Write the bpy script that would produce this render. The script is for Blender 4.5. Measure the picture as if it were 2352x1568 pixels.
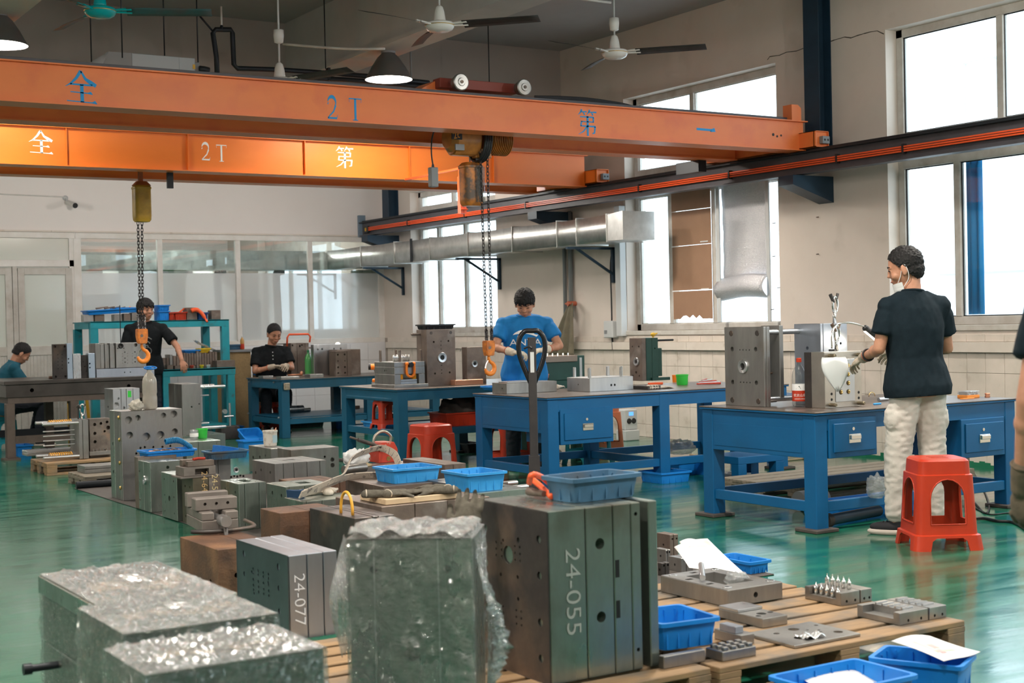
import bpy, bmesh, math, random
from mathutils import Vector, Matrix, Euler
random.seed(7)
PI = math.pi
for o in list(bpy.data.objects): bpy.data.objects.remove(o)
S = bpy.context.scene
COL = S.collection
F_PX, CXP, CYP, CAMH = 3266.7, 1176.0, 784.0, 1.35
PITCH = math.atan(44 / F_PX); YAW = math.atan(2066 / F_PX); ROLL = math.atan(0.022)
fw = Vector((math.sin(YAW), math.cos(YAW), 0)); rt = Vector((math.cos(YAW), -math.sin(YAW), 0)); up = Vector((0, 0, 1))
CF = fw * math.cos(PITCH) - up * math.sin(PITCH); CU0 = up * math.cos(PITCH) + fw * math.sin(PITCH)
CR = rt * math.cos(ROLL) - CU0 * math.sin(ROLL); CU = CU0 * math.cos(ROLL) + rt * math.sin(ROLL)
CAM = Vector((0, 0, CAMH))
cd = bpy.data.cameras.new('camera'); co = bpy.data.objects.new('camera', cd); COL.objects.link(co)
cd.sensor_width = 36; cd.lens = 50.0; cd.clip_start = 0.05; cd.clip_end = 200
m3 = Matrix((CR, CU, -CF)).transposed(); co.matrix_world = Matrix.Translation(CAM) @ m3.to_4x4()
cd.dof.use_dof = True; cd.dof.focus_distance = 9.5; cd.dof.aperture_fstop = 4.5
S.camera = co
W = bpy.data.worlds.new('sky'); S.world = W; W.use_nodes = True
bg = W.node_tree.nodes['Background']; bg.inputs[0].default_value = (0.80, 0.91, 1.0, 1); bg.inputs[1].default_value = 4.6
S.view_settings.view_transform = 'Standard'; S.view_settings.look = 'None'; S.view_settings.gamma = 1
S.view_settings.use_curve_mapping = False; S.view_settings.exposure = 0.03
def portal(name, loc, sx, sy):
 l = bpy.data.lights.new(name, 'AREA'); l.shape = 'RECTANGLE'; l.size = sx; l.size_y = sy; l.energy = 1
 try: l.cycles.is_portal = True
 except Exception: pass
 o = bpy.data.objects.new(name, l); COL.objects.link(o); o.location = loc; o.rotation_euler = (0, PI / 2, 0)   # faces -X
 return o
for i, (ya, yb) in enumerate(((-1.0, 3.4), (5.2, 9.25), (10.75, 13.25), (16.2, 18.55))):
 portal('daylight_window_portal', (10.35, (ya + yb) / 2, 2.6), 2.9, yb - ya)
def lamp_light(x, y, z, e, col=(1.0, 0.93, 0.82), size=0.26):
 l = bpy.data.lights.new('lamp_and_fill_light', 'AREA'); l.shape = 'DISK'; l.size = size; l.energy = e; l.color = col; l.spread = math.radians(165)
 o = bpy.data.objects.new('lamp_and_fill_light', l); COL.objects.link(o); o.location = (x, y, z)
 return o
def ray(px, py): return CF + CR * (px - CXP) / F_PX - CU * (py - CYP) / F_PX
def at(px, py, z=0.0): r = ray(px, py); return CAM + r * ((z - CAMH) / r.z)
def onx(px, py, x): r = ray(px, py); return CAM + r * (x / r.x)
def ony(px, py, y): r = ray(px, py); return CAM + r * (y / r.y)
def proj(p):
 d = Vector(p) - CAM; w = d.dot(CF); return (CXP + F_PX * d.dot(CR) / w, CYP - F_PX * d.dot(CU) / w)
def bis(fn, target, lo, hi):
 a = fn(lo) - target
 for _ in range(40):
  m = (lo + hi) / 2; b = fn(m) - target
  if (a > 0) == (b > 0): lo, a = m, b
  else: hi = m
 return (lo + hi) / 2
def inside(p, b, mx=.05, my=.05, sx=.0, sy=.0):
 """keep a place on its bench or block: b = (x0, y0, x1, y1)"""
 return Vector((min(max(p[0], b[0] + mx), b[2] - mx - sx), min(max(p[1], b[1] + my), b[3] - my - sy), p[2]))
def hgt(x, y, py): return bis(lambda z: -proj((x, y, z))[1], -py, -1, 6)
def blk(px, py, z, pxl, pxr, zz=None):
 """near vertical corner seen at (px,py) at height z; left face runs +Y to column pxl, right face runs +X to column pxr"""
 p = at(px, py, z); zz = z if zz is None else zz
 y1 = bis(lambda y: proj((p.x, y, zz))[0], pxl, p.y, p.y + 9) if pxl is not None else p.y + .3
 x1 = bis(lambda x: proj((x, p.y, zz))[0], pxr, p.x, p.x + 9) if pxr is not None else p.x + .3
 return p.x, p.y, x1, y1
def link(o, parent=None):
 COL.objects.link(o)
 if parent is not None: o.parent = parent
 return o
def thing(name, label, cat, loc=(0, 0, 0), rz=0.0, group=None):
 o = bpy.data.objects.new(name, None); o.empty_display_size = .1; COL.objects.link(o)
 o.location = loc; o.rotation_euler = (0, 0, rz); o['label'] = label; o['category'] = cat
 if group: o['group'] = group
 return o
def part(name, bm, mat, parent=None, smooth=False, label=None, world=False):
 if smooth:
  for f in bm.faces: f.smooth = True
 me = bpy.data.meshes.new(name); bm.normal_update(); bm.to_mesh(me); bm.free()
 if mat is not None: me.materials.append(mat)
 if smooth == 'auto':
  try: me.set_sharp_from_angle(angle=math.radians(35))
  except Exception: pass
 o = bpy.data.objects.new(name, me); link(o, parent)
 if world and parent is not None:
  r = parent
  off = Vector(r.location)
  while r.parent: r = r.parent; off += Vector(r.location)
  me.transform(Matrix.Translation(-off))
 if label: o['label'] = label
 return o
def tag(o, label, cat, group=None):
 o['label'] = label; o['category'] = cat
 if group: o['group'] = group
 return o
def struct(name, bm, mat, parent=None, smooth=False):
 o = part(name, bm, mat, parent, smooth)
 if parent is None: o['kind'] = 'structure'
 return o
def place(o, x, y, z=0.0, rz=0.0):
 o.location = (x, y, z); o.rotation_euler = (0, 0, rz); return o
def dup(root, loc, rz=0.0, label=None, group=None, scale=None):
 r = root.copy(); COL.objects.link(r); r.location = loc; r.rotation_euler = (0, 0, rz)
 if scale: r.scale = scale
 if label: r['label'] = label
 if group: r['group'] = group
 for ch in list(root.children):
  c = ch.copy(); COL.objects.link(c); c.parent = r
  for g in list(ch.children):
   d = g.copy(); COL.objects.link(d); d.parent = c
 return r
def B(): return bmesh.new()
def box(bm, x0, y0, z0, x1, y1, z1, bev=0.0, seg=1):
 c = ((x0 + x1) / 2, (y0 + y1) / 2, (z0 + z1) / 2)
 r = bmesh.ops.create_cube(bm, size=1.0, matrix=Matrix.Translation(c) @ Matrix.Diagonal((abs(x1 - x0), abs(y1 - y0), abs(z1 - z0), 1)))
 if bev > 0:
  vs = set(r['verts']); ed = [e for e in bm.edges if e.verts[0] in vs and e.verts[1] in vs]
  bmesh.ops.bevel(bm, geom=ed, offset=bev, segments=seg, affect='EDGES', profile=0.5)
 return bm
def frame_axes(d):
 d = Vector(d).normalized(); a = Vector((0, 0, 1)) if abs(d.z) < .9 else Vector((1, 0, 0))
 u = d.cross(a).normalized(); v = d.cross(u).normalized(); return u, v, d
def cyl(bm, p0, p1, r0, r1=None, seg=16, cap=True):
 r1 = r0 if r1 is None else r1
 p0 = Vector(p0); p1 = Vector(p1); u, v, d = frame_axes(p1 - p0)
 A = []; Bv = []
 for i in range(seg):
  a = 2 * PI * i / seg; w = u * math.cos(a) + v * math.sin(a)
  A.append(bm.verts.new(p0 + w * r0)); Bv.append(bm.verts.new(p1 + w * r1))
 for i in range(seg):
  j = (i + 1) % seg; bm.faces.new((A[j], A[i], Bv[i], Bv[j]))
 if cap:
  bm.faces.new(A); bm.faces.new(Bv[::-1])
 return bm
def lathe(bm, prof, c=(0, 0, 0), seg=24, axis='z', closed=True):
 rings = []
 for r, h in prof:
  ring = []
  for i in range(seg):
   a = 2 * PI * i / seg; x, y = r * math.cos(a), r * math.sin(a)
   p = (x, y, h) if axis == 'z' else ((h, x, y) if axis == 'x' else (y, h, x))
   ring.append(bm.verts.new((p[0] + c[0], p[1] + c[1], p[2] + c[2])))
  rings.append(ring)
 for k in range(len(rings) - 1):
  for i in range(seg):
   j = (i + 1) % seg; bm.faces.new((rings[k][i], rings[k][j], rings[k + 1][j], rings[k + 1][i]))
 if closed:
  bm.faces.new(rings[0][::-1]); bm.faces.new(rings[-1])
 return bm
def tube(bm, pts, r, seg=8, closed=False, cap=True):
 pts = [Vector(p) for p in pts]; n = len(pts); rr = r if isinstance(r, (list, tuple)) else [r] * n
 rings = []; up0 = None
 for i, p in enumerate(pts):
  if closed: d = pts[(i + 1) % n] - pts[i - 1]
  else: d = pts[min(i + 1, n - 1)] - pts[max(i - 1, 0)]
  d.normalize()
  if up0 is None: u, v, _ = frame_axes(d)
  else:
   u = (up0 - d * up0.dot(d))
   u = u.normalized() if u.length > 1e-6 else frame_axes(d)[0]
   v = d.cross(u).normalized()
  up0 = u
  rings.append([bm.verts.new(p + (u * math.cos(2 * PI * k / seg) + v * math.sin(2 * PI * k / seg)) * rr[i]) for k in range(seg)])
 m = n if closed else n - 1
 for i in range(m):
  a, b = rings[i], rings[(i + 1) % n]
  for k in range(seg):
   j = (k + 1) % seg; bm.faces.new((a[k], a[j], b[j], b[k]))
 if cap and not closed:
  bm.faces.new(rings[0][::-1]); bm.faces.new(rings[-1])
 bmesh.ops.recalc_face_normals(bm, faces=bm.faces)
 return bm
def curve_pts(ctrl, n=6, closed=False):
 P = [Vector(p) for p in ctrl]; out = []; N = len(P)
 rng = range(N if closed else N - 1)
 for i in rng:
  if closed: a, b, c, d = P[i - 1], P[i], P[(i + 1) % N], P[(i + 2) % N]
  else: a, b, c, d = P[max(i - 1, 0)], P[i], P[i + 1], P[min(i + 2, N - 1)]
  for k in range(n):
   t = k / n
   out.append(0.5 * ((2 * b) + (c - a) * t + (2 * a - 5 * b + 4 * c - d) * t * t + (3 * b - a - 3 * c + d) * t ** 3))
 if not closed: out.append(P[-1])
 return out
def prism(bm, pts, a, b, plane='xy'):
 """extrude the outline pts between a and b along the third axis"""
 def P(u, v, w):
  return {'xy': (u, v, w), 'xz': (u, w, v), 'yz': (w, u, v)}[plane]
 A = [bm.verts.new(P(u, v, a)) for u, v in pts]; Bv = [bm.verts.new(P(u, v, b)) for u, v in pts]
 n = len(pts)
 bm.faces.new(A); bm.faces.new(Bv[::-1])
 for i in range(n): bm.faces.new((A[i], Bv[i], Bv[(i + 1) % n], A[(i + 1) % n]))
 bmesh.ops.recalc_face_normals(bm, faces=bm.faces)
 return bm
def quad(bm, *pts):
 bm.faces.new([bm.verts.new(p) for p in pts]); return bm
def sheet(bm, fn, nu, nv, thick=0.0):
 g = [[bm.verts.new(fn(i / nu, j / nv)) for j in range(nv + 1)] for i in range(nu + 1)]
 fs = [bm.faces.new((g[i][j], g[i + 1][j], g[i + 1][j + 1], g[i][j + 1])) for i in range(nu) for j in range(nv)]
 if thick:
  bm.normal_update(); bmesh.ops.solidify(bm, geom=fs, thickness=thick)
 return bm
def ell(bm, c, r, seg=20, rings=12, rot=None):
 M = Matrix.Translation(c) @ (rot.to_4x4() if rot is not None else Matrix.Identity(4)) @ Matrix.Diagonal((r[0], r[1], r[2], 1))
 bmesh.ops.create_uvsphere(bm, u_segments=seg, v_segments=rings, radius=1.0, matrix=M); return bm
def cone2(bm, p0, p1, r0, r1, seg=16):
 """round cone: two spheres and the cone between"""
 cyl(bm, p0, p1, r0, r1, seg); ell(bm, p0, (r0,) * 3, seg, 8); ell(bm, p1, (r1,) * 3, seg, 8); return bm
def bm_mesh(bm):
 me = bpy.data.meshes.new('tmp'); bm.normal_update(); bm.to_mesh(me); bm.free(); return me
TS = bpy.data.scenes.new('tmp_eval')
def evaluated(o):
 vl = TS.view_layers[0]; vl.update(); dg = vl.depsgraph
 me = bpy.data.meshes.new_from_object(o.evaluated_get(dg)); return me
def boolean(bm, cut, selfx=False):
 bmesh.ops.recalc_face_normals(cut, faces=cut.faces); bmesh.ops.recalc_face_normals(bm, faces=bm.faces)
 a = bpy.data.objects.new('tmp_a', bm_mesh(bm)); b = bpy.data.objects.new('tmp_b', bm_mesh(cut)); TS.collection.objects.link(a); TS.collection.objects.link(b)
 md = a.modifiers.new('b', 'BOOLEAN'); md.operation = 'DIFFERENCE'; md.object = b; md.solver = 'EXACT'; md.use_self = selfx
 me = evaluated(a); out = B(); out.from_mesh(me)
 for o in (a, b):
  m = o.data; bpy.data.objects.remove(o); bpy.data.meshes.remove(m)
 bpy.data.meshes.remove(me)
 return out
def remesh(bm, voxel, smooth=4, fac=0.5):
 a = bpy.data.objects.new('tmp_r', bm_mesh(bm)); TS.collection.objects.link(a)
 r = a.modifiers.new('r', 'REMESH'); r.mode = 'VOXEL'; r.voxel_size = voxel; r.adaptivity = 0
 if smooth:
  s = a.modifiers.new('s', 'SMOOTH'); s.factor = fac; s.iterations = smooth
 me = evaluated(a); out = B(); out.from_mesh(me)
 m = a.data; bpy.data.objects.remove(a); bpy.data.meshes.remove(m); bpy.data.meshes.remove(me)
 return out
def text_bm(s, size, M, depth=0.0008, spacing=1.0, xs=1.0, thin=0.0):
 cu = bpy.data.curves.new('t', 'FONT'); cu.body = s; cu.size = size; cu.align_x = 'CENTER'; cu.align_y = 'CENTER'; cu.extrude = depth; cu.space_character = spacing; cu.resolution_u = 3; cu.offset = thin * size
 o = bpy.data.objects.new('t', cu); TS.collection.objects.link(o); me = evaluated(o)
 bpy.data.objects.remove(o); bpy.data.curves.remove(cu)
 me.transform(M @ Matrix.Diagonal((xs, 1, 1, 1))); bm = B(); bm.from_mesh(me); bpy.data.meshes.remove(me); return bm
def M_negy(x, y, z, rot=0): return Matrix.Translation((x, y, z)) @ Matrix.Rotation(PI / 2, 4, 'X') @ Matrix.Rotation(rot, 4, 'Z')
def M_negx(x, y, z, rot=0): return Matrix.Translation((x, y, z)) @ Matrix.Rotation(-PI / 2, 4, 'Z') @ Matrix.Rotation(PI / 2, 4, 'X') @ Matrix.Rotation(rot, 4, 'Z')
MATS = {}
def mat(name, col, rough=0.5, metal=0.0, col2=None, nscale=8.0, stretch=(1, 1, 1), bump=0.0, bscale=60.0, lo=0.35, hi=0.65, detail=5.0,
  emit=None, estr=0.0, trans=0.0, ior=1.45, alpha=1.0, spec=None, coat=0.0, rough2=None, obj=False, col3=None, n3=3.0, lo3=.55, hi3=.7):
 if name in MATS: return MATS[name]
 m = bpy.data.materials.new(name); m.use_nodes = True; nt = m.node_tree; N = nt.nodes; L = nt.links
 b = N['Principled BSDF']
 b.inputs['Base Color'].default_value = (*col, 1); b.inputs['Roughness'].default_value = rough; b.inputs['Metallic'].default_value = metal
 b.inputs['IOR'].default_value = ior
 if trans: b.inputs['Transmission Weight'].default_value = trans
 if coat: b.inputs['Coat Weight'].default_value = coat; b.inputs['Coat Roughness'].default_value = .08
 if spec is not None: b.inputs['Specular IOR Level'].default_value = spec
 if emit: b.inputs['Emission Color'].default_value = (*emit, 1); b.inputs['Emission Strength'].default_value = estr
 if alpha < 1: b.inputs['Alpha'].default_value = alpha
 tc = N.new('ShaderNodeTexCoord'); geo = N.new('ShaderNodeNewGeometry')
 src = tc.outputs['Object'] if obj else geo.outputs['Position']
 mp = N.new('ShaderNodeMapping'); mp.inputs['Scale'].default_value = stretch; L.new(src, mp.inputs['Vector'])
 if col2 is not None or rough2 is not None:
  n = N.new('ShaderNodeTexNoise'); n.inputs['Scale'].default_value = nscale; n.inputs['Detail'].default_value = detail; n.inputs['Roughness'].default_value = .6
  L.new(mp.outputs[0], n.inputs['Vector'])
  rp = N.new('ShaderNodeMapRange'); rp.inputs[1].default_value = lo; rp.inputs[2].default_value = hi; L.new(n.outputs['Fac'], rp.inputs[0])
  if col2 is not None:
   mx = N.new('ShaderNodeMix'); mx.data_type = 'RGBA'; L.new(rp.outputs[0], mx.inputs[0]); mx.inputs[6].default_value = (*col, 1); mx.inputs[7].default_value = (*col2, 1)
   last = mx.outputs[2]
   if col3 is not None:
    n3n = N.new('ShaderNodeTexNoise'); n3n.inputs['Scale'].default_value = n3; n3n.inputs['Detail'].default_value = 6; L.new(src, n3n.inputs['Vector'])
    r3 = N.new('ShaderNodeMapRange'); r3.inputs[1].default_value = lo3; r3.inputs[2].default_value = hi3; L.new(n3n.outputs['Fac'], r3.inputs[0])
    m3x = N.new('ShaderNodeMix'); m3x.data_type = 'RGBA'; L.new(r3.outputs[0], m3x.inputs[0]); L.new(last, m3x.inputs[6]); m3x.inputs[7].default_value = (*col3, 1); last = m3x.outputs[2]
   L.new(last, b.inputs['Base Color'])
  if rough2 is not None:
   rr = N.new('ShaderNodeMapRange'); rr.inputs[3].default_value = rough; rr.inputs[4].default_value = rough2; L.new(rp.outputs[0], rr.inputs[0]); L.new(rr.outputs[0], b.inputs['Roughness'])
 if bump:
  nb = N.new('ShaderNodeTexNoise'); nb.inputs['Scale'].default_value = bscale; nb.inputs['Detail'].default_value = 4; L.new(mp.outputs[0], nb.inputs['Vector'])
  bp = N.new('ShaderNodeBump'); bp.inputs['Strength'].default_value = bump; bp.inputs['Distance'].default_value = .01; L.new(nb.outputs['Fac'], bp.inputs['Height']); L.new(bp.outputs[0], b.inputs['Normal'])
 MATS[name] = m; return m
M_STEEL = mat('machined_steel', (.42, .41, .395), .30, .9, (.26, .255, .245), 5, (1, 1, .25), rough2=.48, bump=.05, bscale=40, col3=(.24, .19, .15), n3=2.3, lo3=.56, hi3=.78)
M_STEELB = mat('bright_steel', (.66, .67, .68), .26, .95, (.52, .53, .55), 6, (1, 1, .15), rough2=.38)
M_STEELD = mat('dark_oiled_and_shade_steel', (.10, .09, .085), .40, .75, (.055, .05, .05), 4, rough2=.6, bump=.06, bscale=60, col3=(.18, .13, .10), n3=3)  # real oiled parts, and the painted shade on one mould's left face
M_STEELG = mat('ground_steel_green', (.42, .47, .43), .23, .92, (.26, .30, .27), 5, (1, 1, .3), rough2=.42, bump=.04, bscale=30, col3=(.18, .15, .11), n3=2.0, lo3=.58, hi3=.75)
M_RUST = mat('rusty_steel', (.17, .085, .05), .62, .35, (.09, .055, .04), 7, bump=.2, bscale=90, col3=(.25, .13, .07), n3=4)
M_BROWN = mat('brown_stained_steel', (.22, .17, .14), .5, .6, (.14, .11, .095), 5, bump=.1, bscale=50, col3=(.30, .26, .23), n3=5)
M_HOLE = mat('hole_black', (.012, .012, .012), .5, .2)  # flat black painted for the shade inside bores, slots and pockets
M_CHROME = mat('chrome', (.82, .82, .80), .14, 1.0)
M_BRASS = mat('brass', (.70, .48, .18), .3, 1.0)
M_BLUE = mat('blue_bench_paint', (.003, .090, .235), .36, 0, (.004, .105, .27), 3, (1, 1, 1.5), bump=.05, bscale=25, col3=(.012, .085, .17), n3=2.2, lo3=.56, hi3=.8)
M_TEAL = mat('teal_bench_paint', (.004, .082, .155), .40, 0, (.005, .095, .18), 4, bump=.06, bscale=25, col3=(.015, .075, .11), n3=3, lo3=.55, hi3=.75)
M_CYAN = mat('turquoise_paint', (.010, .30, .37), .45, 0, (.014, .25, .31), 6, bump=.06, bscale=30, col3=(.05, .14, .15), n3=9, lo3=.6, hi3=.75)
M_BENCHTOP = mat('worn_bench_top', (.16, .125, .105), .34, .45, (.10, .08, .07), 6, bump=.08, bscale=50, col3=(.24, .20, .17), n3=3)
M_ORANGE = mat('crane_orange', (.80, .205, .052), .42, 0, (.74, .18, .046), 3, (.4, 1, 1), col3=(.70, .155, .048), n3=5, lo3=.5, hi3=.75)
M_ORANGE2 = mat('crane_orange_bright', (.86, .215, .028), .38, 0, (.80, .19, .026), 3, (.4, 1, 1))
M_PLBLUE = mat('blue_plastic', (.012, .22, .66), .38, 0, (.010, .19, .60), 10, spec=.45)
M_PLBLUEL = mat('light_blue_plastic', (.035, .30, .68), .42, 0, (.03, .26, .60), 12)
M_PLBLUED = mat('dirty_blue_plastic', (.045, .105, .17), .5, 0, (.05, .15, .27), 7, col3=(.10, .10, .10), n3=4)
M_PLRED = mat('red_plastic', (.50, .042, .014), .33, 0, (.43, .033, .012), 6, spec=.5)
M_PLCYAN = mat('cyan_plastic', (.02, .32, .40), .45)
M_BLACK = mat('black_plastic', (.018, .018, .02), .4)
M_BLACKM = mat('black_metal', (.02, .023, .028), .45, .4)
M_NAVY = mat('navy_steel_paint', (.010, .030, .055), .45, 0, (.014, .04, .07), 5)
M_RAIL = mat('rail_grey_paint', (.085, .082, .095), .5, 0, (.065, .062, .07), 4)
M_RAILTOP = mat('rail_blackened', (.02, .025, .03), .45, .3)
M_CONDUCT = mat('orange_conductor', (.85, .11, .03), .35)
M_WHITEP = mat('white_paint', (.72, .70, .67), .4, 0, (.62, .59, .55), 6)
M_PVC = mat('window_frame_white', (.60, .57, .53), .5, 0, (.50, .46, .41), 7, col3=(.34, .29, .24), n3=3.5, lo3=.6, hi3=.8)
M_PVCW = mat('partition_frame_white', (.78, .75, .72), .45, 0, (.70, .66, .61), 5)
M_GALV = mat('galvanised_duct', (.60, .60, .58), .3, .85, (.46, .46, .44), 7, rough2=.42, bump=.08, bscale=14)
M_WOOD = mat('pallet_wood', (.34, .21, .105), .7, 0, (.25, .155, .08), 5, (1.2, 9, 9), bump=.15, bscale=30, col3=(.15, .125, .10), n3=5, lo3=.44, hi3=.66)
M_WOODG = mat('grey_worn_wood', (.24, .20, .15), .75, 0, (.16, .14, .11), 5, (1.5, 9, 9), bump=.15, bscale=30)
M_RUBBER = mat('rubber_mat', (.075, .062, .055), .7, 0, (.055, .047, .043), 8, bump=.05)
M_CARD = mat('cardboard', (.36, .21, .13), .8, 0, (.32, .185, .115), 3)
M_PAPER = mat('white_paper', (.82, .82, .82), .7)
M_SKIN = mat('skin', (.50, .25, .16), .5, 0, (.44, .21, .13), 30, spec=.4)
M_HAIR = mat('black_hair', (.008, .008, .009), .6, 0, (.016, .014, .014), 200, bump=.4, bscale=250, spec=.3)
M_GLOVE = mat('cotton_glove', (.52, .45, .36), .9, 0, (.40, .33, .25), 25, bump=.3, bscale=300, col3=(.14, .11, .08), n3=12, lo3=.5, hi3=.75)
M_GREY = mat('grey_plastic', (.22, .23, .24), .5)
M_LGREY = mat('light_grey_plastic', (.55, .56, .56), .45)
M_YELLOW = mat('yellow_paint', (.72, .42, .03), .5, 0, (.55, .31, .03), 9)
M_GREENP = mat('green_plastic', (.04, .50, .06), .35)
M_GREENM = mat('dark_green_paint', (.022, .075, .06), .45, .1, (.018, .06, .048), 4)
M_COPPER = mat('copper_block', (.62, .30, .19), .4, .7)
M_SPRING = mat('yellow_spring', (.75, .36, .03), .4, .1)
M_LIFT = mat('orange_paint_ring', (.86, .22, .02), .35)
M_REDP = mat('chipped_red_paint', (.55, .055, .03), .45, 0, (.48, .05, .025), 5, col3=(.45, .36, .30), n3=14, lo3=.60, hi3=.66)
M_CLOTH = mat('grey_green_cloth', (.20, .17, .12), .9, 0, (.15, .13, .09), 9, bump=.2, bscale=120)
M_BLUETXT = mat('blue_stencil_paint', (.0, .26, .60), .5)
M_WHTXT = mat('white_stencil_paint', (.86, .84, .82), .5)
M_CHALK = mat('chalk_mark', (.62, .60, .56), .8)
M_MARK = mat('brown_marker', (.60, .38, .16), .6)
M_SIGNY = mat('yellow_plate_mark', (.75, .62, .05), .5)
def schlick(nt, normal=None):
 N, L = nt.nodes, nt.links
 geo = N.new('ShaderNodeNewGeometry'); dp = N.new('ShaderNodeVectorMath'); dp.operation = 'DOT_PRODUCT'
 L.new(geo.outputs['Incoming'], dp.inputs[0]); L.new(normal if normal else geo.outputs['Normal'], dp.inputs[1])
 ab = N.new('ShaderNodeMath'); ab.operation = 'ABSOLUTE'; L.new(dp.outputs['Value'], ab.inputs[0])
 om = N.new('ShaderNodeMath'); om.operation = 'SUBTRACT'; om.inputs[0].default_value = 1; om.use_clamp = True; L.new(ab.outputs[0], om.inputs[1])
 pw = N.new('ShaderNodeMath'); pw.operation = 'POWER'; pw.inputs[1].default_value = 5; L.new(om.outputs[0], pw.inputs[0]); return pw.outputs[0]
def glass_mat(name, tint=(.93, .97, .98), refl=1.0, blur=0.02, base=0.06):
 m = bpy.data.materials.new(name); m.use_nodes = True; nt = m.node_tree; N = nt.nodes; L = nt.links
 N.remove(N['Principled BSDF']); out = N['Material Output']
 t = N.new('ShaderNodeBsdfTransparent'); t.inputs[0].default_value = (*tint, 1)
 g = N.new('ShaderNodeBsdfGlossy'); g.inputs['Roughness'].default_value = blur
 ml = N.new('ShaderNodeMath'); ml.operation = 'MULTIPLY_ADD'; ml.inputs[1].default_value = refl; ml.inputs[2].default_value = base; ml.use_clamp = True
 L.new(schlick(nt), ml.inputs[0])
 mx = N.new('ShaderNodeMixShader'); L.new(ml.outputs[0], mx.inputs[0]); L.new(t.outputs[0], mx.inputs[1]); L.new(g.outputs[0], mx.inputs[2]); L.new(mx.outputs[0], out.inputs[0])
 MATS[name] = m; return m
M_GLASS = glass_mat('window_glass')
M_GLASSP = glass_mat('partition_glass', (.86, .92, .92), 1.6, .01, .10)
def frosted(name, col, t=.55, gl=.06):
 m = bpy.data.materials.new(name); m.use_nodes = True; nt = m.node_tree; N = nt.nodes; L = nt.links
 N.remove(N['Principled BSDF']); out = N['Material Output']
 d = N.new('ShaderNodeBsdfDiffuse'); d.inputs[0].default_value = (*col, 1)
 tr = N.new('ShaderNodeBsdfRefraction'); tr.inputs[0].default_value = (.95, .97, .97, 1); tr.inputs['Roughness'].default_value = .45; tr.inputs['IOR'].default_value = 1.01
 g = N.new('ShaderNodeBsdfGlossy'); g.inputs['Roughness'].default_value = .12
 m1 = N.new('ShaderNodeMixShader'); m1.inputs[0].default_value = t; L.new(d.outputs[0], m1.inputs[1]); L.new(tr.outputs[0], m1.inputs[2])
 m2 = N.new('ShaderNodeMixShader'); m2.inputs[0].default_value = gl; L.new(m1.outputs[0], m2.inputs[1]); L.new(g.outputs[0], m2.inputs[2]); L.new(m2.outputs[0], out.inputs[0])
 return m
M_FROST = frosted('frosted_film', (.84, .87, .88), .40, .08)
M_RIBBED = frosted('ribbed_glass', (.80, .83, .77), .25, .08)
def film_mat(name, tint=(.90, .93, .92), base=.10, scale=14, bstr=.9, dif=.12):
 """crinkled stretch film: transparent with a broken glossy coat"""
 m = bpy.data.materials.new(name); m.use_nodes = True; nt = m.node_tree; N = nt.nodes; L = nt.links
 N.remove(N['Principled BSDF']); out = N['Material Output']
 geo = N.new('ShaderNodeNewGeometry')
 mp = N.new('ShaderNodeMapping'); mp.inputs['Scale'].default_value = (1, 1, 1.8); mp.inputs['Rotation'].default_value = (.5, .3, .6); L.new(geo.outputs['Position'], mp.inputs[0])
 n = N.new('ShaderNodeTexNoise'); n.inputs['Scale'].default_value = scale; n.inputs['Detail'].default_value = 6; n.inputs['Roughness'].default_value = .6; n.inputs['Distortion'].default_value = 1.2; L.new(mp.outputs[0], n.inputs[0])
 bp = N.new('ShaderNodeBump'); bp.inputs['Strength'].default_value = bstr; bp.inputs['Distance'].default_value = .03; L.new(n.outputs['Fac'], bp.inputs['Height'])
 t = N.new('ShaderNodeBsdfTransparent'); t.inputs[0].default_value = (*tint, 1)
 g = N.new('ShaderNodeBsdfGlossy'); g.inputs['Roughness'].default_value = .10; L.new(bp.outputs[0], g.inputs['Normal'])
 d = N.new('ShaderNodeBsdfDiffuse'); d.inputs[0].default_value = (.8, .82, .82, 1); L.new(bp.outputs[0], d.inputs['Normal'])
 a = N.new('ShaderNodeMath'); a.operation = 'ADD'; a.inputs[1].default_value = base; a.use_clamp = True; L.new(schlick(nt, bp.outputs[0]), a.inputs[0])
 m0 = N.new('ShaderNodeMixShader'); m0.inputs[0].default_value = dif; L.new(t.outputs[0], m0.inputs[1]); L.new(d.outputs[0], m0.inputs[2])
 m1 = N.new('ShaderNodeMixShader'); L.new(a.outputs[0], m1.inputs[0]); L.new(m0.outputs[0], m1.inputs[1]); L.new(g.outputs[0], m1.inputs[2]); L.new(m1.outputs[0], out.inputs[0])
 MATS[name] = m; return m
M_FILM = film_mat('stretch_film', (.88, .90, .89), .16, 30, 1.0, .05)
M_FILMT = film_mat('stretch_film_lit_top', (.90, .88, .86), .30, 34, 1.0, .34)  # whiter copy of the film, bright highlights of the tops mixed in as diffuse
M_BAG = film_mat('clear_plastic_bag', (.92, .94, .95), .12, 20, .8, .22)
M_CLEAR = glass_mat('clear_bottle_plastic', (.90, .92, .92), 1.4, .05, .07)
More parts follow.
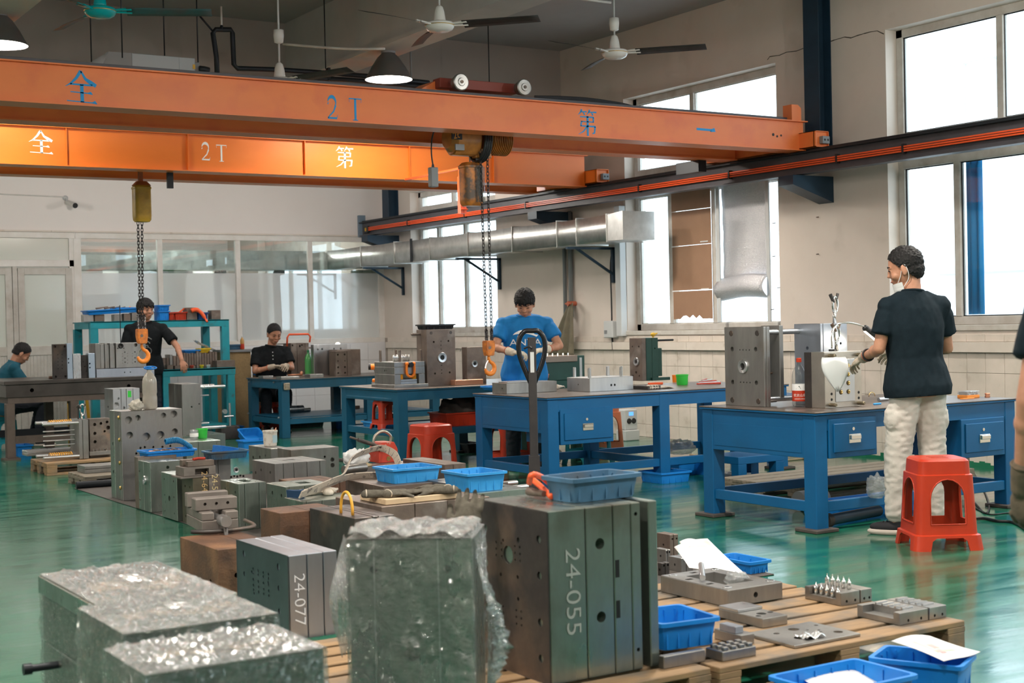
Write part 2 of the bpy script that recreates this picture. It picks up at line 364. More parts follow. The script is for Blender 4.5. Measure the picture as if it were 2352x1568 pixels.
# ================================================================ STRUCTURE
XW, YP, YB2, ZC = 10.03, 19.5, 14.6, 4.70       # right wall, partition, bulkhead, ceiling
X_L, Y_N, Y_F = -7.0, -6.0, 26.0
def floor_mat():
 m = bpy.data.materials.new('green_epoxy_floor'); m.use_nodes = True; nt = m.node_tree; N = nt.nodes; L = nt.links; b = N['Principled BSDF']
 geo = N.new('ShaderNodeNewGeometry')
 def noise(scale, st, det=6, rot=0.0, dist=0.0):
  mp = N.new('ShaderNodeMapping'); mp.inputs['Scale'].default_value = st; mp.inputs['Rotation'].default_value = (0, 0, rot); L.new(geo.outputs['Position'], mp.inputs[0])
  n = N.new('ShaderNodeTexNoise'); n.inputs['Scale'].default_value = scale; n.inputs['Detail'].default_value = det; n.inputs['Distortion'].default_value = dist; L.new(mp.outputs[0], n.inputs[0]); return n.outputs['Fac']
 def rng(s, a, c, lo=0., hi=1.):
  r = N.new('ShaderNodeMapRange'); r.inputs[1].default_value = a; r.inputs[2].default_value = c; r.inputs[3].default_value = lo; r.inputs[4].default_value = hi; L.new(s, r.inputs[0]); return r.outputs[0]
 def mix(f, a, c):
  x = N.new('ShaderNodeMix'); x.data_type = 'RGBA'; L.new(f, x.inputs[0])
  for i, v in ((6, a), (7, c)):
   if isinstance(v, tuple): x.inputs[i].default_value = (*v, 1)
   else: L.new(v, x.inputs[i])
  return x.outputs[2]
 streak = noise(3.0, (.5, 3.0, 1), 7, .6, .6); big = noise(.5, (1, 1, 1), 4)
 c = mix(rng(streak, .38, .66), (.003, .100, .057), (.011, .148, .086))
 c = mix(rng(noise(.8, (1, 1.8, 1), 6), .52, .72, 0, .55), c, (.07, .165, .12))
 worn = rng(noise(1.1, (1, 1, 1), 7, 0, .5), .53, .62)
 xs = N.new('ShaderNodeSeparateXYZ'); L.new(geo.outputs['Position'], xs.inputs[0])
 zone = rng(xs.outputs['X'], 6.6, 8.0); mm = N.new('ShaderNodeMath'); mm.operation = 'MULTIPLY'; L.new(worn, mm.inputs[0]); L.new(zone, mm.inputs[1])
 c = mix(mm.outputs[0], c, (.22, .19, .16))
 spk = rng(noise(9, (1, 1, 1), 5), .70, .74); c = mix(spk, c, (.10, .12, .09))
 scr = rng(noise(5, (.35, 5, 1), 3, .5), .735, .75, 0, .8); c = mix(scr, c, (.03, .05, .04))
 L.new(c, b.inputs['Base Color']); L.new(rng(streak, .3, .7, .12, .26), b.inputs['Roughness'])
 b.inputs['Specular IOR Level'].default_value = .55; b.inputs['Coat Weight'].default_value = .25; b.inputs['Coat Roughness'].default_value = .12
 bp = N.new('ShaderNodeBump'); bp.inputs['Strength'].default_value = .12; bp.inputs['Distance'].default_value = .01; L.new(noise(5, (.6, 2.2, 1), 4, .6), bp.inputs['Height']); L.new(bp.outputs[0], b.inputs['Normal']); L.new(bp.outputs[0], b.inputs['Coat Normal'])
 return m
M_FLOOR = floor_mat()
M_WALL = mat('plaster_wall', (.70, .615, .55), .85, 0, (.65, .57, .505), 1.2, bump=.08, bscale=30, col3=(.46, .40, .34), n3=1.6, lo3=.60, hi3=.85)
M_WALLB = mat('white_wall', (.82, .765, .735), .8, 0, (.79, .735, .705), 1.0)
M_CEIL = mat('ceiling_grey', (.34, .33, .33), .9, 0, (.30, .29, .29), 1.0)
M_UPWALL = mat('upper_wall_grey', (.35, .315, .29), .9, 0, (.32, .285, .26), 1.3, bump=.08, bscale=20)
M_TILE = mat('cream_wall_tile', (.72, .63, .555), .3, 0, (.60, .54, .47), 3, col3=(.42, .34, .27), n3=6, lo3=.62, hi3=.8)
M_GROUT = mat('tile_grout', (.34, .29, .25), .9)
M_TRUNK = mat('cream_trunking', (.70, .63, .56), .5, 0, (.64, .57, .50), 4, col3=(.42, .32, .24), n3=5, lo3=.62, hi3=.8)
bm = B(); box(bm, X_L, Y_N, -.1, XW + .3, Y_F, 0); FLOOR = struct('floor', bm, M_FLOOR)
bm = B(); box(bm, X_L, Y_N, ZC, XW + .3, YB2, ZC + .15); struct('ceiling', bm, M_CEIL)
bm = B(); box(bm, X_L, YB2 + .2, 3.55, XW + .3, Y_F, 3.7); struct('ceiling_low', bm, M_CEIL)
bm = B(); box(bm, X_L - .2, Y_N, 0, X_L, Y_F, ZC); struct('wall_left', bm, M_WALLB)
bm = B(); box(bm, X_L, Y_N - .2, 0, XW + .3, Y_N, ZC); struct('wall_near', bm, M_WALLB)
bm = B(); box(bm, X_L, Y_F, 0, XW + .3, Y_F + .2, 3.7); struct('wall_far', bm, M_WALLB)
bm = B(); box(bm, X_L, YB2, 3.12, XW, YB2 + .2, ZC); struct('wall_bulkhead', bm, M_UPWALL)
OPEN = [(4.9, 9.28, 1.24, 3.98), (10.75, 13.32, 1.22, 3.92), (16.2, 18.6, 1.22, 3.30), (21.0, 24.5, 1.22, 3.1), (-1.0, 3.4, 1.24, 3.98)]  # last opening is out of view, added for daylight on the foreground
LOWT = [2.80, 2.86, 2.86, 3.0]
cuts = sorted([Y_N, Y_F] + [v for o in OPEN for v in o[:2]])
bm = B(); t = XW + .3
edges = [Y_N] + [v for o in sorted(OPEN) for v in o[:2]] + [Y_F]
for i in range(0, len(edges), 2): box(bm, XW, edges[i], 0, t, edges[i + 1], ZC)
for ya, yb, za, zb in OPEN: box(bm, XW, ya, 0, t, yb, za); box(bm, XW, ya, zb, t, yb, ZC)
WALLR = struct('wall_right', bm, M_WALL)
def crack(bm, pts, w=.006):
 for (p, q) in zip(pts, pts[1:]):
  P, Q = onx(*p, XW - .001), onx(*q, XW - .001)
  cyl(bm, P, Q, w * random.uniform(.5, 1), w * random.uniform(.5, 1), 4)
bm = B()
crack(bm, [(1763, 137), (1768, 130), (1790, 127), (1806, 120), (1830, 117), (1845, 111)])
crack(bm, [(1884, 104), (1900, 98), (1916, 92), (1940, 85), (1955, 87), (1968, 82), (1985, 77), (2000, 73), (2015, 71), (2030, 78)])
part('crack', bm, mat('crack_dark', (.10, .085, .07), .9), WALLR)
for (px, py) in ((1880, 498), (1880, 583), (1779, 512), (1779, 588), (1886, 238), (1888, 258), (1782, 405), (1790, 660), (1776, 710)):
 p = onx(px, py, XW); bm = B(); cyl(bm, (p.x + .01, p.y, p.z), (p.x - .03, p.y, p.z - .004), .006, .005, 6); part('screw', bm, M_BROWN, WALLR)
tw = .20; rows = [(0.0, .145), (.145, .37), (.37, .595), (.595, .82), (.82, .995), (1.09, 1.158)]
bm = B(); box(bm, XW - .004, 5.0, 0, XW, YP, 1.155); part('grout', bm, M_GROUT, WALLR)
meshes = {}
for (za, zb) in rows:
 bm = B(); box(bm, -.012, .0015, za + .0015, -.003, tw - .0015, zb - .0015, .002); me = bm_mesh(bm); me.materials.append(M_TILE); meshes[za] = me
rest = B()
for k in range(int((YP - 7.2) / tw)):
 y = 7.2 + k * tw
 for (za, zb) in rows:
  if y < 16.5:
   o = bpy.data.objects.new('tile', meshes[za]); link(o, WALLR); o.location = (XW, y, 0)
  else: box(rest, XW - .012, y + .0015, za + .0015, XW - .003, y + tw - .0015, zb - .0015)
for k in range(11):
 for (za, zb) in rows: box(rest, XW - .012, 5.0 + k * tw + .0015, za + .0015, XW - .003, 5.2 + k * tw - .0015, zb - .0015)
o = part('tile', rest, M_TILE, WALLR); o['kind'] = 'stuff'
bm = B()
for k in range(8):
 box(bm, XW - .05, 5.0 + k * 1.8, 1.0, XW - .012, 6.797 + k * 1.8, 1.09, .003)
struct('trim_1', bm, M_TRUNK)
bm = B(); random.seed(3)
for k in range(70):
 y = 7.2 + k * .06; h = random.uniform(.02, .06)
 box(bm, XW - .0145, y, 0, XW - .0125, y + .06, h)
struct('baseboard_right', bm, mat('green_paint_edge', (.01, .16, .08), .5))
def window(n, ya, yb, za, zb, zl, mull_u, mull_l, xf=XW + .14):
 root = bpy.data.objects.new('window_%d' % n, None); COL.objects.link(root); root.location = (xf, ya, za); root['kind'] = 'structure'
 fr = .075; y = lambda v: v
 bm = B()
 box(bm, xf, ya, za, xf + .06, yb, za + fr, .004); box(bm, xf, ya, zb - fr, xf + .06, yb, zb, .004)
 box(bm, xf, ya, za, xf + .06, ya + fr, zb, .004); box(bm, xf, yb - fr, za, xf + .06, yb, zb, .004)
 part('window_frame', bm, M_PVC, root, world=True)
 bm = B(); box(bm, xf - .01, ya + fr, zl - .11, xf + .06, yb - fr, zl + .22, .004); part('transom', bm, M_PVC, root, world=True)
 for (m, z0, z1) in [(v, zl + .2, zb - fr) for v in mull_u] + [(v, za + fr, zl - .1) for v in mull_l]:
  bm = B(); box(bm, xf - .006, m - .035, z0, xf + .06, m + .035, z1, .004); part('mullion', bm, M_PVC, root, world=True)
 for (mm, z0, z1) in ((mull_u, zl + .22, zb - fr), (mull_l, za + fr, zl - .11)):
  e = [ya + fr] + sorted(mm) + [yb - fr]
  for a, b in zip(e, e[1:]):
   bm = B(); a2 = a + (.03 if a != e[0] else 0); b2 = b - (.03 if b != e[-1] else 0)
   box(bm, xf + .028, a2, z0, xf + .032, b2, z1); part('pane', bm, M_GLASS, root, world=True)
   bm = B()     # dark gasket round the pane
   for q in ((a2, z0, a2 + .012, z1), (b2 - .012, z0, b2, z1), (a2, z0, b2, z0 + .01), (a2, z1 - .01, b2, z1)): box(bm, xf + .018, q[0], q[1], xf + .027, q[2], q[3])
   part('gasket', bm, M_BLACK if n == 1 else M_PVC, root, world=True)
 bm = B(); box(bm, XW - .02, ya - .02, za - .05, xf, yb + .02, za, .004); part('window_sill', bm, M_PVC, root, world=True)
 return root
w1u = onx(2297, 150, XW + .14).y
w1l = onx(2200, 550, XW + .14).y
WIN1 = window(1, *OPEN[0], LOWT[0], [w1u, w1u - 1.4], [w1l, w1l - 1.5])
w2u = onx(1588, 210, XW + .14).y
WIN2 = window(2, *OPEN[1], LOWT[1], [w2u], [onx(1541, 600, XW + .14).y, onx(1641, 600, XW + .14).y])
WIN3 = window(3, *OPEN[2], LOWT[2], [onx(1040, 460, XW + .14).y], [onx(1009, 650, XW + .14).y, onx(1070, 650, XW + .14).y])
WIN4 = window(4, *OPEN[3], LOWT[3] - .3, [22.8], [22.2, 23.4])
window(6, *OPEN[4], 2.80, [1.9, .5], [2.2, .8])  # unseen extra window, put in to brighten the near moulds and floor
p = onx(2222, 550, XW + .135)
bm = B(); sheet(bm, lambda u, v: (XW + .205 + .012 * math.sin(u * 14), p.y + .06 - u * .17, 1.33 + v * 1.38), 14, 2, .002)
tag(part('curtain', bm, mat('blue_curtain', (.01, .22, .50), .6), None, True), 'narrow blue curtain strip hanging in the right window', 'curtain')
bm = B(); box(bm, 19, 2, -1, 23, 16.5, 4.6)
nb = part('facade', bm, mat('pale_facade', (.85, .85, .86), .8))
root = thing('neighbour_building', 'pale building seen washed out through the right windows', 'building', (19, 2, -1)); nb.parent = root; nb.data.transform(Matrix.Translation((-19, -2, 1)))
bm = B(); box(bm, 18.9, 2, 2.0, 19, 16.5, 2.12); box(bm, 18.9, 2, 1.2, 19, 16.5, 1.28); part('cornice', bm, mat('facade_band', (.6, .64, .68), .8), root, world=True)
bm = B()
for k in range(22): box(bm, 18.7, 3 + k * .6, 4.6, 18.73, 3.03 + k * .6, 5.4)
box(bm, 18.7, 2.5, 5.38, 18.74, 16.4, 5.42); part('railing', bm, mat('rail_pale', (.45, .5, .55), .6), root, world=True)
bm = B(); box(bm, XW + .35, Y_N, -.4, 40, Y_F + 4, -.3); struct('yard', bm, mat('yard_concrete', (.55, .55, .54), .9))
ya, yb = onx(1541, 600, XW + .12).y - .04, onx(1641, 600, XW + .12).y + .04
zs = [1.36, 1.66, 2.16, 2.55, 2.84]
cb = thing('cardboard_panel', 'brown cardboard sheets taped over the middle window light', 'cardboard', (XW + .12, yb, 1.3))
for i in range(4):
 if i == 0:
  n = 12; w = ya - yb
  pts = [(yb + w * k / n, zs[0] - .02 + .05 * abs(math.sin(k * 1.3)) * (1 if 3 < k < 10 else .1)) for k in range(n + 1)] + [(ya, zs[1] - .004), (yb, zs[1] - .004)]
  bm = B(); prism(bm, pts, XW + .112, XW + .118, 'yz')
 else:
  bm = B(); box(bm, XW + .112 - .002 * (i % 2), yb, zs[i] + .004, XW + .118, ya, zs[i + 1])
 part('cardboard_sheet', bm, M_CARD, cb, world=True)
for (u, z) in ((0, 1.66), (.75, 1.67), (0, 2.16), (.75, 2.19)):
 bm = B(); y = ya - (ya - yb) * u; box(bm, XW + .106, y - .12, z - .006, XW + .109, y + .01, z + .006); part('tape', bm, M_PAPER, cb, world=True)
M_FOIL = mat('silver_bubble_foil', (.80, .79, .81), .38, .75, (.66, .66, .70), 60, (1, 1, 3), bump=.9, bscale=70)
fa, fb = onx(1641, 600, XW).y, onx(1761, 600, XW).y
fz = hgt(XW, fb, 668)
fo = thing('foil_blind', 'silver bubble foil blind hanging over the right light of the cardboard window', 'blind', (XW, fb, fz))
bm = B(); sheet(bm, lambda u, v: (XW + .06 + .012 * math.sin(u * 7 + v * 3) - .004 * math.sin(v * 25), fb + .05 + u * (fa - fb - .12), fz + .16 + v * (2.86 - fz - .16)), 14, 24, .003); part('foil_sheet', bm, M_FOIL, fo, True, world=True)
bm = B(); sheet(bm, lambda u, v: (XW + .05 - .09 * math.sin(v * PI) - .02 * math.sin(u * 5), fb + .03 + u * (fa - fb - .03), fz - .07 + .24 * v + .02 * math.sin(u * 4)), 14, 12, .003); part('foil_fold', bm, M_FOIL, fo, True, world=True)
bm = B()
for s in (0, 1): y = (fb + .02) if s == 0 else fa - .02; box(bm, XW + .03, y - .03, 1.30, XW + .05, y + .02, 2.86, .003)
part('fixing_strip', bm, M_LGREY, fo, world=True)
bx = 6.36
bm = B(); box(bm, bx, Y_N, 4.03, bx + .30, YB2, ZC); box(bm, bx - .04, Y_N, 4.03, bx + .34, YB2, 4.07); struct('trim_2', bm, mat('beam_plaster', (.50, .48, .46), .8, 0, (.44, .42, .40), 2))
pA = at(36, 48, 4.03)
bm = B(); box(bm, pA.x - .34, Y_N, 4.03, pA.x, YB2, ZC); struct('trim_3', bm, mat('beam_plaster', (.5, .48, .46)))
def column(y, z0, z1, n):
 bm = B(); x0 = XW - .17
 box(bm, x0, y - .10, z0, x0 + .012, y + .10, z1); box(bm, XW - .012, y - .10, z0, XW - .0005, y + .10, z1); box(bm, x0, y - .006, z0, XW - .001, y + .006, z1)
 r = thing('steel_column', n, 'column', (XW - .1, y, z0)); part('column_web', bm, M_NAVY, r, world=True)
 bm = B(); box(bm, 9.50, y - .11, 2.50, XW - .001, y + .11, 2.69); q = prism(B(), [(9.50, 2.60), (9.50, 2.69), (XW - .001, 2.69), (XW - .001, 2.44)], y - .10, y + .10, 'xz')
 bm.free(); part('rail_bracket', q, M_NAVY, r, world=True)
 return r
c1y = onx(1862, 100, XW - .17).y; c2y = onx(1272, 200, XW - .17).y; c3y = onx(885, 470, XW - .17).y
column(c1y, 2.915, ZC - .002, 'tall navy steel column rising to the ceiling beside the right window')
column(c2y, 2.915, 3.9, 'navy steel column behind the black cable loop, middle of the right wall')
column(c3y, 2.915, 3.6, 'far navy steel column by the partition corner')
bm = B(); box(bm, XW - .1, c1y + .13, 0.9, XW - .001, c1y + .2, 1.0)
bm.free()
RX = 9.65
rl = thing('crane_rail', 'grey runway beam with orange conductor bars along the right wall', 'rail', (RX, 6.5, 2.70))
bm = B(); box(bm, RX - .06, 5.0, 2.700, RX + .06, 19.42, 2.712); box(bm, RX - .004, 5.0, 2.712, RX + .004, 19.42, 2.895); box(bm, RX - .05, 18.9, 2.70, RX + .0, 19.0, 2.712)
part('beam_web', bm, M_RAIL, rl, world=True)
bm = B(); box(bm, RX - .065, 5.0, 2.895, RX + .065, 19.42, 2.908); box(bm, RX - .02, 5.0, 2.908, RX + .02, 19.4, 2.93); part('rail_head', bm, M_RAILTOP, rl, world=True)
for k in range(3):
 bm = B(); z = 2.768 + k * .020; box(bm, RX - .045, 5.0, z, RX - .030, 19.15, z + .014, .003); part('conductor_bar', bm, M_CONDUCT, rl, world=True)
bm = B(); box(bm, RX - .05, 19.15, 2.74, RX - .02, 19.3, 2.84); part('feed_box', bm, M_BLACK, rl, world=True)
bm = B(); box(bm, RX - .056, 19.2, 2.765, RX - .05, 19.24, 2.815); part('feed_label', bm, M_YELLOW, rl, world=True)
for yy in (8.7, 9.5, 11.0, 12.5, 14.8, 16.3, 17.9):
 bm = B(); box(bm, RX - .05, yy, 2.755, RX - .004, yy + .02, 2.84); part('bar_hanger', bm, M_BLACK, rl, world=True)
bm = B(); box(bm, RX - .06, 19.42, 2.69, RX + .05, 19.47, 3.02); part('end_stop', bm, mat('stop_grey_blue', (.16, .22, .28), .5), rl, world=True)
# ================================================================ PARTITION (far wall of the bay)
bm = B(); box(bm, X_L, YP, 2.72, XW, YP + .12, 3.55); struct('wall_back', bm, M_WALLB)
bm = B(); x = X_L
while x < XW: box(bm, x, YP - .03, 2.700, min(x + 1.2, XW), YP, 2.722); x += 1.203
struct('trim_4', bm, M_TRUNK)
zb = 1.157; zf = ony(640, 627, YP).z
posts = [ony(178, 600, YP).x, ony(368, 600, YP).x, ony(547, 600, YP).x, ony(713, 600, YP).x, XW - .04]
bm = B(); box(bm, posts[0] - .02, YP, 0, XW, YP + .10, zb - .065)
WB = struct('wall_partition_base', bm, mat('white_dado', (.72, .71, .72), .5, 0, (.66, .65, .66), 2))
tm = B(); box(tm, 0, -.010, 0, .297, -.002, .247, .002); tme = bm_mesh(tm); tme.materials.append(mat('white_tile', (.72, .71, .72), .35, 0, (.68, .67, .68), 3))
for i in range(15):
 for j in range(4):
  o = bpy.data.objects.new('tile', tme); link(o, WB); o.location = (XW - .3 * (i + 1), YP, .08 + .25 * j)
root = bpy.data.objects.new('window_5', None); COL.objects.link(root); root.location = (posts[0], YP, zb); root['kind'] = 'structure'
bm = B(); box(bm, posts[0] - .02, YP, 2.62, XW, YP + .06, 2.70, .003); part('head_rail', bm, M_PVCW, root, world=True)
bm = B(); box(bm, posts[0] - .02, YP, zb - .065, XW, YP + .06, zb + .01, .003); part('sill_rail', bm, M_PVCW, root, world=True)
for i, x in enumerate(posts):
 w = .05 if i in (0, 4) else .035
 bm = B(); box(bm, x - w, YP - .005, zb, x + w, YP + .065, 2.62, .003); part('post', bm, M_PVCW, root, world=True)
for i in range(4):
 a, b = posts[i] + .035, posts[i + 1] - .035
 bm = B(); box(bm, a, YP + .028, zf, b, YP + .032, 2.62); part('clear_pane', bm, M_GLASSP, root, world=True)
 bm = B(); box(bm, a, YP + .028, zb, b, YP + .032, zf); part('frosted_pane', bm, M_FROST, root, world=True)
root = bpy.data.objects.new('door_1', None); COL.objects.link(root); root.location = (ony(90, 900, YP).x, YP, 0); root['kind'] = 'structure'
def pxX(px, py=700): return ony(px, py, YP).x
xr = posts[0] - .03; zt = ony(90, 612, YP).z
bm = B()
box(bm, X_L, YP, 2.62, xr, YP + .06, 2.70, .003); box(bm, xr - .08, YP, 0, xr, YP + .06, 2.62, .003); box(bm, X_L, YP, zt, xr, YP + .06, zt + .09, .003)
part('door_frame', bm, M_PVCW, root, world=True)
bm = B(); box(bm, X_L, YP + .03, zt + .09, xr - .08, YP + .034, 2.62); part('transom_pane', bm, M_RIBBED, root, world=True)
pz = [ony(90, 798, YP).z, ony(90, 812, YP).z]
for (a, b) in ((pxX(42), pxX(166)), (pxX(-95), pxX(28))):
 w = .085
 bm = B(); y0 = YP - .02
 box(bm, a, y0, 0.02, a + w, y0 + .045, zt - .02, .003); box(bm, b - w, y0, 0.02, b, y0 + .045, zt - .02, .003)
 box(bm, a + w, y0, zt - .11, b - w, y0 + .045, zt - .02, .003); box(bm, a + w, y0, pz[1] - .02, b - w, y0 + .045, pz[0] + .02, .003); box(bm, a + w, y0, .02, b - w, y0 + .045, .12, .003)
 part('leaf_frame', bm, M_PVC, root, world=True)
 bm = B(); box(bm, a + w, y0 + .02, pz[0] + .02, b - w, y0 + .025, zt - .11); part('ribbed_pane', bm, M_RIBBED, root, world=True)
 n = 12
 for k in range(n):
  bm = B(); s = (b - a - 2 * w) / n; box(bm, a + w + k * s + .003, y0 + .012, .12, a + w + (k + 1) * s - .003, y0 + .03, pz[1] - .02, .002); part('slat', bm, M_PVC, root, world=True)
bm = B(); p = ony(52, 808, YP - .03); lathe(bm, [(.022, 0), (.022, -.02), (.012, -.03), (.012, -.05), (.032, -.055), (.036, -.075), (.028, -.095), (0.005, -.10)], (p.x, YP - .02, p.z), 16, 'y'); part('door_knob', bm, M_CHROME, root, True, world=True)
bm = B(); box(bm, pxX(30), YP - .012, 0, pxX(40), YP + .05, zt, .003); part('meeting_post', bm, M_PVC, root, world=True)
# ================================================================ OVERHEAD: cranes, hoists, lamps, fans, duct
def strokes(bm, glyph, fn, w=.07, t=.001):
 """glyph: list of polylines of (u, v, width); fn maps (u, v, depth) to a point"""
 for line in glyph:
  pts = [(p[0], p[1], (p[2] if len(p) > 2 else w) / 2) for p in line]
  L, R_ = [], []
  for i, (u, v, h) in enumerate(pts):
   a = pts[max(i - 1, 0)]; b = pts[min(i + 1, len(pts) - 1)]; dx, dy = b[0] - a[0], b[1] - a[1]; n = math.hypot(dx, dy) or 1
   L.append((u - dy / n * h, v + dx / n * h)); R_.append((u + dy / n * h, v - dx / n * h))
  for i in range(len(pts) - 1):
   q = [L[i], R_[i], R_[i + 1], L[i + 1]]
   a = [bm.verts.new(fn(x, y, 0)) for x, y in q]; b = [bm.verts.new(fn(x, y, t)) for x, y in q]
   bm.faces.new(a); bm.faces.new(b[::-1])
   for k in range(4): bm.faces.new((a[k], b[k], b[(k + 1) % 4], a[(k + 1) % 4]))
 bmesh.ops.recalc_face_normals(bm, faces=bm.faces); return bm
def arc(cx_, cy_, rx, ry, a0, a1, n=10, w0=.06, w1=.06):
 return [(cx_ + rx * math.cos(math.radians(a0 + (a1 - a0) * k / n)), cy_ + ry * math.sin(math.radians(a0 + (a1 - a0) * k / n)), w0 + (w1 - w0) * math.sin(PI * k / n)) for k in range(n + 1)]
G_QUAN = [[(.50, 1.0, .10), (.36, .78, .09), (.18, .60, .06), (.0, .50, .01)], [(.50, 1.0, .05), (.64, .76, .09), (.80, .66, .13), (.98, .56, .11)],
   [(.16, .58, .05), (.86, .57, .06)], [(.52, .58, .11), (.53, .03, .11)], [(.16, .34, .03), (.70, .32, .035), (.80, .33, .09), (.86, .29, .02)], [(.04, .06, .03), (.84, .03, .035), (.93, .05, .10), (1.0, .0, .02)]]
G_DI = [[(.22, 1.0, .08), (.12, .86, .05), (.02, .78, .01)], [(.16, .91, .04), (.46, .92, .05)], [(.28, .90, .04), (.36, .80, .07)], [(.62, 1.0, .08), (.54, .88, .05), (.46, .80, .01)], [(.56, .91, .04), (.96, .92, .06)], [(.70, .90, .04), (.78, .80, .07)],
  [(.12, .72, .04), (.82, .72, .06)], [(.80, .72, .08), (.79, .52, .06)], [(.18, .54, .04), (.80, .54, .04)], [(.20, .56, .07), (.15, .36, .06)], [(.14, .37, .04), (.90, .37, .07)], [(.88, .37, .08), (.84, .12, .07), (.74, .10, .05)],
  [(.50, .76, .10), (.50, .0, .09)], [(.48, .36, .06), (.28, .16, .05), (.02, .04, .01)]]
G_2 = [arc(.45, .72, .34, .26, 170, -20, 12, .05, .16), [(.78, .62, .13), (.60, .34, .09), (.12, .05, .05)], [(.10, .04, .08), (.86, .04, .09), (.94, .20, .01)], [(.11, .70, .10), (.15, .66, .12)]]
G_T = [[(.03, .96, .05), (.97, .96, .05)], [(.03, .98, .02), (.06, .80, .02)], [(.97, .98, .02), (.94, .80, .02)], [(.5, .96, .16), (.5, .03, .16)], [(.30, .02, .04), (.70, .02, .04)]]
G_YI = [[(.0, .5, .22), (.78, .48, .2), (.84, .5, .45), (1.0, .36, .02)]]
def crane_text(items, y, mt, parent):
 for nm, g, px0, px1, py0, py1 in items:
  a = ony(px0, (py0 + py1) / 2, y); b = ony(px1, (py0 + py1) / 2, y); xm = (px0 + px1) / 2; z1 = ony(xm, py0, y).z; z0 = ony(xm, py1, y).z
  part('painted_character', strokes(B(), g, lambda u, v, t: (a.x + (b.x - a.x) * u, y - .0005 - t, z0 + (z1 - z0) * v)), mt, parent, world=True)
def girder(bm_web, bm_fl, x0, x1, y0, z0, z1, rear=False):
 s = .035
 box(bm_web, x0, y0, z0 + .010, x1, y0 + .16, z1 - .010)
 box(bm_fl, x0 - 0, y0 - s, z0, x1, y0 + .16 + s, z0 + .010); box(bm_fl, x0, y0 - s, z1 - .010, x1 + .03, y0 + .16 + s, z1)
def crane(name, label, y0, z0, z1, xr, om, stiff, texts, tmat, top_end):
 r = thing(name, label, 'crane', (0, y0, z0))
 wf, ff = B(), B(); girder(wf, ff, -6.8, xr, y0, z0, z1); part('front_girder', wf, om, r, world=True); part('front_flanges', ff, om, r, world=True)
 wf, ff = B(), B(); girder(wf, ff, -6.8, xr - .1, y0 + .86, z0, z1); part('rear_girder', wf, om, r, world=True); part('rear_flanges', ff, om, r, world=True)
 for dy in (.05, .95):
  bm = B(); box(bm, -6.7, y0 + dy - .005, z1, xr - .14, y0 + dy + .035, z1 + .035, .002); part('trolley_rail', bm, M_RAIL if dy < .5 else M_RAILTOP, r, world=True)
 for px in stiff:
  x = ony(px, 330, y0).x; bm = B(); box(bm, x, y0 - .03, z0 + .01, x + .008, y0, z1 - .01); part('stiffener', bm, om, r, world=True)
 bm = B(); zt = 2.932; T0, T1 = y0 - .22, y0 + 1.35
 w, h, t = .085, .150, .006
 box(bm, RX - w, T0, zt, RX + w, T1, zt + t); box(bm, RX - w, T0, zt + h - t, RX + w, T1, zt + h); box(bm, RX - w, T0, zt, RX - w + t, T1, zt + h); box(bm, RX + w - t, T0, zt, RX + w, T1, zt + h); box(bm, RX - w, T0 + .02, zt, RX + w, T0 + .03, zt + h)
 part('end_truck', bm, om, r, world=True)
 bm = B(); box(bm, RX - .02, T0 - .03, zt + .03, RX + .07, T0 + .02, zt + .10, .004); part('buffer', bm, M_GREY, r, world=True)
 for q in (.005, .045):
  bm = B(); cyl(bm, (RX + q, T0 - .031, zt + .065), (RX + q, T0 - .028, zt + .065), .011, seg=10); part('buffer_bolt_hole', bm, M_HOLE, r, world=True)
 if top_end:
  bm = B(); prism(bm, [(xr - .16, z1), (xr - .04, z1), (xr - .04, z1 + .12), (xr - .08, z1 + .15), (xr - .16, z1 + .15)], y0 - .02, y0 + .10, 'xz'); part('trolley_stop', bm, om, r, world=True)
 crane_text(texts, y0, tmat, r)
 return r
CR1 = crane('overhead_crane', 'nearer orange double-girder crane with blue stencilled characters', 9.95, 2.915, 3.198, 9.62, M_ORANGE, [],
  [('q', G_QUAN, 150, 222, 163, 237), ('2', G_2, 750, 777, 221, 273), ('T', G_T, 801, 831, 225, 277), ('d', G_DI, 1327, 1372, 252, 312), ('y', G_YI, 1600, 1643, 285, 310)], M_BLUETXT, True)
for (px, py, rr) in ((1776, 309, .014), (1785, 313, .011), (1794, 311, .010)):
 p = ony(px, py, 9.949); bm = B(); cyl(bm, (p.x, 9.9495, p.z), (p.x, 9.947, p.z), rr, seg=12); part('bolt_hole', bm, M_HOLE, CR1, world=True)
bm = B(); box(bm, 9.12, 10.04 + .86, 2.80, 9.22, 11.05 + .2, 2.915); part('collector_arm', bm, M_RAILTOP, CR1, world=True)
CR2 = crane('overhead_crane', 'farther orange crane with white stencilled characters and web stiffeners', 13.45, 2.895, 3.262, 9.55, M_ORANGE2, [150, 429, 697, 937, 1130],
  [('q', G_QUAN, 66, 121, 300, 353), ('2', G_2, 461, 484, 328, 368), ('T', G_T, 496, 521, 332, 371), ('d', G_DI, 771, 813, 337, 386)], M_WHTXT, False)
bm = B(); x = ony(403, 400, 13.45).x; box(bm, x - .03, 13.6, 2.74, x + .03, 13.63, 2.90); part('cable_hanger', bm, M_BLACKM, CR2, world=True)
tr = thing('hoist_trolley', 'dark red trolley with steel wheels on top of the nearer crane', 'trolley', (5.85, 9.95, 3.235))
wz = 3.233 + .068
xa, xb = ony(1015, 205, 10.05).x, ony(1195, 205, 10.05).x
bm = B(); box(bm, xa, 10.08, wz - .03, xb, 10.20, wz + .05, .004); box(bm, xa, 10.72, wz - .03, xb, 10.82, wz + .05, .004); box(bm, xa + .2, 10.2, wz - .03, xb - .2, 10.72, wz); part('trolley_frame', bm, mat('dark_red_frame', (.22, .035, .02), .5), tr, world=True)
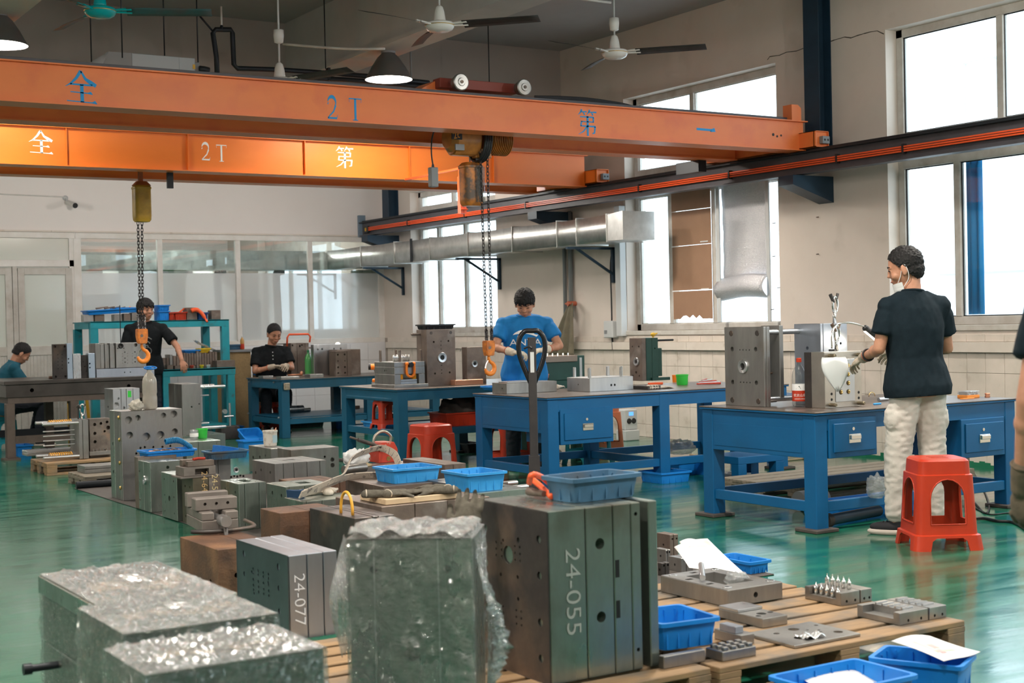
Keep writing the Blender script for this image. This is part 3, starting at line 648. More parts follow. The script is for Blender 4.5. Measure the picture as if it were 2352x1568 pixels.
bm = B(); x0, x1 = ony(943, 200, 10.3).x, ony(1013, 200, 10.3).x; prism(bm, [(x0, wz - .05), (x1, wz - .05), (x1, wz + .04), (x1 - .03, wz + .055), (x1 - .12, wz + .04)], 10.16, 10.46, 'xz'); part('drive_cover', bm, M_ORANGE, tr, world=True)
for px in (1065, 1210):
 x = ony(px, 200, 9.9).x
 for yy in (9.955, 10.86):
  bm = B(); lathe(bm, [(.012, -.03), (.030, -.03), (.034, -.024), (.062, -.024), (.070, -.018), (.070, .0), (.055, .004), (.055, .06), (.02, .06)], (x, yy, wz), 28, 'y'); part('wheel', bm, M_STEEL, tr, 'auto', world=True)
  bm = B(); cyl(bm, (x, yy - .034, wz), (x, yy + .1, wz), .014, seg=12); part('axle', bm, M_STEELD, tr, world=True)
bm = B()
for k in range(3):
 tube(bm, curve_pts([ony(1228 + k * 3, 222 + k * 3, 11.1), ony(1290, 223 + k * 3, 11.1), ony(1360, 228 + k * 3, 11.1), ony(1440, 241 + k * 3, 11.1), ony(1500, 262 + k * 2, 11.1)]), .012, 6)
tag(part('power_cable', bm, M_BLACK, None, True), 'black cable loop arching over the nearer crane beside the window', 'cable')
def chain_bm(bm, p0, p1, pitch=.030, rw=.011, th=.0038):
 p0, p1 = Vector(p0), Vector(p1); n = max(2, int((p1 - p0).length / pitch)); u, v, d = frame_axes(p1 - p0)
 for i in range(n):
  c = p0 + (p1 - p0) * ((i + .5) / n); s = u if i % 2 else v; L_ = pitch * .68
  pts = []
  for k in range(8):
   a = 2 * PI * k / 8; off = d * (L_ * .5 if math.sin(a) > 0 else -L_ * .5) * (1 if abs(math.sin(a)) > .1 else 0)
   pts.append(c + s * (rw * math.cos(a)) + d * (rw * math.sin(a)) + off)
  tube(bm, pts, th, 5, closed=True)
 return bm
M_CHAIN = mat('dark_chain', (.045, .04, .04), .35, .8)
def hook_block(r, p, size=1.0, open_dir=1):
 """orange hook block hanging at p (top of the block); world coordinates"""
 s = size; x, y, z = p
 bm = B(); prism(bm, [(x - .045 * s, z), (x + .045 * s, z), (x + .047 * s, z - .06 * s), (x + .036 * s, z - .13 * s), (x - .032 * s, z - .13 * s), (x - .045 * s, z - .07 * s)], y - .035 * s, y + .035 * s, 'xz')
 bmesh.ops.bevel(bm, geom=list(bm.edges), offset=.006, segments=2, affect='EDGES'); part('hook_block', bm, mat('hook_block_orange', (.72, .22, .025), .38, 0, (.40, .12, .03), 25), r, 'auto', world=True)
 bm = B(); cyl(bm, (x - .01 * s, y - .037 * s, z - .06 * s), (x - .01 * s, y - .034 * s, z - .06 * s), .014 * s, seg=14); part('pin', bm, M_BROWN, r, world=True)
 o = open_dir
 pts = [(x, z - .12 * s), (x, z - .16 * s), (x + .018 * s * o, z - .185 * s)] + [(x + (.008 + .046 * math.cos(a)) * s * o, z - (.235 + .050 * math.sin(a)) * s) for a in [math.radians(q) for q in (-55, -20, 15, 50, 85, 120, 150, 175)]]
 rad = [.012, .014, .015, .017, .019, .021, .022, .021, .018, .013, .007]
 pts = [(px, y, pz) for px, pz in pts]
 bm = tube(B(), curve_pts(pts, 3), [rad[min(int(i / 3), 10)] * s for i in range(31)], 10); part('hook', bm, mat('hook_paint', (.80, .24, .03), .35), r, True, world=True)
 bm = B(); tube(bm, [(x + .006 * s * o, y, z - .155 * s), (x - .028 * s * o, y, z - .20 * s), (x - .038 * s * o, y, z - .235 * s)], .006 * s, 6); part('latch', bm, M_CHROME, r, world=True)
def spring_bm(bm, p0, p1, r, t, turns):
 p0, p1 = Vector(p0), Vector(p1); u, v, d = frame_axes(p1 - p0); n = int(turns * 8)
 return tube(bm, [p0 + (p1 - p0) * (i / n) + u * r * math.cos(i * PI / 4) + v * r * math.sin(i * PI / 4) for i in range(n + 1)], t, 4)
M_HOIST = mat('hoist_casing', (.48, .19, .035), .38, .1, (.34, .13, .03), 14)
HY = 10.42
def P1(px, py, dy=0): return ony(px, py, HY + dy)
h1 = thing('chain_hoist', 'brown-orange electric chain hoist hanging under the nearer crane', 'hoist', P1(1100, 330))
a, b = P1(1028, 330), P1(1092, 330); zc = P1(1060, 318).z
bm = B(); pts = []
for k in range(10):
 q = 2 * PI * (k + .5) / 10; pts.append((HY + .13 * math.sin(q), zc + .155 * math.cos(q)))
prism(bm, pts, a.x + .03, b.x, 'yz'); bmesh.ops.bevel(bm, geom=list(bm.edges), offset=.012, segments=2, affect='EDGES')
part('gear_casing', bm, M_HOIST, h1, 'auto', world=True)
bm = B(); lathe(bm, [(.02, a.x - .015), (.09, a.x - .005), (.125, a.x + .035), (.12, a.x + .05)], (0, HY, zc), 20, 'x'); part('end_cover', bm, M_HOIST, h1, 'auto', world=True)
p = P1(1048, 300, -.13); bm = B(); box(bm, p.x - .05, HY - .145, zc - .03, p.x + .05, HY - .128, zc + .13, .003); part('rating_plate', bm, M_BLACK, h1, world=True)
bm = text_bm('2t', .075, M_negy(p.x - .01, HY - .146, zc + .0, .25)); part('rating_text', bm, mat('orange_text', (.8, .3, .03), .5), h1, world=True)
bm = B(); box(bm, p.x + .0, HY - .115, zc - .115, p.x + .085, HY - .112 + .012, zc - .065); part('data_plate', bm, M_GREY, h1, world=True)
bm = B()
for k in range(4):
 q = b.x + .015 + .02 * k; tube(bm, [(q + .02 * math.sin(t) * .6, HY + .145 * math.cos(t), zc - .02 + .17 * math.sin(t)) for t in [2 * PI * i / 16 for i in range(16)]], .012, 6, closed=True)
part('cable_bundle', bm, M_BLACK, h1, True, world=True)
c, d = P1(1112, 330), P1(1163, 330)
bm = B(); lathe(bm, [(.02, c.x), (.115, c.x), (.115, d.x - .06), (.12, d.x - .05), (.12, d.x - .03), (.08, d.x), (.02, d.x)], (0, HY, zc + .0), 26, 'x'); part('motor', bm, M_HOIST, h1, 'auto', world=True)
for k in range(11):
 q = c.x + .03 + k * .018
 bm = B(); lathe(bm, [(.112, q), (.132, q), (.132, q + .005), (.112, q + .005)], (0, HY, zc), 24, 'x', closed=False); part('cooling_fin', bm, M_HOIST, h1, world=True)
bm = B(); box(bm, b.x - .02, HY - .04, zc - .16, c.x + .05, HY + .04, zc - .08, .006); box(bm, b.x, HY - .05, zc + .1, c.x, HY + .05, 3.26); part('suspension', bm, M_HOIST, h1, world=True)
tp = P1(1122, 782)
for k, px in enumerate((1103, 1119)):
 p = P1(px, 345, -.06); q = Vector((tp.x + (-.026 if k == 0 else .026), HY - .01, tp.z + .005)); bm = chain_bm(B(), p, q); o = part('lifting_chain', bm, M_CHAIN, h1, world=True); o['kind'] = 'stuff'
 bm = spring_bm(B(), q + Vector((0, 0, .09)), q, .014, .0035, 7); part('buffer_spring', bm, M_CHAIN, h1, world=True)
hook_block(h1, (tp.x, HY, tp.z), 1.0, 1)
bk = P1(1090, 420, -.0)
bm = B(); zt_, zb_ = P1(1090, 372).z, P1(1090, 472).z; w = .095
def rrect(cx_, cy_, hx, hy, r, n=4):
 out = []
 for sx, sy, a0 in ((1, 1, 0), (-1, 1, 90), (-1, -1, 180), (1, -1, 270)):
  for k in range(n + 1):
   t = math.radians(a0 + 90 * k / n); out.append((cx_ + sx * (hx - r) + r * math.cos(t), cy_ + sy * (hy - r) + r * math.sin(t)))
 return out
def loft(bm, sections, cap0=True, cap1=True):
 rings = [[bm.verts.new(p) for p in s] for s in sections]; n = len(rings[0])
 for a_, b_ in zip(rings, rings[1:]):
  for i in range(n): bm.faces.new((a_[i], a_[(i + 1) % n], b_[(i + 1) % n], b_[i]))
 if cap0: bm.faces.new(rings[0][::-1])
 if cap1: bm.faces.new(rings[-1])
 bmesh.ops.recalc_face_normals(bm, faces=bm.faces); return bm
def bucket(r, cx_, cy_, z0, z1, hx, hy, m, name='chain_bucket'):
 sec = []
 for z, s in ((z0, .78), (z0 + .02, .95), (z0 + .06, 1.0), (z1 - .05, 1.0), (z1 - .045, 1.06), (z1 - .03, 1.06), (z1, .75)):
  sec.append([(x, y, z) for x, y in rrect(cx_, cy_, hx * s, hy * s, min(hx, hy) * .5 * s)])
 part(name, loft(B(), sec), m, r, 'auto', world=True)
bucket(h1, bk.x, HY + .06, zb_, zt_, .090, .075, mat('rust_orange_bucket', (.55, .19, .03), .4, .2, (.10, .07, .05), 5, lo=.42, hi=.56, obj=False))
bm = B(); sheet(bm, lambda u, v: (bk.x - .0 + .095 * u, HY - .018 - .006 * math.sin(u * 16 + v * 3), zb_ + .03 + (zt_ - zb_ - .07) * v), 14, 6, .001); part('plastic_wrap', bm, M_FILM, h1, True, world=True)
bm = B(); box(bm, bk.x - .02, HY + .04, zt_ - .01, bk.x - .01, HY + .05, zc - .1); box(bm, bk.x + .04, HY + .04, zt_ - .01, bk.x + .06, HY + .05, zc - .1); part('bucket_strap', bm, M_BROWN, h1, world=True)
pb = thing('limit_switch_box', 'grey box dangling on a black cable from the nearer crane', 'switch box', P1(995, 405))
bm = B(); box(bm, -.035, -.03, -.09, .035, .03, .075, .006); o = part('switch_body', bm, M_GREY, pb); bm = B(); cyl(bm, (0, 0, .07), (0, 0, .1), .014, .01, 10); part('gland', bm, M_BLACK, pb)
bm = B(); tube(bm, curve_pts([(-.01, -.30, .42), (-.01, -.1, .40), (0, 0, .33), (-.012, 0, .2), (0, 0, .095)]), .007, 6); part('cable', bm, M_BLACK, pb, True)
p = ony(1064, 405, 12.2); q = ony(1068, 490, 12.2)
fs = thing('conductor_arm', 'orange slotted steel arm hanging behind the wrapped chain bucket', 'bracket', (p.x, 12.2, q.z))
bm = B(); box(bm, p.x - .035, 12.2, q.z, p.x - .005, 12.26, p.z); box(bm, p.x + .0, 12.2, q.z, p.x + .03, 12.26, p.z - .04); part('arm_plate', bm, M_CONDUCT, fs, world=True)
for k in range(5):
 bm = B(); z = q.z + .04 + k * .065; cyl(bm, (p.x - .045, 12.19, z), (p.x + .035, 12.19, z), .008, seg=8); part('spacer_bolt', bm, M_CONDUCT, fs, world=True)
bm = B(); box(bm, p.x - .01, 12.26, p.z - .02, p.x + .01, 12.28, 2.905); box(bm, p.x - .01, 12.26, 2.885, p.x + .01, 13.41, 2.905); part('hanger', bm, M_CONDUCT, fs, world=True)
HY2 = 14.0
def P2(px, py): return ony(px, py, HY2)
h2 = thing('chain_hoist', 'chain hoist with yellow chain bag under the farther crane', 'hoist', P2(320, 395))
z2 = P2(320, 372).z + .06
bm = B(); lathe(bm, [(.02, P2(252, 390).x), (.08, P2(254, 390).x), (.11, P2(262, 390).x), (.11, P2(300, 390).x), (.02, P2(302, 390).x)], (0, HY2, z2), 20, 'x'); part('motor', bm, M_HOIST, h2, 'auto', world=True)
for k in range(8):
 q = P2(262, 390).x + .02 * k; bm = B(); lathe(bm, [(.108, q), (.122, q), (.122, q + .006), (.108, q + .006)], (0, HY2, z2), 20, 'x', closed=False); part('cooling_fin', bm, M_HOIST, h2, world=True)
bm = B(); lathe(bm, [(.02, P2(336, 390).x), (.12, P2(338, 390).x), (.13, P2(368, 390).x), (.08, P2(388, 390).x), (.02, P2(390, 390).x)], (0, HY2, z2), 10, 'x'); part('gear_casing', bm, M_HOIST, h2, 'auto', world=True)
bm = B(); box(bm, P2(300, 390).x, HY2 - .07, z2 - .08, P2(340, 390).x, HY2 + .07, 3.3); box(bm, P2(322, 390).x - .02, HY2 - .02, P2(323, 428).z, P2(322, 390).x + .02, HY2 + .02, z2); part('suspension', bm, mat('brown_orange', (.35, .10, .03), .5), h2, world=True)
bm = B(); box(bm, P2(300, 390).x, 13.42, 3.298, P2(340, 390).x, 14.5, 3.33, .003); part('trolley_bar', bm, M_BROWN, h2, world=True)
c2 = P2(324, 460); bucket(h2, c2.x, HY2 - .02, P2(324, 510).z, P2(324, 424).z, .085, .07, mat('yellow_chain_bag', (.50, .30, .025), .5, 0, (.26, .15, .02), 6, bump=.2, bscale=25), 'chain_bag')
bm = B(); cc = P2(324, 424); sec = [[(x, y, cc.z - .012) for x, y in rrect(c2.x, HY2 - .02, .088, .073, .04)], [(x, y, cc.z + .03) for x, y in rrect(c2.x, HY2 - .02, .05, .045, .025)]]; loft(bm, sec); part('bag_collar', bm, mat('brown_orange', (.35, .10, .03), .5), h2, world=True)
t2 = P2(325, 755)
for k in (-1, 1):
 bm = chain_bm(B(), (P2(320, 512).x + k * .02, HY2 - .02, P2(320, 512).z + .01), (t2.x + k * .012, HY2, t2.z), .032, .012); o = part('lifting_chain', bm, M_CHAIN, h2, world=True); o['kind'] = 'stuff'
 for j in (-1, 1):
  bm = spring_bm(B(), (t2.x + k * .022 + j * .012, HY2, t2.z + .14), (t2.x + k * .02 + j * .012, HY2, t2.z), .012, .0035, 11); part('buffer_spring', bm, M_CHAIN, h2, world=True)
hook_block(h2, (t2.x, HY2, t2.z), 1.15, 1)
M_SHADE = mat('lamp_shade_grey', (.20, .20, .20), .35, .6)
M_BULB = mat('lamp_glow', (1, 1, 1), .5, emit=(1, .97, .90), estr=60)
M_SHIN = mat('shade_inside', (.9, .9, .88), .4)
def bell_lamp(loc, s, ztop, label, energy):
 r = thing('pendant_lamp', label, 'lamp', loc)
 prof = [(.030, .34), (.034, .30), (.050, .29), (.052, .26), (.105, .21), (.165, .12), (.222, .01), (.230, 0)]
 pin = [(.226, 0), (.218, .01), (.160, .12), (.10, .205), (.02, .25)]
 bm = B(); lathe(bm, [(a * s, b * s) for a, b in prof], (0, 0, 0), 36, 'z', False); part('lamp_shade', bm, M_SHADE, r, True)
 bm = B(); lathe(bm, [(a * s, b * s) for a, b in pin], (0, 0, 0), 36, 'z', False); part('shade_lining', bm, M_SHIN, r, True)
 bm = B(); ell(bm, (0, 0, .06 * s), (.17 * s, .17 * s, .09 * s), 24, 12); part('bulb', bm, M_BULB, r, True)
 bm = B(); cyl(bm, (0, 0, .33 * s), (0, 0, .37 * s), .05 * s, .045 * s, 16); cyl(bm, (0, 0, .37 * s), (0, 0, ztop - .02), .008, seg=8); cyl(bm, (0, 0, ztop - .02), (0, 0, ztop), .07 * s, seg=20); part('lamp_rod', bm, M_GREY, r, 'auto')
 lamp_light(loc[0], loc[1], loc[2] - .05, energy * .55)
 return r
EN = 90
p = onx(893, 183, 6.5); bell_lamp(tuple(p), 1.02, 4.03 - p.z, 'glowing bell lamp hanging before the white beam, right of the black pipe', EN)
p = onx(0, 104, pA.x - .17); bell_lamp(tuple(p), 1.0, 4.03 - p.z, 'glowing bell lamp cut by the left edge of the picture', EN)
for (x, y) in ((4.9, 5.6), (8.2, 5.8), (1.5, 5.0), (1.0, 1.0), (4.8, 1.2), (8.0, 1.2), (8.4, 11.7), (-1.6, 9.0), (-1.6, 4.5), (5.3, 12.1), (-4.5, 7.5), (1.3, 12.1)):
 lamp_light(x, y, 3.75 if y < 11 else 3.15, EN if y < 11 else EN * (.6 if x > 8 else .22))
 if y < 9:  # added point fills without fixtures, to brighten the crane web
  pl = bpy.data.lights.new('lamp_and_fill_light', 'POINT'); pl.energy = EN * .85; pl.color = (1, .94, .85); pl.shadow_soft_size = .1
  po = bpy.data.objects.new('lamp_and_fill_light', pl); COL.objects.link(po); po.location = (x, y, 3.6)
for (x, y) in ((8.2, 16.3), (5.3, 16.3), (2.2, 16.3), (-1.5, 16.3), (8.3, 21.8), (5.2, 21.8), (2.0, 21.8)):  # added fill lights, no fixtures, brightening the back wall and room beyond
 pl = bpy.data.lights.new('lamp_and_fill_light', 'POINT'); pl.energy = EN * (.95 if y < 19 else 1.5); pl.color = (1, .94, .87); pl.shadow_soft_size = .12
 po = bpy.data.objects.new('lamp_and_fill_light', pl); COL.objects.link(po); po.location = (x, y, 3.1)
def fan(label, c, hub, blade_m, ang, zrod, canopy=None, rad=.85):
 r = thing('ceiling_fan', label, 'fan', tuple(c))
 bm = B(); lathe(bm, [(.02, -.062), (.075, -.055), (.105, -.040), (.118, -.020), (.122, -.002), (.122, .012), (.108, .022), (.05, .028)], (0, 0, 0), 36); part('motor_housing', bm, hub, r, True)
 bm = B(); lathe(bm, [(.119, -.008), (.1235, -.006), (.1235, -.001), (.119, .001)], (0, 0, 0), 36, 'z', False); part('gold_band', bm, M_BRASS, r, True)
 bm = B(); lathe(bm, [(.052, .03), (.050, .05), (.042, .11), (.030, .15), (.012, .165)], (0, 0, 0), 24); part('canopy_cup', bm, hub, r, True)
 bm = B(); cyl(bm, (0, 0, .15), (0, 0, zrod), .009, seg=10); part('down_rod', bm, M_LGREY, r, True)
 if canopy:
  bm = B(); lathe(bm, [(.015, canopy - .07), (.04, canopy - .06), (.047, canopy), (.045, canopy + .05), (.02, canopy + .055)], (0, 0, 0), 20); part('rod_canopy', bm, hub, r, True)
 for k in range(3):
  t = ang + k * 2 * PI / 3; M = Matrix.Rotation(t, 4, 'Z') @ Matrix.Rotation(-.30, 4, 'X')
  bm = B()
  def f(u, v): return M @ Vector((.20 + u * (rad - .20), (-.055 + .125 * v) * (1 - .1 * u) + .01 * math.sin(u * 3), .006 * math.sin(u * PI)))
  sheet(bm, f, 8, 3, .002); part('blade', bm, blade_m, r, True)
  bm = B()
  for s in (-1, 1): q = [M @ Vector((.10, s * .016, .0)), M @ Vector((.24, s * .028, .003))]; cyl(bm, q[0], q[1], .008, .012, 6)
  part('blade_iron', bm, hub, r)
 return r
M_FANW = mat('fan_white', (.74, .73, .70), .25); M_FANC = mat('fan_turquoise', (.0, .36, .38), .2)
M_BLADE = mat('dusty_fan_blade', (.045, .042, .040), .5, .3, (.03, .028, .027), 9); M_BLADE1 = mat('dusty_turquoise_blade', (.03, .12, .13), .5, .2, (.09, .09, .09), 4)
fan('turquoise ceiling fan above the left of the nearer crane', at(230, 25, 3.84), M_FANC, M_BLADE1, math.atan2(-.342, .788), 4.7 - 3.84)
fan('white ceiling fan before the white beam, middle of the picture', at(1010, 58, 3.84), M_FANW, M_BLADE, math.atan2(-.61, .586), 4.7 - 3.84)
fan('white ceiling fan with long rod near the right wall', at(1412, 121, 3.84), M_FANW, M_BLADE, math.atan2(-.625, .576), 4.7 - 3.84, .27)
c4 = CAM + ray(642, 168) * 12.6
fan('white ceiling fan half hidden behind the nearer crane, under a grey rod', (c4.x, c4.y, c4.z - .07), M_FANW, M_BLADE, math.atan2(-.9, .35), 4.7 - c4.z + .07, .40)
def thin(name, label, cat, pts, r, m, group=None, seg=8, smooth=True):
 bm = tube(B(), pts, r, seg); return tag(part(name, bm, m, None, smooth), label, cat, group)
thin('cable_conduit', 'white conduit running from the fan rod to the bell lamp', 'conduit', curve_pts([ony(650, 101, 12.3), ony(720, 107, 12.0), ony(800, 112, 11.6), ony(883, 112, 11.2)], 3), .011, M_WHITEP)
thin('cable_conduit', 'white conduit reaching the fan nearest the right wall', 'conduit', [at(1330, -3, 4.25), at(1403, 6, 4.25)], .011, M_WHITEP)
for (px, py, yy, lb) in ((210, 142, 11.8, 'at the left end of the air unit'), (281, 133, 11.8, 'in front of the left part of the air unit'), (378, 128, 12.4, 'at the middle of the air unit'), (455, 150, 12.4, 'at the right end of the air unit'), (748, 158, 13.0, 'to the clamp of the black pipe'), (1124, 195, 13.5, 'behind the trolley wheels')):
 p = ony(px, py, yy); thin('hanger_rod', 'thin dark ceiling rod hanging ' + lb, 'rod', [(p.x, yy, ZC), tuple(p)], .006, M_BLACKM, None, 6)
p = ony(945, 200, 13.2); thin('hanger_rod', 'thicker grey rod with a clamp right of the bell lamp', 'rod', [(p.x, 13.2, ZC), (p.x, 13.2, p.z)], .011, M_GREY)
Y_ = 13.0
def PP(px, py): return ony(px, py, Y_)
bp = thing('insulated_pipe', 'black insulated pipe rising in a loop above the nearer crane', 'pipe', PP(500, 160))
pts = [PP(499, 175), PP(497, 130), PP(489, 76), PP(495, 68), PP(530, 68), PP(534, 76), PP(537, 148), PP(545, 157), PP(640, 160), PP(760, 168), PP(860, 176), PP(985, 190)]
bm = B(); tube(bm, pts, .024, 10); part('pipe_run', bm, M_NAVY if False else M_BLACKM, bp, True, world=True)
bm = B(); tube(bm, curve_pts([PP(600, 186), PP(680, 181), PP(760, 181), PP(860, 188), PP(985, 200)], 4), .024, 10); part('lower_pipe', bm, M_BLACKM, bp, True, world=True)
bm = B(); tube(bm, [PP(509, 60), PP(508, 15)], .010, 8); part('vent_stub', bm, M_WHITEP, bp, True, world=True)
bm = B(); tube(bm, [PP(489, 72), PP(459, 37)], .010, 8); cyl(bm, PP(509, 68), PP(509, 58), .024, .012); part('stay', bm, M_BLACKM, bp, True, world=True)
bm = B(); p = PP(754, 170); box(bm, p.x - .012, Y_ - .03, p.z - .07, p.x + .012, Y_ + .03, p.z + .06); part('pipe_clamp', bm, M_BLACKM, bp, world=True)
Y_ = 12.1
au = thing('air_unit', 'grey ducted air unit hung behind the nearer crane', 'air conditioner', PP(340, 165))
x0, x1, x2, x3 = PP(222, 150).x, PP(250, 150).x, PP(303, 150).x, PP(448, 150).x; zt_ = PP(380, 128).z; zb_ = zt_ - .24
bm = B(); prism(bm, [(x0, zb_), (x2, zb_), (x2, zt_), (x1, zt_ - .005)], Y_, Y_ + .5, 'xz'); part('plenum', bm, mat('unit_side_grey', (.22, .22, .22), .5, .3), au, world=True)
bm = B(); box(bm, x2, Y_, zb_, x3, Y_ + .5, zt_, .004); box(bm, x2 + .42, Y_ - .003, zb_, x2 + .424, Y_, zt_); part('unit_case', bm, mat('unit_grey', (.34, .36, .37), .45, .3), au, world=True)
bm = B(); box(bm, x3, Y_ + .02, zb_ + .02, x3 + .05, Y_ + .3, zt_ - .03, .004); part('control_cover', bm, M_GREY, au, world=True)
p = PP(449, 151); bm = B(); box(bm, x3 - .022, Y_ - .004, p.z - .03, x3 + .0, Y_, p.z + .01); part('warning_sticker', bm, M_YELLOW, au, world=True)
bm = B(); tube(bm, [PP(458, 158), PP(468, 159), PP(480, 162)], .028, 10); part('drain_hose', bm, M_BLACKM, au, True, world=True)
DX0, DX1, DZ0, DZ1 = 9.37, 9.80, 2.225, 2.515
du = thing('ventilation_duct', 'galvanised rectangular duct along the right wall', 'duct', (DX0, 12.4, DZ0))
ys = [onx(px, 540, DX0).y for px in (1403, 1325, 1280, 1177, 1075, 987, 905, 828)]
def seg(ya, yb, xa=DX0, xb=None, sink=.0):
 bm = B()
 def S_(y, xo, k): return [(xo + k, y, DZ0 + k), (DX1 + xo - DX0 - k, y, DZ0 + k), (DX1 + xo - DX0 - k, y, DZ1 - k), (xo + k, y, DZ1 - k)]
 n = 6; secs = []
 for i in range(n + 1):
  t = i / n; secs.append(S_(ya + (yb - ya) * t, xa + ((xb if xb is not None else xa) - xa) * (3 * t * t - 2 * t ** 3) - sink * math.sin(PI * t), 0.006 * math.sin(PI * t)))
 loft(bm, secs, False, False); part('duct_section', bm, M_GALV, du, True, world=True)
y_end = ony(1430, 530, 12.35).y
for a, b in zip(ys[1:], ys[2:] + [YP + .6]): seg(a + .004, b - .004)
seg(ys[0], ys[1], DX0 - .05, DX0)
bm = B(); x0 = DX0 - .05; yb_ = ys[0]
w = ony(1503, 492, 12.3).x; x0b = ony(1430, 492, 12.3).x
loft(bm, [[(x0, yb_, DZ0), (DX1 - .05, yb_, DZ0), (DX1 - .05, yb_, DZ1), (x0, yb_, DZ1)], [(x0b, 12.3, DZ0 - .01), (w, 12.3, DZ0 - .01), (w, 12.3, DZ1 + .01), (x0b, 12.3, DZ1 + .01)]], False, True); part('duct_end', bm, M_GALV, du, world=True)
for y in ys + [12.32]:
 bm = B(); xo = x0 if y <= ys[0] else DX0;
 if y == 12.32: continue
 box(bm, xo - .012, y - .006, DZ0 - .012, DX1 + .012, y + .006, DZ0); box(bm, xo - .012, y - .006, DZ1, DX1 + .012, y + .006, DZ1 + .012); box(bm, xo - .012, y - .006, DZ0, xo + .001, y + .006, DZ1); part('duct_flange', bm, M_GALV, du, world=True)
bm = B(); yy = onx(946, 570, DX0).y; box(bm, DX0 - .015, yy - .02, DZ0 - .01, DX0 - .002, yy + .03, DZ1 + .02); part('duct_strap', bm, M_BLACKM, du, world=True)
bm = B(); secs = []
for k in range(7):
 t = k / 6 * PI / 2; cxx, cyy = DX0 - .10, YP + .6
 ri, ro = .10, .10 + (DX1 - DX0)
 secs.append([(cxx + ri * math.cos(t), cyy + ri * math.sin(t), DZ0), (cxx + ro * math.cos(t), cyy + ro * math.sin(t), DZ0), (cxx + ro * math.cos(t), cyy + ro * math.sin(t), DZ1), (cxx + ri * math.cos(t), cyy + ri * math.sin(t), DZ1)])
loft(bm, secs, False, False); part('duct_elbow', bm, M_GALV, du, 'auto', world=True)
bm = B(); box(bm, 3.5, YP + .7, DZ0, DX0 - .1, YP + .7 + (DX1 - DX0), DZ1 - .0); part('cross_duct', bm, M_GALV, du, world=True)
def bracket(px_arm, label, y=None, x_out=DX0):
 y = onx(px_arm, 560, XW - .03).y if y is None else y
 r = thing('duct_bracket', label, 'bracket', (XW - .03, y, 1.85), group=None); z = DZ0 - .014
 bm = B(); box(bm, x_out - .02, y - .02, z - .03, XW - .002, y + .02, z - .002); box(bm, XW - .035, y - .02, z - .42, XW - .002, y + .02, z - .002); part('angle_frame', bm, M_NAVY, r, world=True)
 bm = B(); cyl(bm, (x_out + .12, y, z - .02), (XW - .02, y, z - .32), .017, seg=6); part('brace', bm, M_NAVY, r, world=True)
bracket(922, 'dark steel duct bracket nearest the partition corner'); bracket(1144, 'dark steel duct bracket over the far window'); bracket(1405, 'dark steel duct bracket under the duct end')
bracket(0, 'dark steel duct bracket seen through the partition glass', 21.2)
def RB(px, py, y): return ony(px, py, y)
for k, (pxa, lab) in enumerate(((500, 'ribbed grey hose behind the third glass pane'), (635, 'ribbed grey hose behind the fourth glass pane'))):
 y = YP + 1.0; a = RB(pxa - 2, 578, y); b = RB(pxa, 640, y)
 pts = [(a.x + .12, y, DZ0 - .0), (a.x + .02, y, DZ0 + .02 - .05), (a.x, y, DZ0 - .15), (a.x + .01, y, DZ0 - .45), (a.x + .02, y, 1.3)]
 cp = curve_pts(pts, 8); bm = tube(B(), cp, [.055 + .008 * (i % 2) for i in range(len(cp))], 12); tag(part('flexible_hose', bm, M_GREY, None), lab, 'hose')
bm = B(); y = 21.8; a, b = RB(385, 640, y), RB(426, 640, y)
gm = thing('machine_cabinet', 'tall green machine cabinet behind the frosted pane', 'machine', (a.x, y, 0)); box(bm, a.x, y, 0, b.x, y + .8, RB(400, 628, y).z, .01); part('cabinet_body', bm, mat('machine_green', (.08, .20, .07), .5), gm, world=True)
bm = B(); box(bm, a.x + .05, y + .1, RB(400, 628, y).z, a.x + .45, y + .5, RB(400, 585, y).z); part('filter_box', bm, M_GREY, gm, world=True)
y = 22.6; a, b = RB(400, 640, y), RB(502, 640, y); zt_ = RB(440, 605, y).z
wm = thing('white_machine', 'white machine with orange top behind the third pane', 'machine', (a.x, y, 0)); bm = B(); prism(bm, [(a.x, 0), (b.x + .35, 0), (b.x + .35, zt_ - .55), (b.x - .25, zt_), (a.x, zt_)], y, y + 1.2, 'xz'); part('machine_body', bm, mat('machine_white', (.62, .64, .62), .5), wm, world=True)
bm = B(); box(bm, a.x + .02, y - .01, zt_, b.x - .3, y + 1.0, zt_ + .07); part('orange_top', bm, M_CONDUCT, wm, world=True)
y = 21.0; a, b = RB(272, 615, y), RB(315, 615, y); zt_ = RB(290, 606, y).z
wm = thing('white_machine', 'small white machine with orange lid behind the second pane', 'machine', (a.x, y, 0)); bm = B(); box(bm, a.x, y, 0, b.x, y + .8, zt_ - .02); part('machine_body', bm, mat('machine_white', (.62, .64, .62), .5), wm, world=True)
bm = B(); prism(bm, [(a.x - .03, zt_ - .02), (b.x, zt_ - .02), (b.x, zt_ + .07), (a.x + .12, zt_ + .07)], y - .02, y + .8, 'xz'); part('orange_lid', bm, M_CONDUCT, wm, world=True)
y = YP + .35; a, b = RB(190, 680, y), RB(284, 680, y); z0_, z1_ = RB(230, 733, y).z, RB(230, 676, y).z
ac = thing('cooling_unit', 'beige cooling unit with round fans behind the frosted pane', 'cooler', (a.x, y, z0_)); bm = B(); box(bm, a.x, y, z0_, b.x, y + .3, z1_, .01); box(bm, a.x + .1, y + .1, 0, a.x + .14, y + .14, z0_); box(bm, b.x - .14, y + .1, 0, b.x - .1, y + .14, z0_); part('unit_case', bm, mat('beige_case', (.45, .42, .38), .5), ac, world=True)
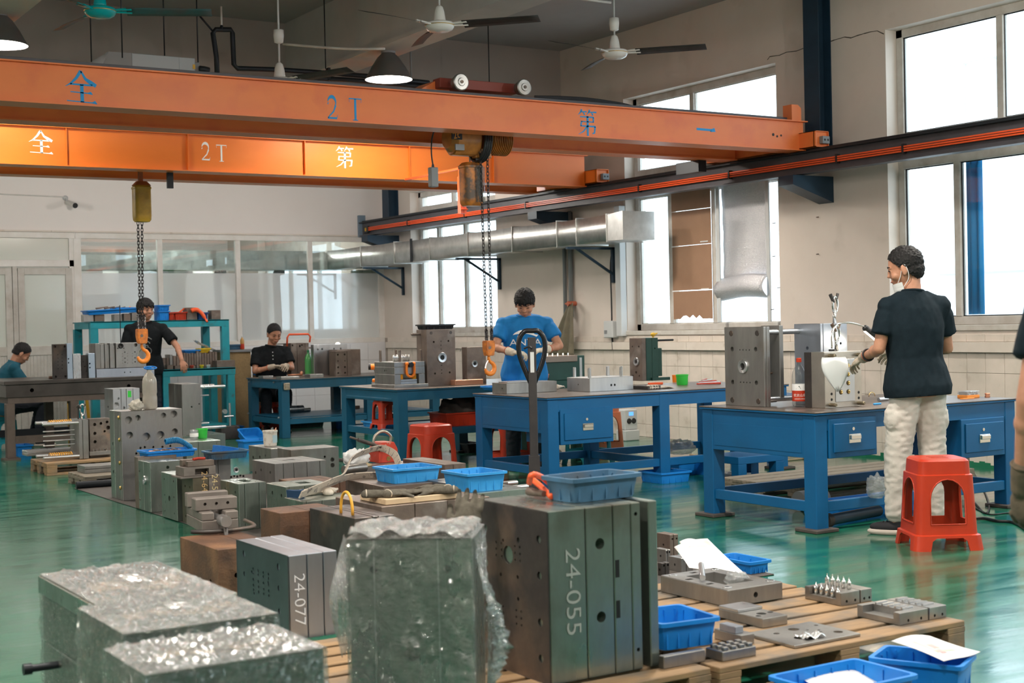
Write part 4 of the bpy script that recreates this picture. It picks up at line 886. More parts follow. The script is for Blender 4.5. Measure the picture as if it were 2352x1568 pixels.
for px, py, rr in ((200, 700, .075), (226, 697, .075), (265, 686, .075)):
 p = RB(px, py, y); bm = B(); lathe(bm, [(.01, -.012), (rr, -.012), (rr, 0)], (p.x, y, p.z), 20, 'y'); part('fan_grille', bm, M_GREY if px < 260 else M_BLACK, ac, world=True)
y = YP + .5; a, b = RB(560, 700, y), RB(600, 700, y)
bm = B(); box(bm, a.x, y, 0, b.x, y + .4, RB(580, 690, y).z, .01); tag(part('dark_cabinet', bm, mat('slate_case', (.10, .13, .15), .5), None), 'dark cabinet behind the fourth frosted pane', 'cabinet')
y = YP + .12; a, b = RB(822, 640, y), RB(853, 640, y); z0_, z1_ = RB(840, 710, y).z, RB(840, 606, y).z
pn = thing('electric_panel', 'beige wall cabinet seen through the last partition pane', 'cabinet', (a.x, y, z0_)); z1_ = min(z1_, 2.20); bm = B(); box(bm, a.x, y, z0_, XW - .03, y + .25, z1_, .005); part('panel_box', bm, mat('panel_beige', (.42, .42, .34), .5), pn, world=True)
bm = B(); box(bm, a.x + .02, y - .008, z0_ + .02, b.x, y, z1_ - .02, .002); part('panel_door', bm, mat('panel_beige2', (.52, .52, .43), .5), pn, world=True)
p = ony(150, 470, YP); sc = thing('security_camera', 'white bullet camera on a conduit on the back wall', 'camera', (p.x, YP, p.z))
bm = B(); M = Matrix.Rotation(-.5, 3, 'Z') @ Matrix.Rotation(.35, 3, 'X')
cyl(bm, (.02, -.03, .03), (.06, -.26, -.03), .034, .038, 14); part('camera_body', bm, M_WHITEP, sc, 'auto')
bm = B(); cyl(bm, (.059, -.255, -.029), (.062, -.268, -.033), .036, seg=14); part('camera_lens', bm, M_BLACK, sc, 'auto')
bm = B(); tube(bm, [(-.0, -.0, .09), (.0, -.03, .07), (.02, -.08, .03)], .012, 8); cyl(bm, (0, -.001, .09), (0, -.02, .09), .035, seg=14); part('camera_arm', bm, M_LGREY, sc, True)
a = ony(-30, 444, YP - .012); b = ony(146, 452, YP - .012); thin('wall_conduit', 'thin white conduit along the back wall to the camera', 'conduit', [tuple(a), tuple(b), (b.x + .06, b.y, b.z - .03)], .009, M_WHITEP)
# ================================================================ BENCHES, STOOLS, TRAYS, PALLETS
def bench(label, x0, y0, L, D, H, m, drawers=(), mids=(), side_panel=.27, rail_z=.155, shelf=None, apron=.10, foot=True, topm=None, top_t=.02, panel_side=True, group=None):
 r = thing('workbench', label, 'workbench', (x0, y0, 0), group=group)
 bm = B(); box(bm, -.015, -.015, H - top_t * .4, L + .015, D + .015, H, .002); part('bench_top', bm, topm or M_BENCHTOP, r)
 bm = B(); box(bm, -.013, -.013, H - top_t, L + .013, D + .013, H - top_t * .4 - .0005, .002); part('top_edge', bm, m, r)
 lw = .105; zt = H - top_t
 bm = B()
 box(bm, lw, .004, zt - apron, L - lw, .03, zt); box(bm, lw, D - .03, zt - apron, L - lw, D - .004, zt); box(bm, L - .03, lw, zt - apron, L - .004, D - lw, zt)
 part('apron', bm, m, r)
 xs = [0] + list(mids) + [L - lw]
 for x in xs:
  for y in (0, D - lw):
   bm = B(); box(bm, x, y, .012 if foot else 0, x + lw, y + lw, zt, .004); part('leg', bm, m, r)
   if foot: bm = B(); box(bm, x - .045, y - .045, 0, x + lw + .045, y + lw + .045, .022, .004); part('foot_pad', bm, M_RUBBER, r)
 if panel_side:
  bm = B(); box(bm, .004, lw, zt - side_panel, .03, D - lw, zt, .002); box(bm, .001, lw + .02, zt - side_panel + .03, .004, D - lw - .02, zt - .09, .001); part('end_panel', bm, m, r)
 h = .065
 for i, (a, b) in enumerate(zip(xs, xs[1:])):
  for y in (.012, D - .05):
   bm = B(); box(bm, a + lw, y, rail_z - h / 2, b, y + .038, rail_z + h / 2, .003); part('lower_rail', bm, m, r)
 for x in xs:
  bm = B(); box(bm, x + .012, lw, rail_z - h / 2, x + .05, D - lw, rail_z + h / 2, .003); part('lower_rail', bm, m, r)
 if shelf:
  bm = B(); box(bm, lw * .5, .02, shelf, L - lw * .5, D - .02, shelf + .012); part('lower_shelf', bm, m, r)
 for (dx, dw, dz, dh, depth, full) in drawers:
  bm = B(); z1 = zt - dz; z0 = z1 - dh
  box(bm, dx, -.006, z0, dx + dw, depth, z1 + .0, .003); o = part('drawer_box', bm, m, r)
  bm = B(); box(bm, dx + .035, -.016, z0 + .035, dx + dw - .02, -.006, z1 - .03, .003); dr = part('drawer', bm, m, r)
  cx_ = dx + dw * .5; cz = (z0 + z1) / 2
  bm = B(); box(bm, cx_ - .052, -.022, cz - .035, cx_ + .052, -.016, cz + .022, .002); box(bm, cx_ - .045, -.034, cz - .012, cx_ + .045, -.022, cz + .016, .003); h_ = part('handle', bm, M_CHROME, dr)
  bm = B(); cyl(bm, (cx_ - .01, -.020, cz + .055), (cx_ - .01, -.015, cz + .055), .011, seg=14); part('lock', bm, M_CHROME, dr)
 return r
def P_(px, py, z): return at(px, py, z)
p = P_(1871, 947, .75); L1 = bis(lambda x: proj((x, p.y, .75))[0], 2331, p.x, p.x + 5) - p.x
B1 = dict(x=p.x, y=p.y, L=L1, D=1.08, H=.75)
bench1 = bench('blue workbench nearest the camera, carrying the red-labelled bottle', p.x, p.y, L1, 1.08, .75, M_BLUE, [(.115, .42, .03, .245, .5, 1), (L1 - .56, .44, .10, .26, .5, 1)], [])
p = P_(1241, 914, .75); yb2 = 9.50
QB = lambda b: (b['x'], b['y'], b['x'] + b['L'], b['y'] + b['D'])
B2 = dict(x=6.23, y=p.y + .02, L=2.55, D=1.12, H=.75)
bench2 = bench('blue workbench in the middle with the pallet truck handle before it', B2['x'], B2['y'], B2['L'], B2['D'], B2['H'], M_BLUE, [(.115, .52, .085, .28, .5, 1)], [1.12])
p = P_(913, 894, .75)
B3 = dict(x=6.16, y=p.y, L=2.35, D=1.22, H=.75)
bench3 = bench('teal-blue workbench with the open frame, behind the red stool', B3['x'], B3['y'], B3['L'], B3['D'], B3['H'], M_TEAL, [(1.62, .56, .10, .22, .5, 1)], [1.3], .10, .33, .34, .09, True)
p = P_(646, 871, .72)
B4 = dict(x=p.x, y=p.y, L=2.2, D=1.08, H=.72)
bench4 = bench('teal workbench at which the man in the polo shirt sits', B4['x'], B4['y'], B4['L'], B4['D'], B4['H'], M_TEAL, [(1.32, .5, .08, .22, .5, 1)], [1.15], .10, .20, .24, .10, False)
p = P_(652, 878, .69); bm = B(); box(bm, -.0, -.03, -.03, .075, .0, .055, .006); box(bm, .012, -.033, -.018, .063, -.03, .043, .004); o = part('socket_box', bm, mat('dirty_ivory', (.50, .44, .34), .5, 0, (.20, .16, .12), 60)); o.location = (B4['x'] + .02, B4['y'] - .014, .62); tag(o, 'grimy ivory socket plate fixed at the corner of the far teal bench', 'socket')
for dx, dz in ((.03, 0), (.03, 0)): pass
for (px, py) in ((573, 876), (630, 878), (572, 949), (641, 959)):
 pp = onx(px, py, B4['x'] - .002); bm = B(); cyl(bm, (0, 0, 0), (-.018, 0, 0), .012, .010, 8); o = part('bench_bolt', bm, M_STEELB, bench4); o.location = (-.001, pp.y - B4['y'], pp.z)
p = P_(1582, 962, .55)
bd = thing('drawer_cabinet', 'blue steel drawer unit standing behind the bench corner', 'cabinet', (8.95, 9.75, 0))
bm = B(); box(bm, 0, 0, .30, .55, .6, .62, .003); part('cabinet_body', bm, M_BLUE, bd)
for k in range(2):
 bm = B(); box(bm, .02, -.02, .32 + k * .15, .53, 0, .45 + k * .15, .003); d = part('drawer', bm, M_BLUE, bd); bm = B(); box(bm, .10, -.035, .365 + k * .15, .45, -.02, .395 + k * .15, .003); part('handle', bm, M_LGREY, d)
bm = B();
for x in (0.01, .48):
 for y in (.01, .52):
  bm = B(); box(bm, x, y, 0, x + .06, y + .06, .30); part('leg', bm, M_BLUE, bd)
p = P_(14, 876, .84); BX, BY = p.x, p.y
sp = thing('surface_plate_bench', 'dark cast-iron bench top on brown steel legs at the left', 'workbench', (BX, BY, 0))
M_IRON = mat('dark_iron_top', (.085, .075, .068), .33, .6, (.06, .053, .048), 5, col3=(.13, .12, .11), n3=2.5); M_LEGB = mat('brown_grey_leg', (.12, .09, .075), .55, .2, (.085, .065, .055), 8)
Ls = bis(lambda x: proj((x, BY, .84))[0], 352, BX, BX + 5) - BX
bm = B(); box(bm, -.02, 0, .80, Ls, 1.22, .84, .004); part('bench_top', bm, M_IRON, sp)
bm = B(); box(bm, .0, .015, .665, Ls - .02, 1.20, .797, .002); cc = B()
for px in (74, 297):
 x = ony(px, 890, BY).x - BX; cyl(cc, (x, -.1, .735), (x, .3, .735), .022, seg=16)
part('cast_skirt', boolean(bm, cc), M_IRON, sp)
bm = B(); box(bm, .02, .03, .60, Ls - .04, 1.18, .665); part('sub_frame', bm, M_LEGB, sp)
for x in (.0, ony(196, 950, BY).x - BX - .5 + .35, Ls - .12):
 for y in (.03, 1.09):
  bm = B(); box(bm, x, y, .02, x + .09, y + .09, .60, .003); part('leg', bm, M_LEGB, sp); bm = B(); box(bm, x - .04, y - .04, 0, x + .13, y + .13, .02); part('foot_plate', bm, M_LEGB, sp)
bm = B(); box(bm, .09, .04, .17, Ls - .1, .08, .25); part('lower_rail', bm, M_LEGB, sp)
bm = B(); box(bm, .09, 1.12, .17, Ls - .1, 1.16, .25); part('lower_rail', bm, M_BLACKM, sp)
YS = 17.75
def PS(px, py, y=YS): return ony(px, py, y)
ts = thing('shelf_rack', 'turquoise steel rack holding parts trays behind the standing man', 'shelf', (PS(217, 730).x, YS, 0))
xa, xb = PS(207, 735).x, PS(526, 730).x; zt = PS(360, 736).z
bm = B(); box(bm, xa, YS, zt - .09, xb, YS + .05, zt, .003); box(bm, xa, YS, zt - .015, xb, YS + .8, zt - .001); part('shelf_board', bm, M_CYAN, ts, world=True)
for (x0, x1, y0) in ((xa, xa + .10, YS - .0), (xa, xa + .10, YS + .72), (xb - .10, xb, YS), (xb - .10, xb, YS + .72)):
 bm = B(); box(bm, x0, y0, 0, x1, y0 + .08, zt - .09, .003); part('upright', bm, M_CYAN, ts, world=True)
for x in (xa, xb - .10):
 bm = B(); box(bm, x, YS + .08, zt - .09, x + .1, YS + .72, zt - .016); part('cross_bar', bm, M_CYAN, ts, world=True)
YB_ = 17.0; a, b = PS(374, 850, YB_), PS(541, 850, YB_); zt2 = PS(460, 846, YB_).z
tb = thing('workbench', 'turquoise steel bench stacked with small mould blocks, before the rack', 'workbench', (a.x, YB_, 0)); LB = b.x - a.x
bm = B(); box(bm, 0, 0, zt2 - .09, LB, .05, zt2, .003); box(bm, 0, 0, zt2 - .02, LB, .72, zt2 - .001); part('bench_top', bm, M_CYAN, tb)
for x in (.0, LB - .1):
 for y in (0, .62): bm = B(); box(bm, x, y, 0, x + .09, y + .08, zt2 - .09, .003); part('leg', bm, M_CYAN, tb)
bm = B(); box(bm, .09, .02, .12, LB - .1, .66, .16); part('lower_shelf', bm, M_CYAN, tb)
Y_ = 17.85; a, b = ony(528, 900, Y_), ony(578, 900, Y_); zc_ = ony(550, 803, Y_).z
oc = thing('wooden_cabinet', 'tan particle board cabinet with dark top beside the rack', 'cabinet', (a.x, Y_, 0)); bm = B(); box(bm, 0, 0, 0, b.x - a.x, .5, zc_ - .03, .002); part('side_panel', bm, mat('particle_board', (.34, .23, .11), .7, 0, (.28, .19, .09), 50), oc)
bm = B(); box(bm, -.03, -.02, zc_ - .03, b.x - a.x + .3, .52, zc_, .002); part('cabinet_top', bm, M_GREY, oc)
bm = B(); box(bm, b.x - a.x + .2, .05, 0, b.x - a.x + .28, .45, zc_ - .03); part('side_panel', bm, mat('particle_board', (.34, .23, .11), .7), oc)
def stool_proto(name, label, m, H=.5, top=.27, bot=.40, taper=0):
 r = thing(name, label, 'stool')
 def sec(z, h, rr): return [(x, y, z) for x, y in rrect(0, 0, h, h, rr, 4)]
 t, b_ = top / 2, bot / 2
 outer = loft(B(), [sec(0, b_, .05), sec(.085, b_ - .012, .05), sec(.09, b_ - .026, .05), sec(H - .09, t + .012, .05), sec(H - .085, t + .002, .05), sec(H - .012, t - .003, .05), sec(H, t - .016, .045)])
 w = .005
 inner = loft(B(), [sec(-.01, b_ - .012, .045), sec(.08, b_ - .022, .045), sec(.09, b_ - .036, .045), sec(H - .10, t + .002, .045), sec(H - .085, t - .006, .045), sec(H - .006, t - .012, .04)])
 def arch(bm, hw, z0, z1, flat, ax):
  pts = [(-hw, z0), (hw, z0), (hw, flat)] + [(hw * math.cos(a), flat + (z1 - flat) * math.sin(a)) for a in [PI * k / 12 for k in range(1, 12)]] + [(-hw, flat)]
  prism(bm, pts, -1, 1, 'xz' if ax else 'yz')
 c1 = B(); arch(c1, .098, .15, H - .115, H - .225, 1); c2 = B(); arch(c2, .098, .15, H - .115, H - .225, 0)
 c3 = B(); prism(c3, [(-.115, -.01), (.115, -.01), (.10, .055), (.075, .072), (-.075, .072), (-.10, .055)], -1, 1, 'xz'); c4 = B(); prism(c4, [(-.115, -.01), (.115, -.01), (.10, .055), (.075, .072), (-.075, .072), (-.10, .055)], -1, 1, 'yz')
 bm = boolean(outer, inner)
 for c in (c1, c2, c3, c4): bm = boolean(bm, c)
 part('stool_shell', bm, m, r, 'auto')
 bm = B()
 for ax in (0, 1):
  for s in (-1, 1):
   d = b_ - .075
   pts = [(-.101, .147), (.101, .147), (.101, H - .225)] + [(.101 * math.cos(a), H - .225 + .113 * math.sin(a)) for a in [PI * k / 10 for k in range(1, 10)]] + [(-.101, H - .225)]
   def off(z): return (b_ - .026) + (t + .012 - b_ + .026) * (z - .09) / (H - .18)
   P = [((u, s * off(z), z) if ax == 0 else (s * off(z), u, z)) for u, z in pts]; tube(bm, P, .0045, 5, closed=True)
 part('arch_beads', bm, m, r, True)
 bm = B()
 for k in range(3): box(bm, -.05, -.045 + k * .04, H - .001, .05, -.035 + k * .04, H + .001)
 part('seat_slots', bm, mat('stool_slot', (.30, .03, .01), .5), r)
 return r
p = P_(2172, 1262, 0)
st1 = stool_proto('plastic_stool', 'red plastic stool at the feet of the man in pale trousers', M_PLRED, .515, .30, .41)
st1.location = (p.x + .08, p.y + .12, 0); st1.rotation_euler = (0, 0, math.radians(-30))
dup(st1, (6.05, 10.93, 0), math.radians(4), 'red plastic stool standing in front of the teal-blue bench', scale=(1, 1, .92))
def stool_copy(loc, rz, label, m=None, sc=1):
 r = dup(st1, loc, rz, label, scale=(sc, sc, sc))
 if m:
  for c in r.children:
   c.data = c.data.copy(); c.data.materials[0] = m
 return r
stool_copy((7.75, 10.95, 0), .2, 'turquoise plastic stool seen under the middle bench', M_PLCYAN, .95)
stool_copy((8.2, 11.4, 0), .1, 'faded orange stool behind the turquoise stool', mat('faded_orange_plastic', (.62, .17, .07), .45), 1.05)
stool_copy((ony(1168, 1000, 11.3).x, 11.28, 0), .0, 'red stool behind the legs of the man in the blue shirt', None, .95)
a = ony(879, 915, 12.3)
stool_copy((a.x, 12.25, .353), .0, 'small red stool stored on the shelf of the teal-blue bench', None, .60)
def tray_bm(L, W_, H, rim=.012, t=.004, nl=5, nw=3, taper=.012):
 a = tray_shell(L, W_, H, rim, t, taper)
 for n, axis, LL, WW in ((nl, 0, L, W_), (nw, 1, W_, L)):
  for k in range(n):
   u = -LL / 2 + LL * (k + .5) / n
   for s in (-1, 1):
    v0 = WW / 2 - taper
    if axis == 0: box(a, u - .0025, s * (v0 + .001), .006, u + .0025, s * (v0 + .008), H - .012)
    else: box(a, s * (v0 + .001), u - .0025, .006, s * (v0 + .008), u + .0025, H - .012)
 return a
def tray_shell(L, W_, H, rim, t, taper):
 def sec(z, l, w, r=.02): return [(x, y, z) for x, y in rrect(0, 0, l / 2, w / 2, r, 2)]
 S_ = [sec(.0, L - 2 * taper, W_ - 2 * taper), sec(H - .014, L, W_), sec(H - .014, L + 2 * rim, W_ + 2 * rim), sec(H, L + 2 * rim, W_ + 2 * rim), sec(H, L - 2 * t, W_ - 2 * t), sec(t, L - 2 * taper - 2 * t, W_ - 2 * taper - 2 * t)]
 return loft(B(), S_)
def tray(label, x, y, z, L, W_, H, m, rz=0, cat='tray', group=None, name='plastic_tray'):
 r = thing(name, label, cat, (x, y, z), rz, group); part('tray_body', tray_bm(L, W_, H), m, r, 'auto'); return r
def tray_px(label, px, py, z, L, W_, H, m, rz=0, **k):
 """px,py = near bottom corner (min x, min y corner) of the tray at height z"""
 p = at(px, py, z); c = Matrix.Rotation(rz, 3, 'Z') @ Vector((L / 2, W_ / 2, 0)); return tray(label, p.x + c.x, p.y + c.y, z, L, W_, H, m, rz, **k)
def pallet(label, x0, y0, L, W_, H=.14, nb=7, m=None, along='x', nbl=3, gap=.035):
 """top boards run along X"""
 m = m or M_WOOD
 r = thing('wooden_pallet', label, 'pallet', (x0, y0, 0)); t = .022
 bw = (W_ - gap * (nb - 1)) / nb
 for k in range(nb):
  y = k * (bw + gap); j = random.uniform(-.008, .008)
  bm = B(); box(bm, j, y, H - t, L + j, y + bw, H, .003); part('top_board', bm, m, r)
 for i in range(nbl):
  x = (L - .10) * i / (nbl - 1)
  bm = B(); box(bm, x, 0, H - 2 * t, x + .10, W_, H - t, .002); part('stringer_board', bm, m, r)
  for y in (0, W_ / 2 - .07, W_ - .14):
   bm = B(); box(bm, x + .002, y, t, x + .098, y + .14, H - 2 * t, .003); part('spacer_block', bm, m, r)
 for y in (0, W_ / 2 - .05, W_ - .1):
  bm = B(); box(bm, .0, y, 0, L, y + .1, t, .002); part('bottom_board', bm, m, r)
 return r
pr = at(2213, 1425, .14); pl = at(1640, 1532, .14); pt = at(1775, 1330, .14)
PAL1 = pallet('wooden pallet at the lower right carrying loose mould parts', pl.x + .01, pr.y, pr.x - pl.x, pt.y - pr.y + .25, .14, 9)
p2 = at(1632, 1519, .14)
PAL2 = pallet('wooden pallet under the big standing mould blocks', pl.x - 1.30, pr.y + .02, 1.29, 1.25, .14, 9)
pg = at(2245, 1075, .10)
pallet('grey worn pallet lying behind the nearest bench by the wall', 7.3, 7.65, 1.9, .9, .10, 6, M_WOODG)
pm = at(335, 1170, .006); pa = at(200, 1118, .006)
bm = B(); box(bm, pm.x - .02, 5.55, 0.0005, pm.x + 1.75, pa.y, .006, .002); tag(part('rubber_mat', bm, M_RUBBER), 'thin dark rubber mat under the rows of moulds', 'mat')
# ================================================================ MOULD BLOCKS
MOULDS = []
def mould(label, box6, axis='x', cuts=(), m=M_STEEL, hl=(), hr=(), ht=(), gap=.003, mats=None, inset=None, name='mould_block', cat='mould', group=None, bev=.0025, ring=None, bolts=(), jit=.0015, eye=()):
 """box6 = x0,y0,z0,x1,y1,z1 (near vertical edge is x0,y0). axis = stacking direction of the plates, cuts = fractions.
 hl holes in the left face (u from near edge 0..1, v 0..1, r), hr holes in the right face, ht holes in the top."""
 x0, y0, z0, x1, y1, z1 = box6; DX, DY, DZ = x1 - x0, y1 - y0, z1 - z0
 r = thing(name, label, cat, (x0, y0, z0), 0, group)
 e = [0] + list(cuts) + [1]; n = len(e) - 1
 for i in range(n):
  f0, f1 = e[i], e[i + 1]; b = [0, 0, 0, DX, DY, DZ]; k = {'x': 0, 'y': 1, 'z': 2}[axis]; D = (DX, DY, DZ)[k]
  g0 = gap / 2 if i else 0; g1 = gap / 2 if i < n - 1 else 0
  b[k] = f0 * D + g0; b[k + 3] = f1 * D - g1
  ins = (inset or {}).get(i, 0)
  for q in range(3):
   if q != k:
    j = random.uniform(0, jit) if n > 1 else 0
    if q != 2: b[q] += j + ins
    elif axis != 'z': b[5] -= j + ins
  bm = B(); box(bm, *b, bev)
  cut = B(); nc = 0
  for (u, v, rr) in hl:
   if rr <= 0: continue
   y, z = u * DY, v * DZ
   if (axis == 'x' and i == 0) or (axis == 'y' and b[1] < y < b[4]) or (axis == 'z' and b[2] < z < b[5]): cyl(cut, (-.05, y, z), (min(.06, .6 * DX), y, z), rr, seg=14); nc += 1
  for (u, v, rr) in hr:
   x, z = u * DX, v * DZ
   if (axis == 'y' and i == 0) or (axis == 'x' and b[0] < x < b[3]) or (axis == 'z' and b[2] < z < b[5]): cyl(cut, (x, -.05, z), (x, min(.06, .6 * DY), z), rr, seg=14); nc += 1
  for (u, v, rr) in ht:
   x, y = u * DX, v * DY
   if axis == 'z' and i < n - 1: continue
   if isinstance(rr, tuple):
    if (axis == 'x' and b[0] <= x - rr[0] and x + rr[0] <= b[3]) or (axis == 'y' and b[1] <= y - rr[1] and y + rr[1] <= b[4]) or axis == 'z': box(cut, x - rr[0], y - rr[1], DZ - .05, x + rr[0], y + rr[1], DZ + .05); nc += 1
   elif (axis == 'x' and b[0] < x - rr and x + rr < b[3]) or (axis == 'y' and b[1] < y - rr and y + rr < b[4]) or axis == 'z': cyl(cut, (x, y, DZ - .05), (x, y, DZ + .05), rr, seg=14); nc += 1
  if nc: bm = boolean(bm, cut, len(hl) > 12)
  else: cut.free()
  part('plate', bm, (mats or {}).get(i, m), r)
 if ring:
  side, u, v, rr = ring
  prof = [(rr * .45, -.001), (rr * .5, -.010), (rr * .92, -.012), (rr, -.008), (rr, .004)]
  if side == 'l': bm = lathe(B(), [(a, h) for a, h in prof], (0, u * DY, v * DZ), 24, 'x', False); inner = cyl(B(), (-.001, u * DY, v * DZ), (-.0005, u * DY, v * DZ), rr * .5, seg=20)
  else: bm = lathe(B(), prof, (u * DX, 0, v * DZ), 24, 'y', False); inner = cyl(B(), (u * DX, -.001, v * DZ), (u * DX, -.0005, v * DZ), rr * .5, seg=20)
  part('locating_ring', bm, M_STEELB, r, 'auto'); part('ring_bore', inner, M_HOLE, r)
 for (side, u, v, rr) in bolts:
  if side == 'l': bm = cyl(B(), (.0, u * DY, v * DZ), (-.003, u * DY, v * DZ), rr, rr * .9, 12)
  else: bm = cyl(B(), (u * DX, 0, v * DZ), (u * DX, -.003, v * DZ), rr, rr * .9, 12)
  part('bolt_head', bm, M_STEELD, r)
 for (u, v) in eye:
  bm = B(); x, y = u * DX, v * DY; cyl(bm, (x, y, DZ), (x, y, DZ + .015), .014, seg=12); tube(bm, [(x + .022 * math.cos(a), y, DZ + .037 + .022 * math.sin(a)) for a in [2 * PI * k / 16 for k in range(16)]], .0055, 8, closed=True); part('eye_bolt', bm, M_STEELD, r, True)
 return r
def mtop(px, py, zt, pxl, pxr, z0, cap=None):
 """block whose near TOP corner is seen at px,py with height zt"""
 x0, y0, x1, y1 = blk(px, py, zt, pxl, pxr); return (x0, y0, z0, x1, y1, zt)
def mbot(px, py, z0, pyt, pxl, pxr):
 """block whose near BOTTOM corner is seen at px,py on height z0, top edge at row pyt"""
 p = at(px, py, z0); zt = hgt(p.x, p.y, pyt); x0, y0, x1, y1 = blk(px, py, z0, pxl, pxr, zt)
 y1 = bis(lambda y: proj((p.x, y, zt))[0], pxl, p.y, p.y + 9); x1 = bis(lambda x: proj((x, p.y, zt))[0], pxr, p.x, p.x + 9)
 return (p.x, p.y, z0, x1, y1, zt)
def pins(r, b, side, lst, L, rr, m=M_STEELB, name='guide_pillar', rings=3):
 """guide pillars: side 'r+' sticks out of the +X face, 'l-' of the -X face, 'f' of the -Y face, 't' of the top"""
 x0, y0, z0, x1, y1, z1 = b
 for (u, v) in lst:
  if side == 'r+': p0 = Vector((x1 - x0, u * (y1 - y0), v * (z1 - z0))); d = Vector((1, 0, 0))
  elif side == 'l-': p0 = Vector((0, u * (y1 - y0), v * (z1 - z0))); d = Vector((-1, 0, 0))
  elif side == 'f': p0 = Vector((u * (x1 - x0), 0, v * (z1 - z0))); d = Vector((0, -1, 0))
  else: p0 = Vector((u * (x1 - x0), v * (y1 - y0), z1 - z0)); d = Vector((0, 0, 1))
  bm = B(); cyl(bm, p0, p0 + d * (L - .006), rr, seg=14); cyl(bm, p0 + d * (L - .006), p0 + d * L, rr, rr * .75, 14)
  for k in range(rings): q = p0 + d * L * (.25 + .2 * k); cyl(bm, q, q + d * .003, rr * 1.03, seg=14)
  part(name, bm, m, r, 'auto')
def chalk(r, b, side, s, size, u, v, rot=-PI / 2, m=None, xs=1.0, thin=-.012):
 x0, y0, z0, x1, y1, z1 = b
 if side == 'r': M = M_negy(u * (x1 - x0), -.0006, v * (z1 - z0), rot)
 else: M = M_negx(-.0006, u * (y1 - y0), v * (z1 - z0), rot)
 part('number_mark', text_bm(s, size, M, .0003, 1.0, xs, thin), m or M_CHALK, r)
grid = lambda us, vs, r: [(u, v, r) for u in us for v in vs]
random.seed(11)
z0 = .14
b = mtop(1256, 1175, .72, 1095, 1508, z0)
cx5 = [(px - 1256) for px in (1346, 1409, 1450, 1473)]
fr = [.010] + [(bis(lambda x: proj((x, b[1], .6))[0], px, b[0], b[3] + .1) - b[0]) / (b[3] - b[0]) for px in (1346, 1409, 1450, 1473, 1489)]
hl = [(.12, .83, .014), (.12, .62, .014), (.12, .35, .014), (.12, .14, .014), (.88, .83, .014), (.88, .62, .014), (.88, .35, .014), (.55, .70, .032), (.40, .80, .010), (.62, .78, .006), (.60, .15, .012)]
hl += [(u, v, .0045) for u in (.38, .45, .64, .72) for v in (.68, .72, .76, .30, .34, .38)] + [(.42, .58, .007), (.66, .57, .007), (.42, .45, .007), (.66, .20, .007)]
bf = list(b);
M24 = mould('tallest dark-sided mould block scribed 24-055, with a grey tray on top', b, 'x', fr, M_STEELG, hl, [((fr[1] + fr[2]) / 2, .78, .019), ((fr[1] + fr[2]) / 2, .35, .019), ((fr[3] + fr[4]) / 2, .93, .007), ((fr[3] + fr[4]) / 2, .12, .007)], [(.36, .45, (.06, .035))], .0035, {0: M_STEELD, 5: M_STEELD}, {5: .05}, bev=.003)  # thin first plate is dark to paint shade onto the left face
bm = B(); box(bm, -.001, .002, .002, .0, b[4] - b[1] - .002, b[5] - b[2] - .002); bm.free()
chalk(M24, b, 'r', '24-055', .085, fr[1] * .62, .52, -PI / 2, mat('scribed_mark', (.30, .33, .31), .6), 1.25, -.004)
for v in (.62, .38):
 x = fr[2] * (b[3] - b[0]); bm = B(); z = v * .58; box(bm, x + .006, -.0012, z - .03, x + .022, .001, z + .03); part('latch_slot', bm, M_HOLE, M24)
bm = spring_bm(B(), (.30 * (b[3] - b[0]), .4 * (b[4] - b[1]), .55), (.42 * (b[3] - b[0]), .42 * (b[4] - b[1]), .55), .022, .004, 6); part('pocket_spring', bm, M_SPRING, M24)
B24 = b
b = mtop(661, 1276, .47, 543, 773, .14)
fr = [.012] + [(bis(lambda x: proj((x, b[1], .4))[0], px, b[0], b[3] + .1) - b[0]) / (b[3] - b[0]) for px in (706, 743)]
hl = [(.18, .83, .014), (.85, .85, .014), (.18, .58, .011), (.85, .60, .010), (.18, .30, .012), (.15, .07, .014)]
hl += [(.42 + dx, .70 - dz, .006) for dx in (-.05, .05, .15, .25) for dz in (0, .05, .13, .20, .26)] + [(.38, .6, .006), (.70, .66, .006), (.66, .40, .006)]
M77 = mould('bluish-grey mould block scribed 24-077 behind the film-wrapped blocks', b, 'x', fr, mat('bluish_steel', (.52, .57, .65), .32, .9, (.42, .46, .53), 5, (1, 1, .3)), hl, [], [(.30, .45, (.035, .09))], mats={0: mat('slate_shade_steel', (.11, .14, .155), .35, .8, (.08, .10, .115), 5)})  # dark slate skin puts the left face's shade into its colour
chalk(M77, b, 'r', '24-077', .066, fr[1] * .55, .47, -PI / 2, mat('engraved_pale', (.80, .82, .85), .7), 1.1, -.010)
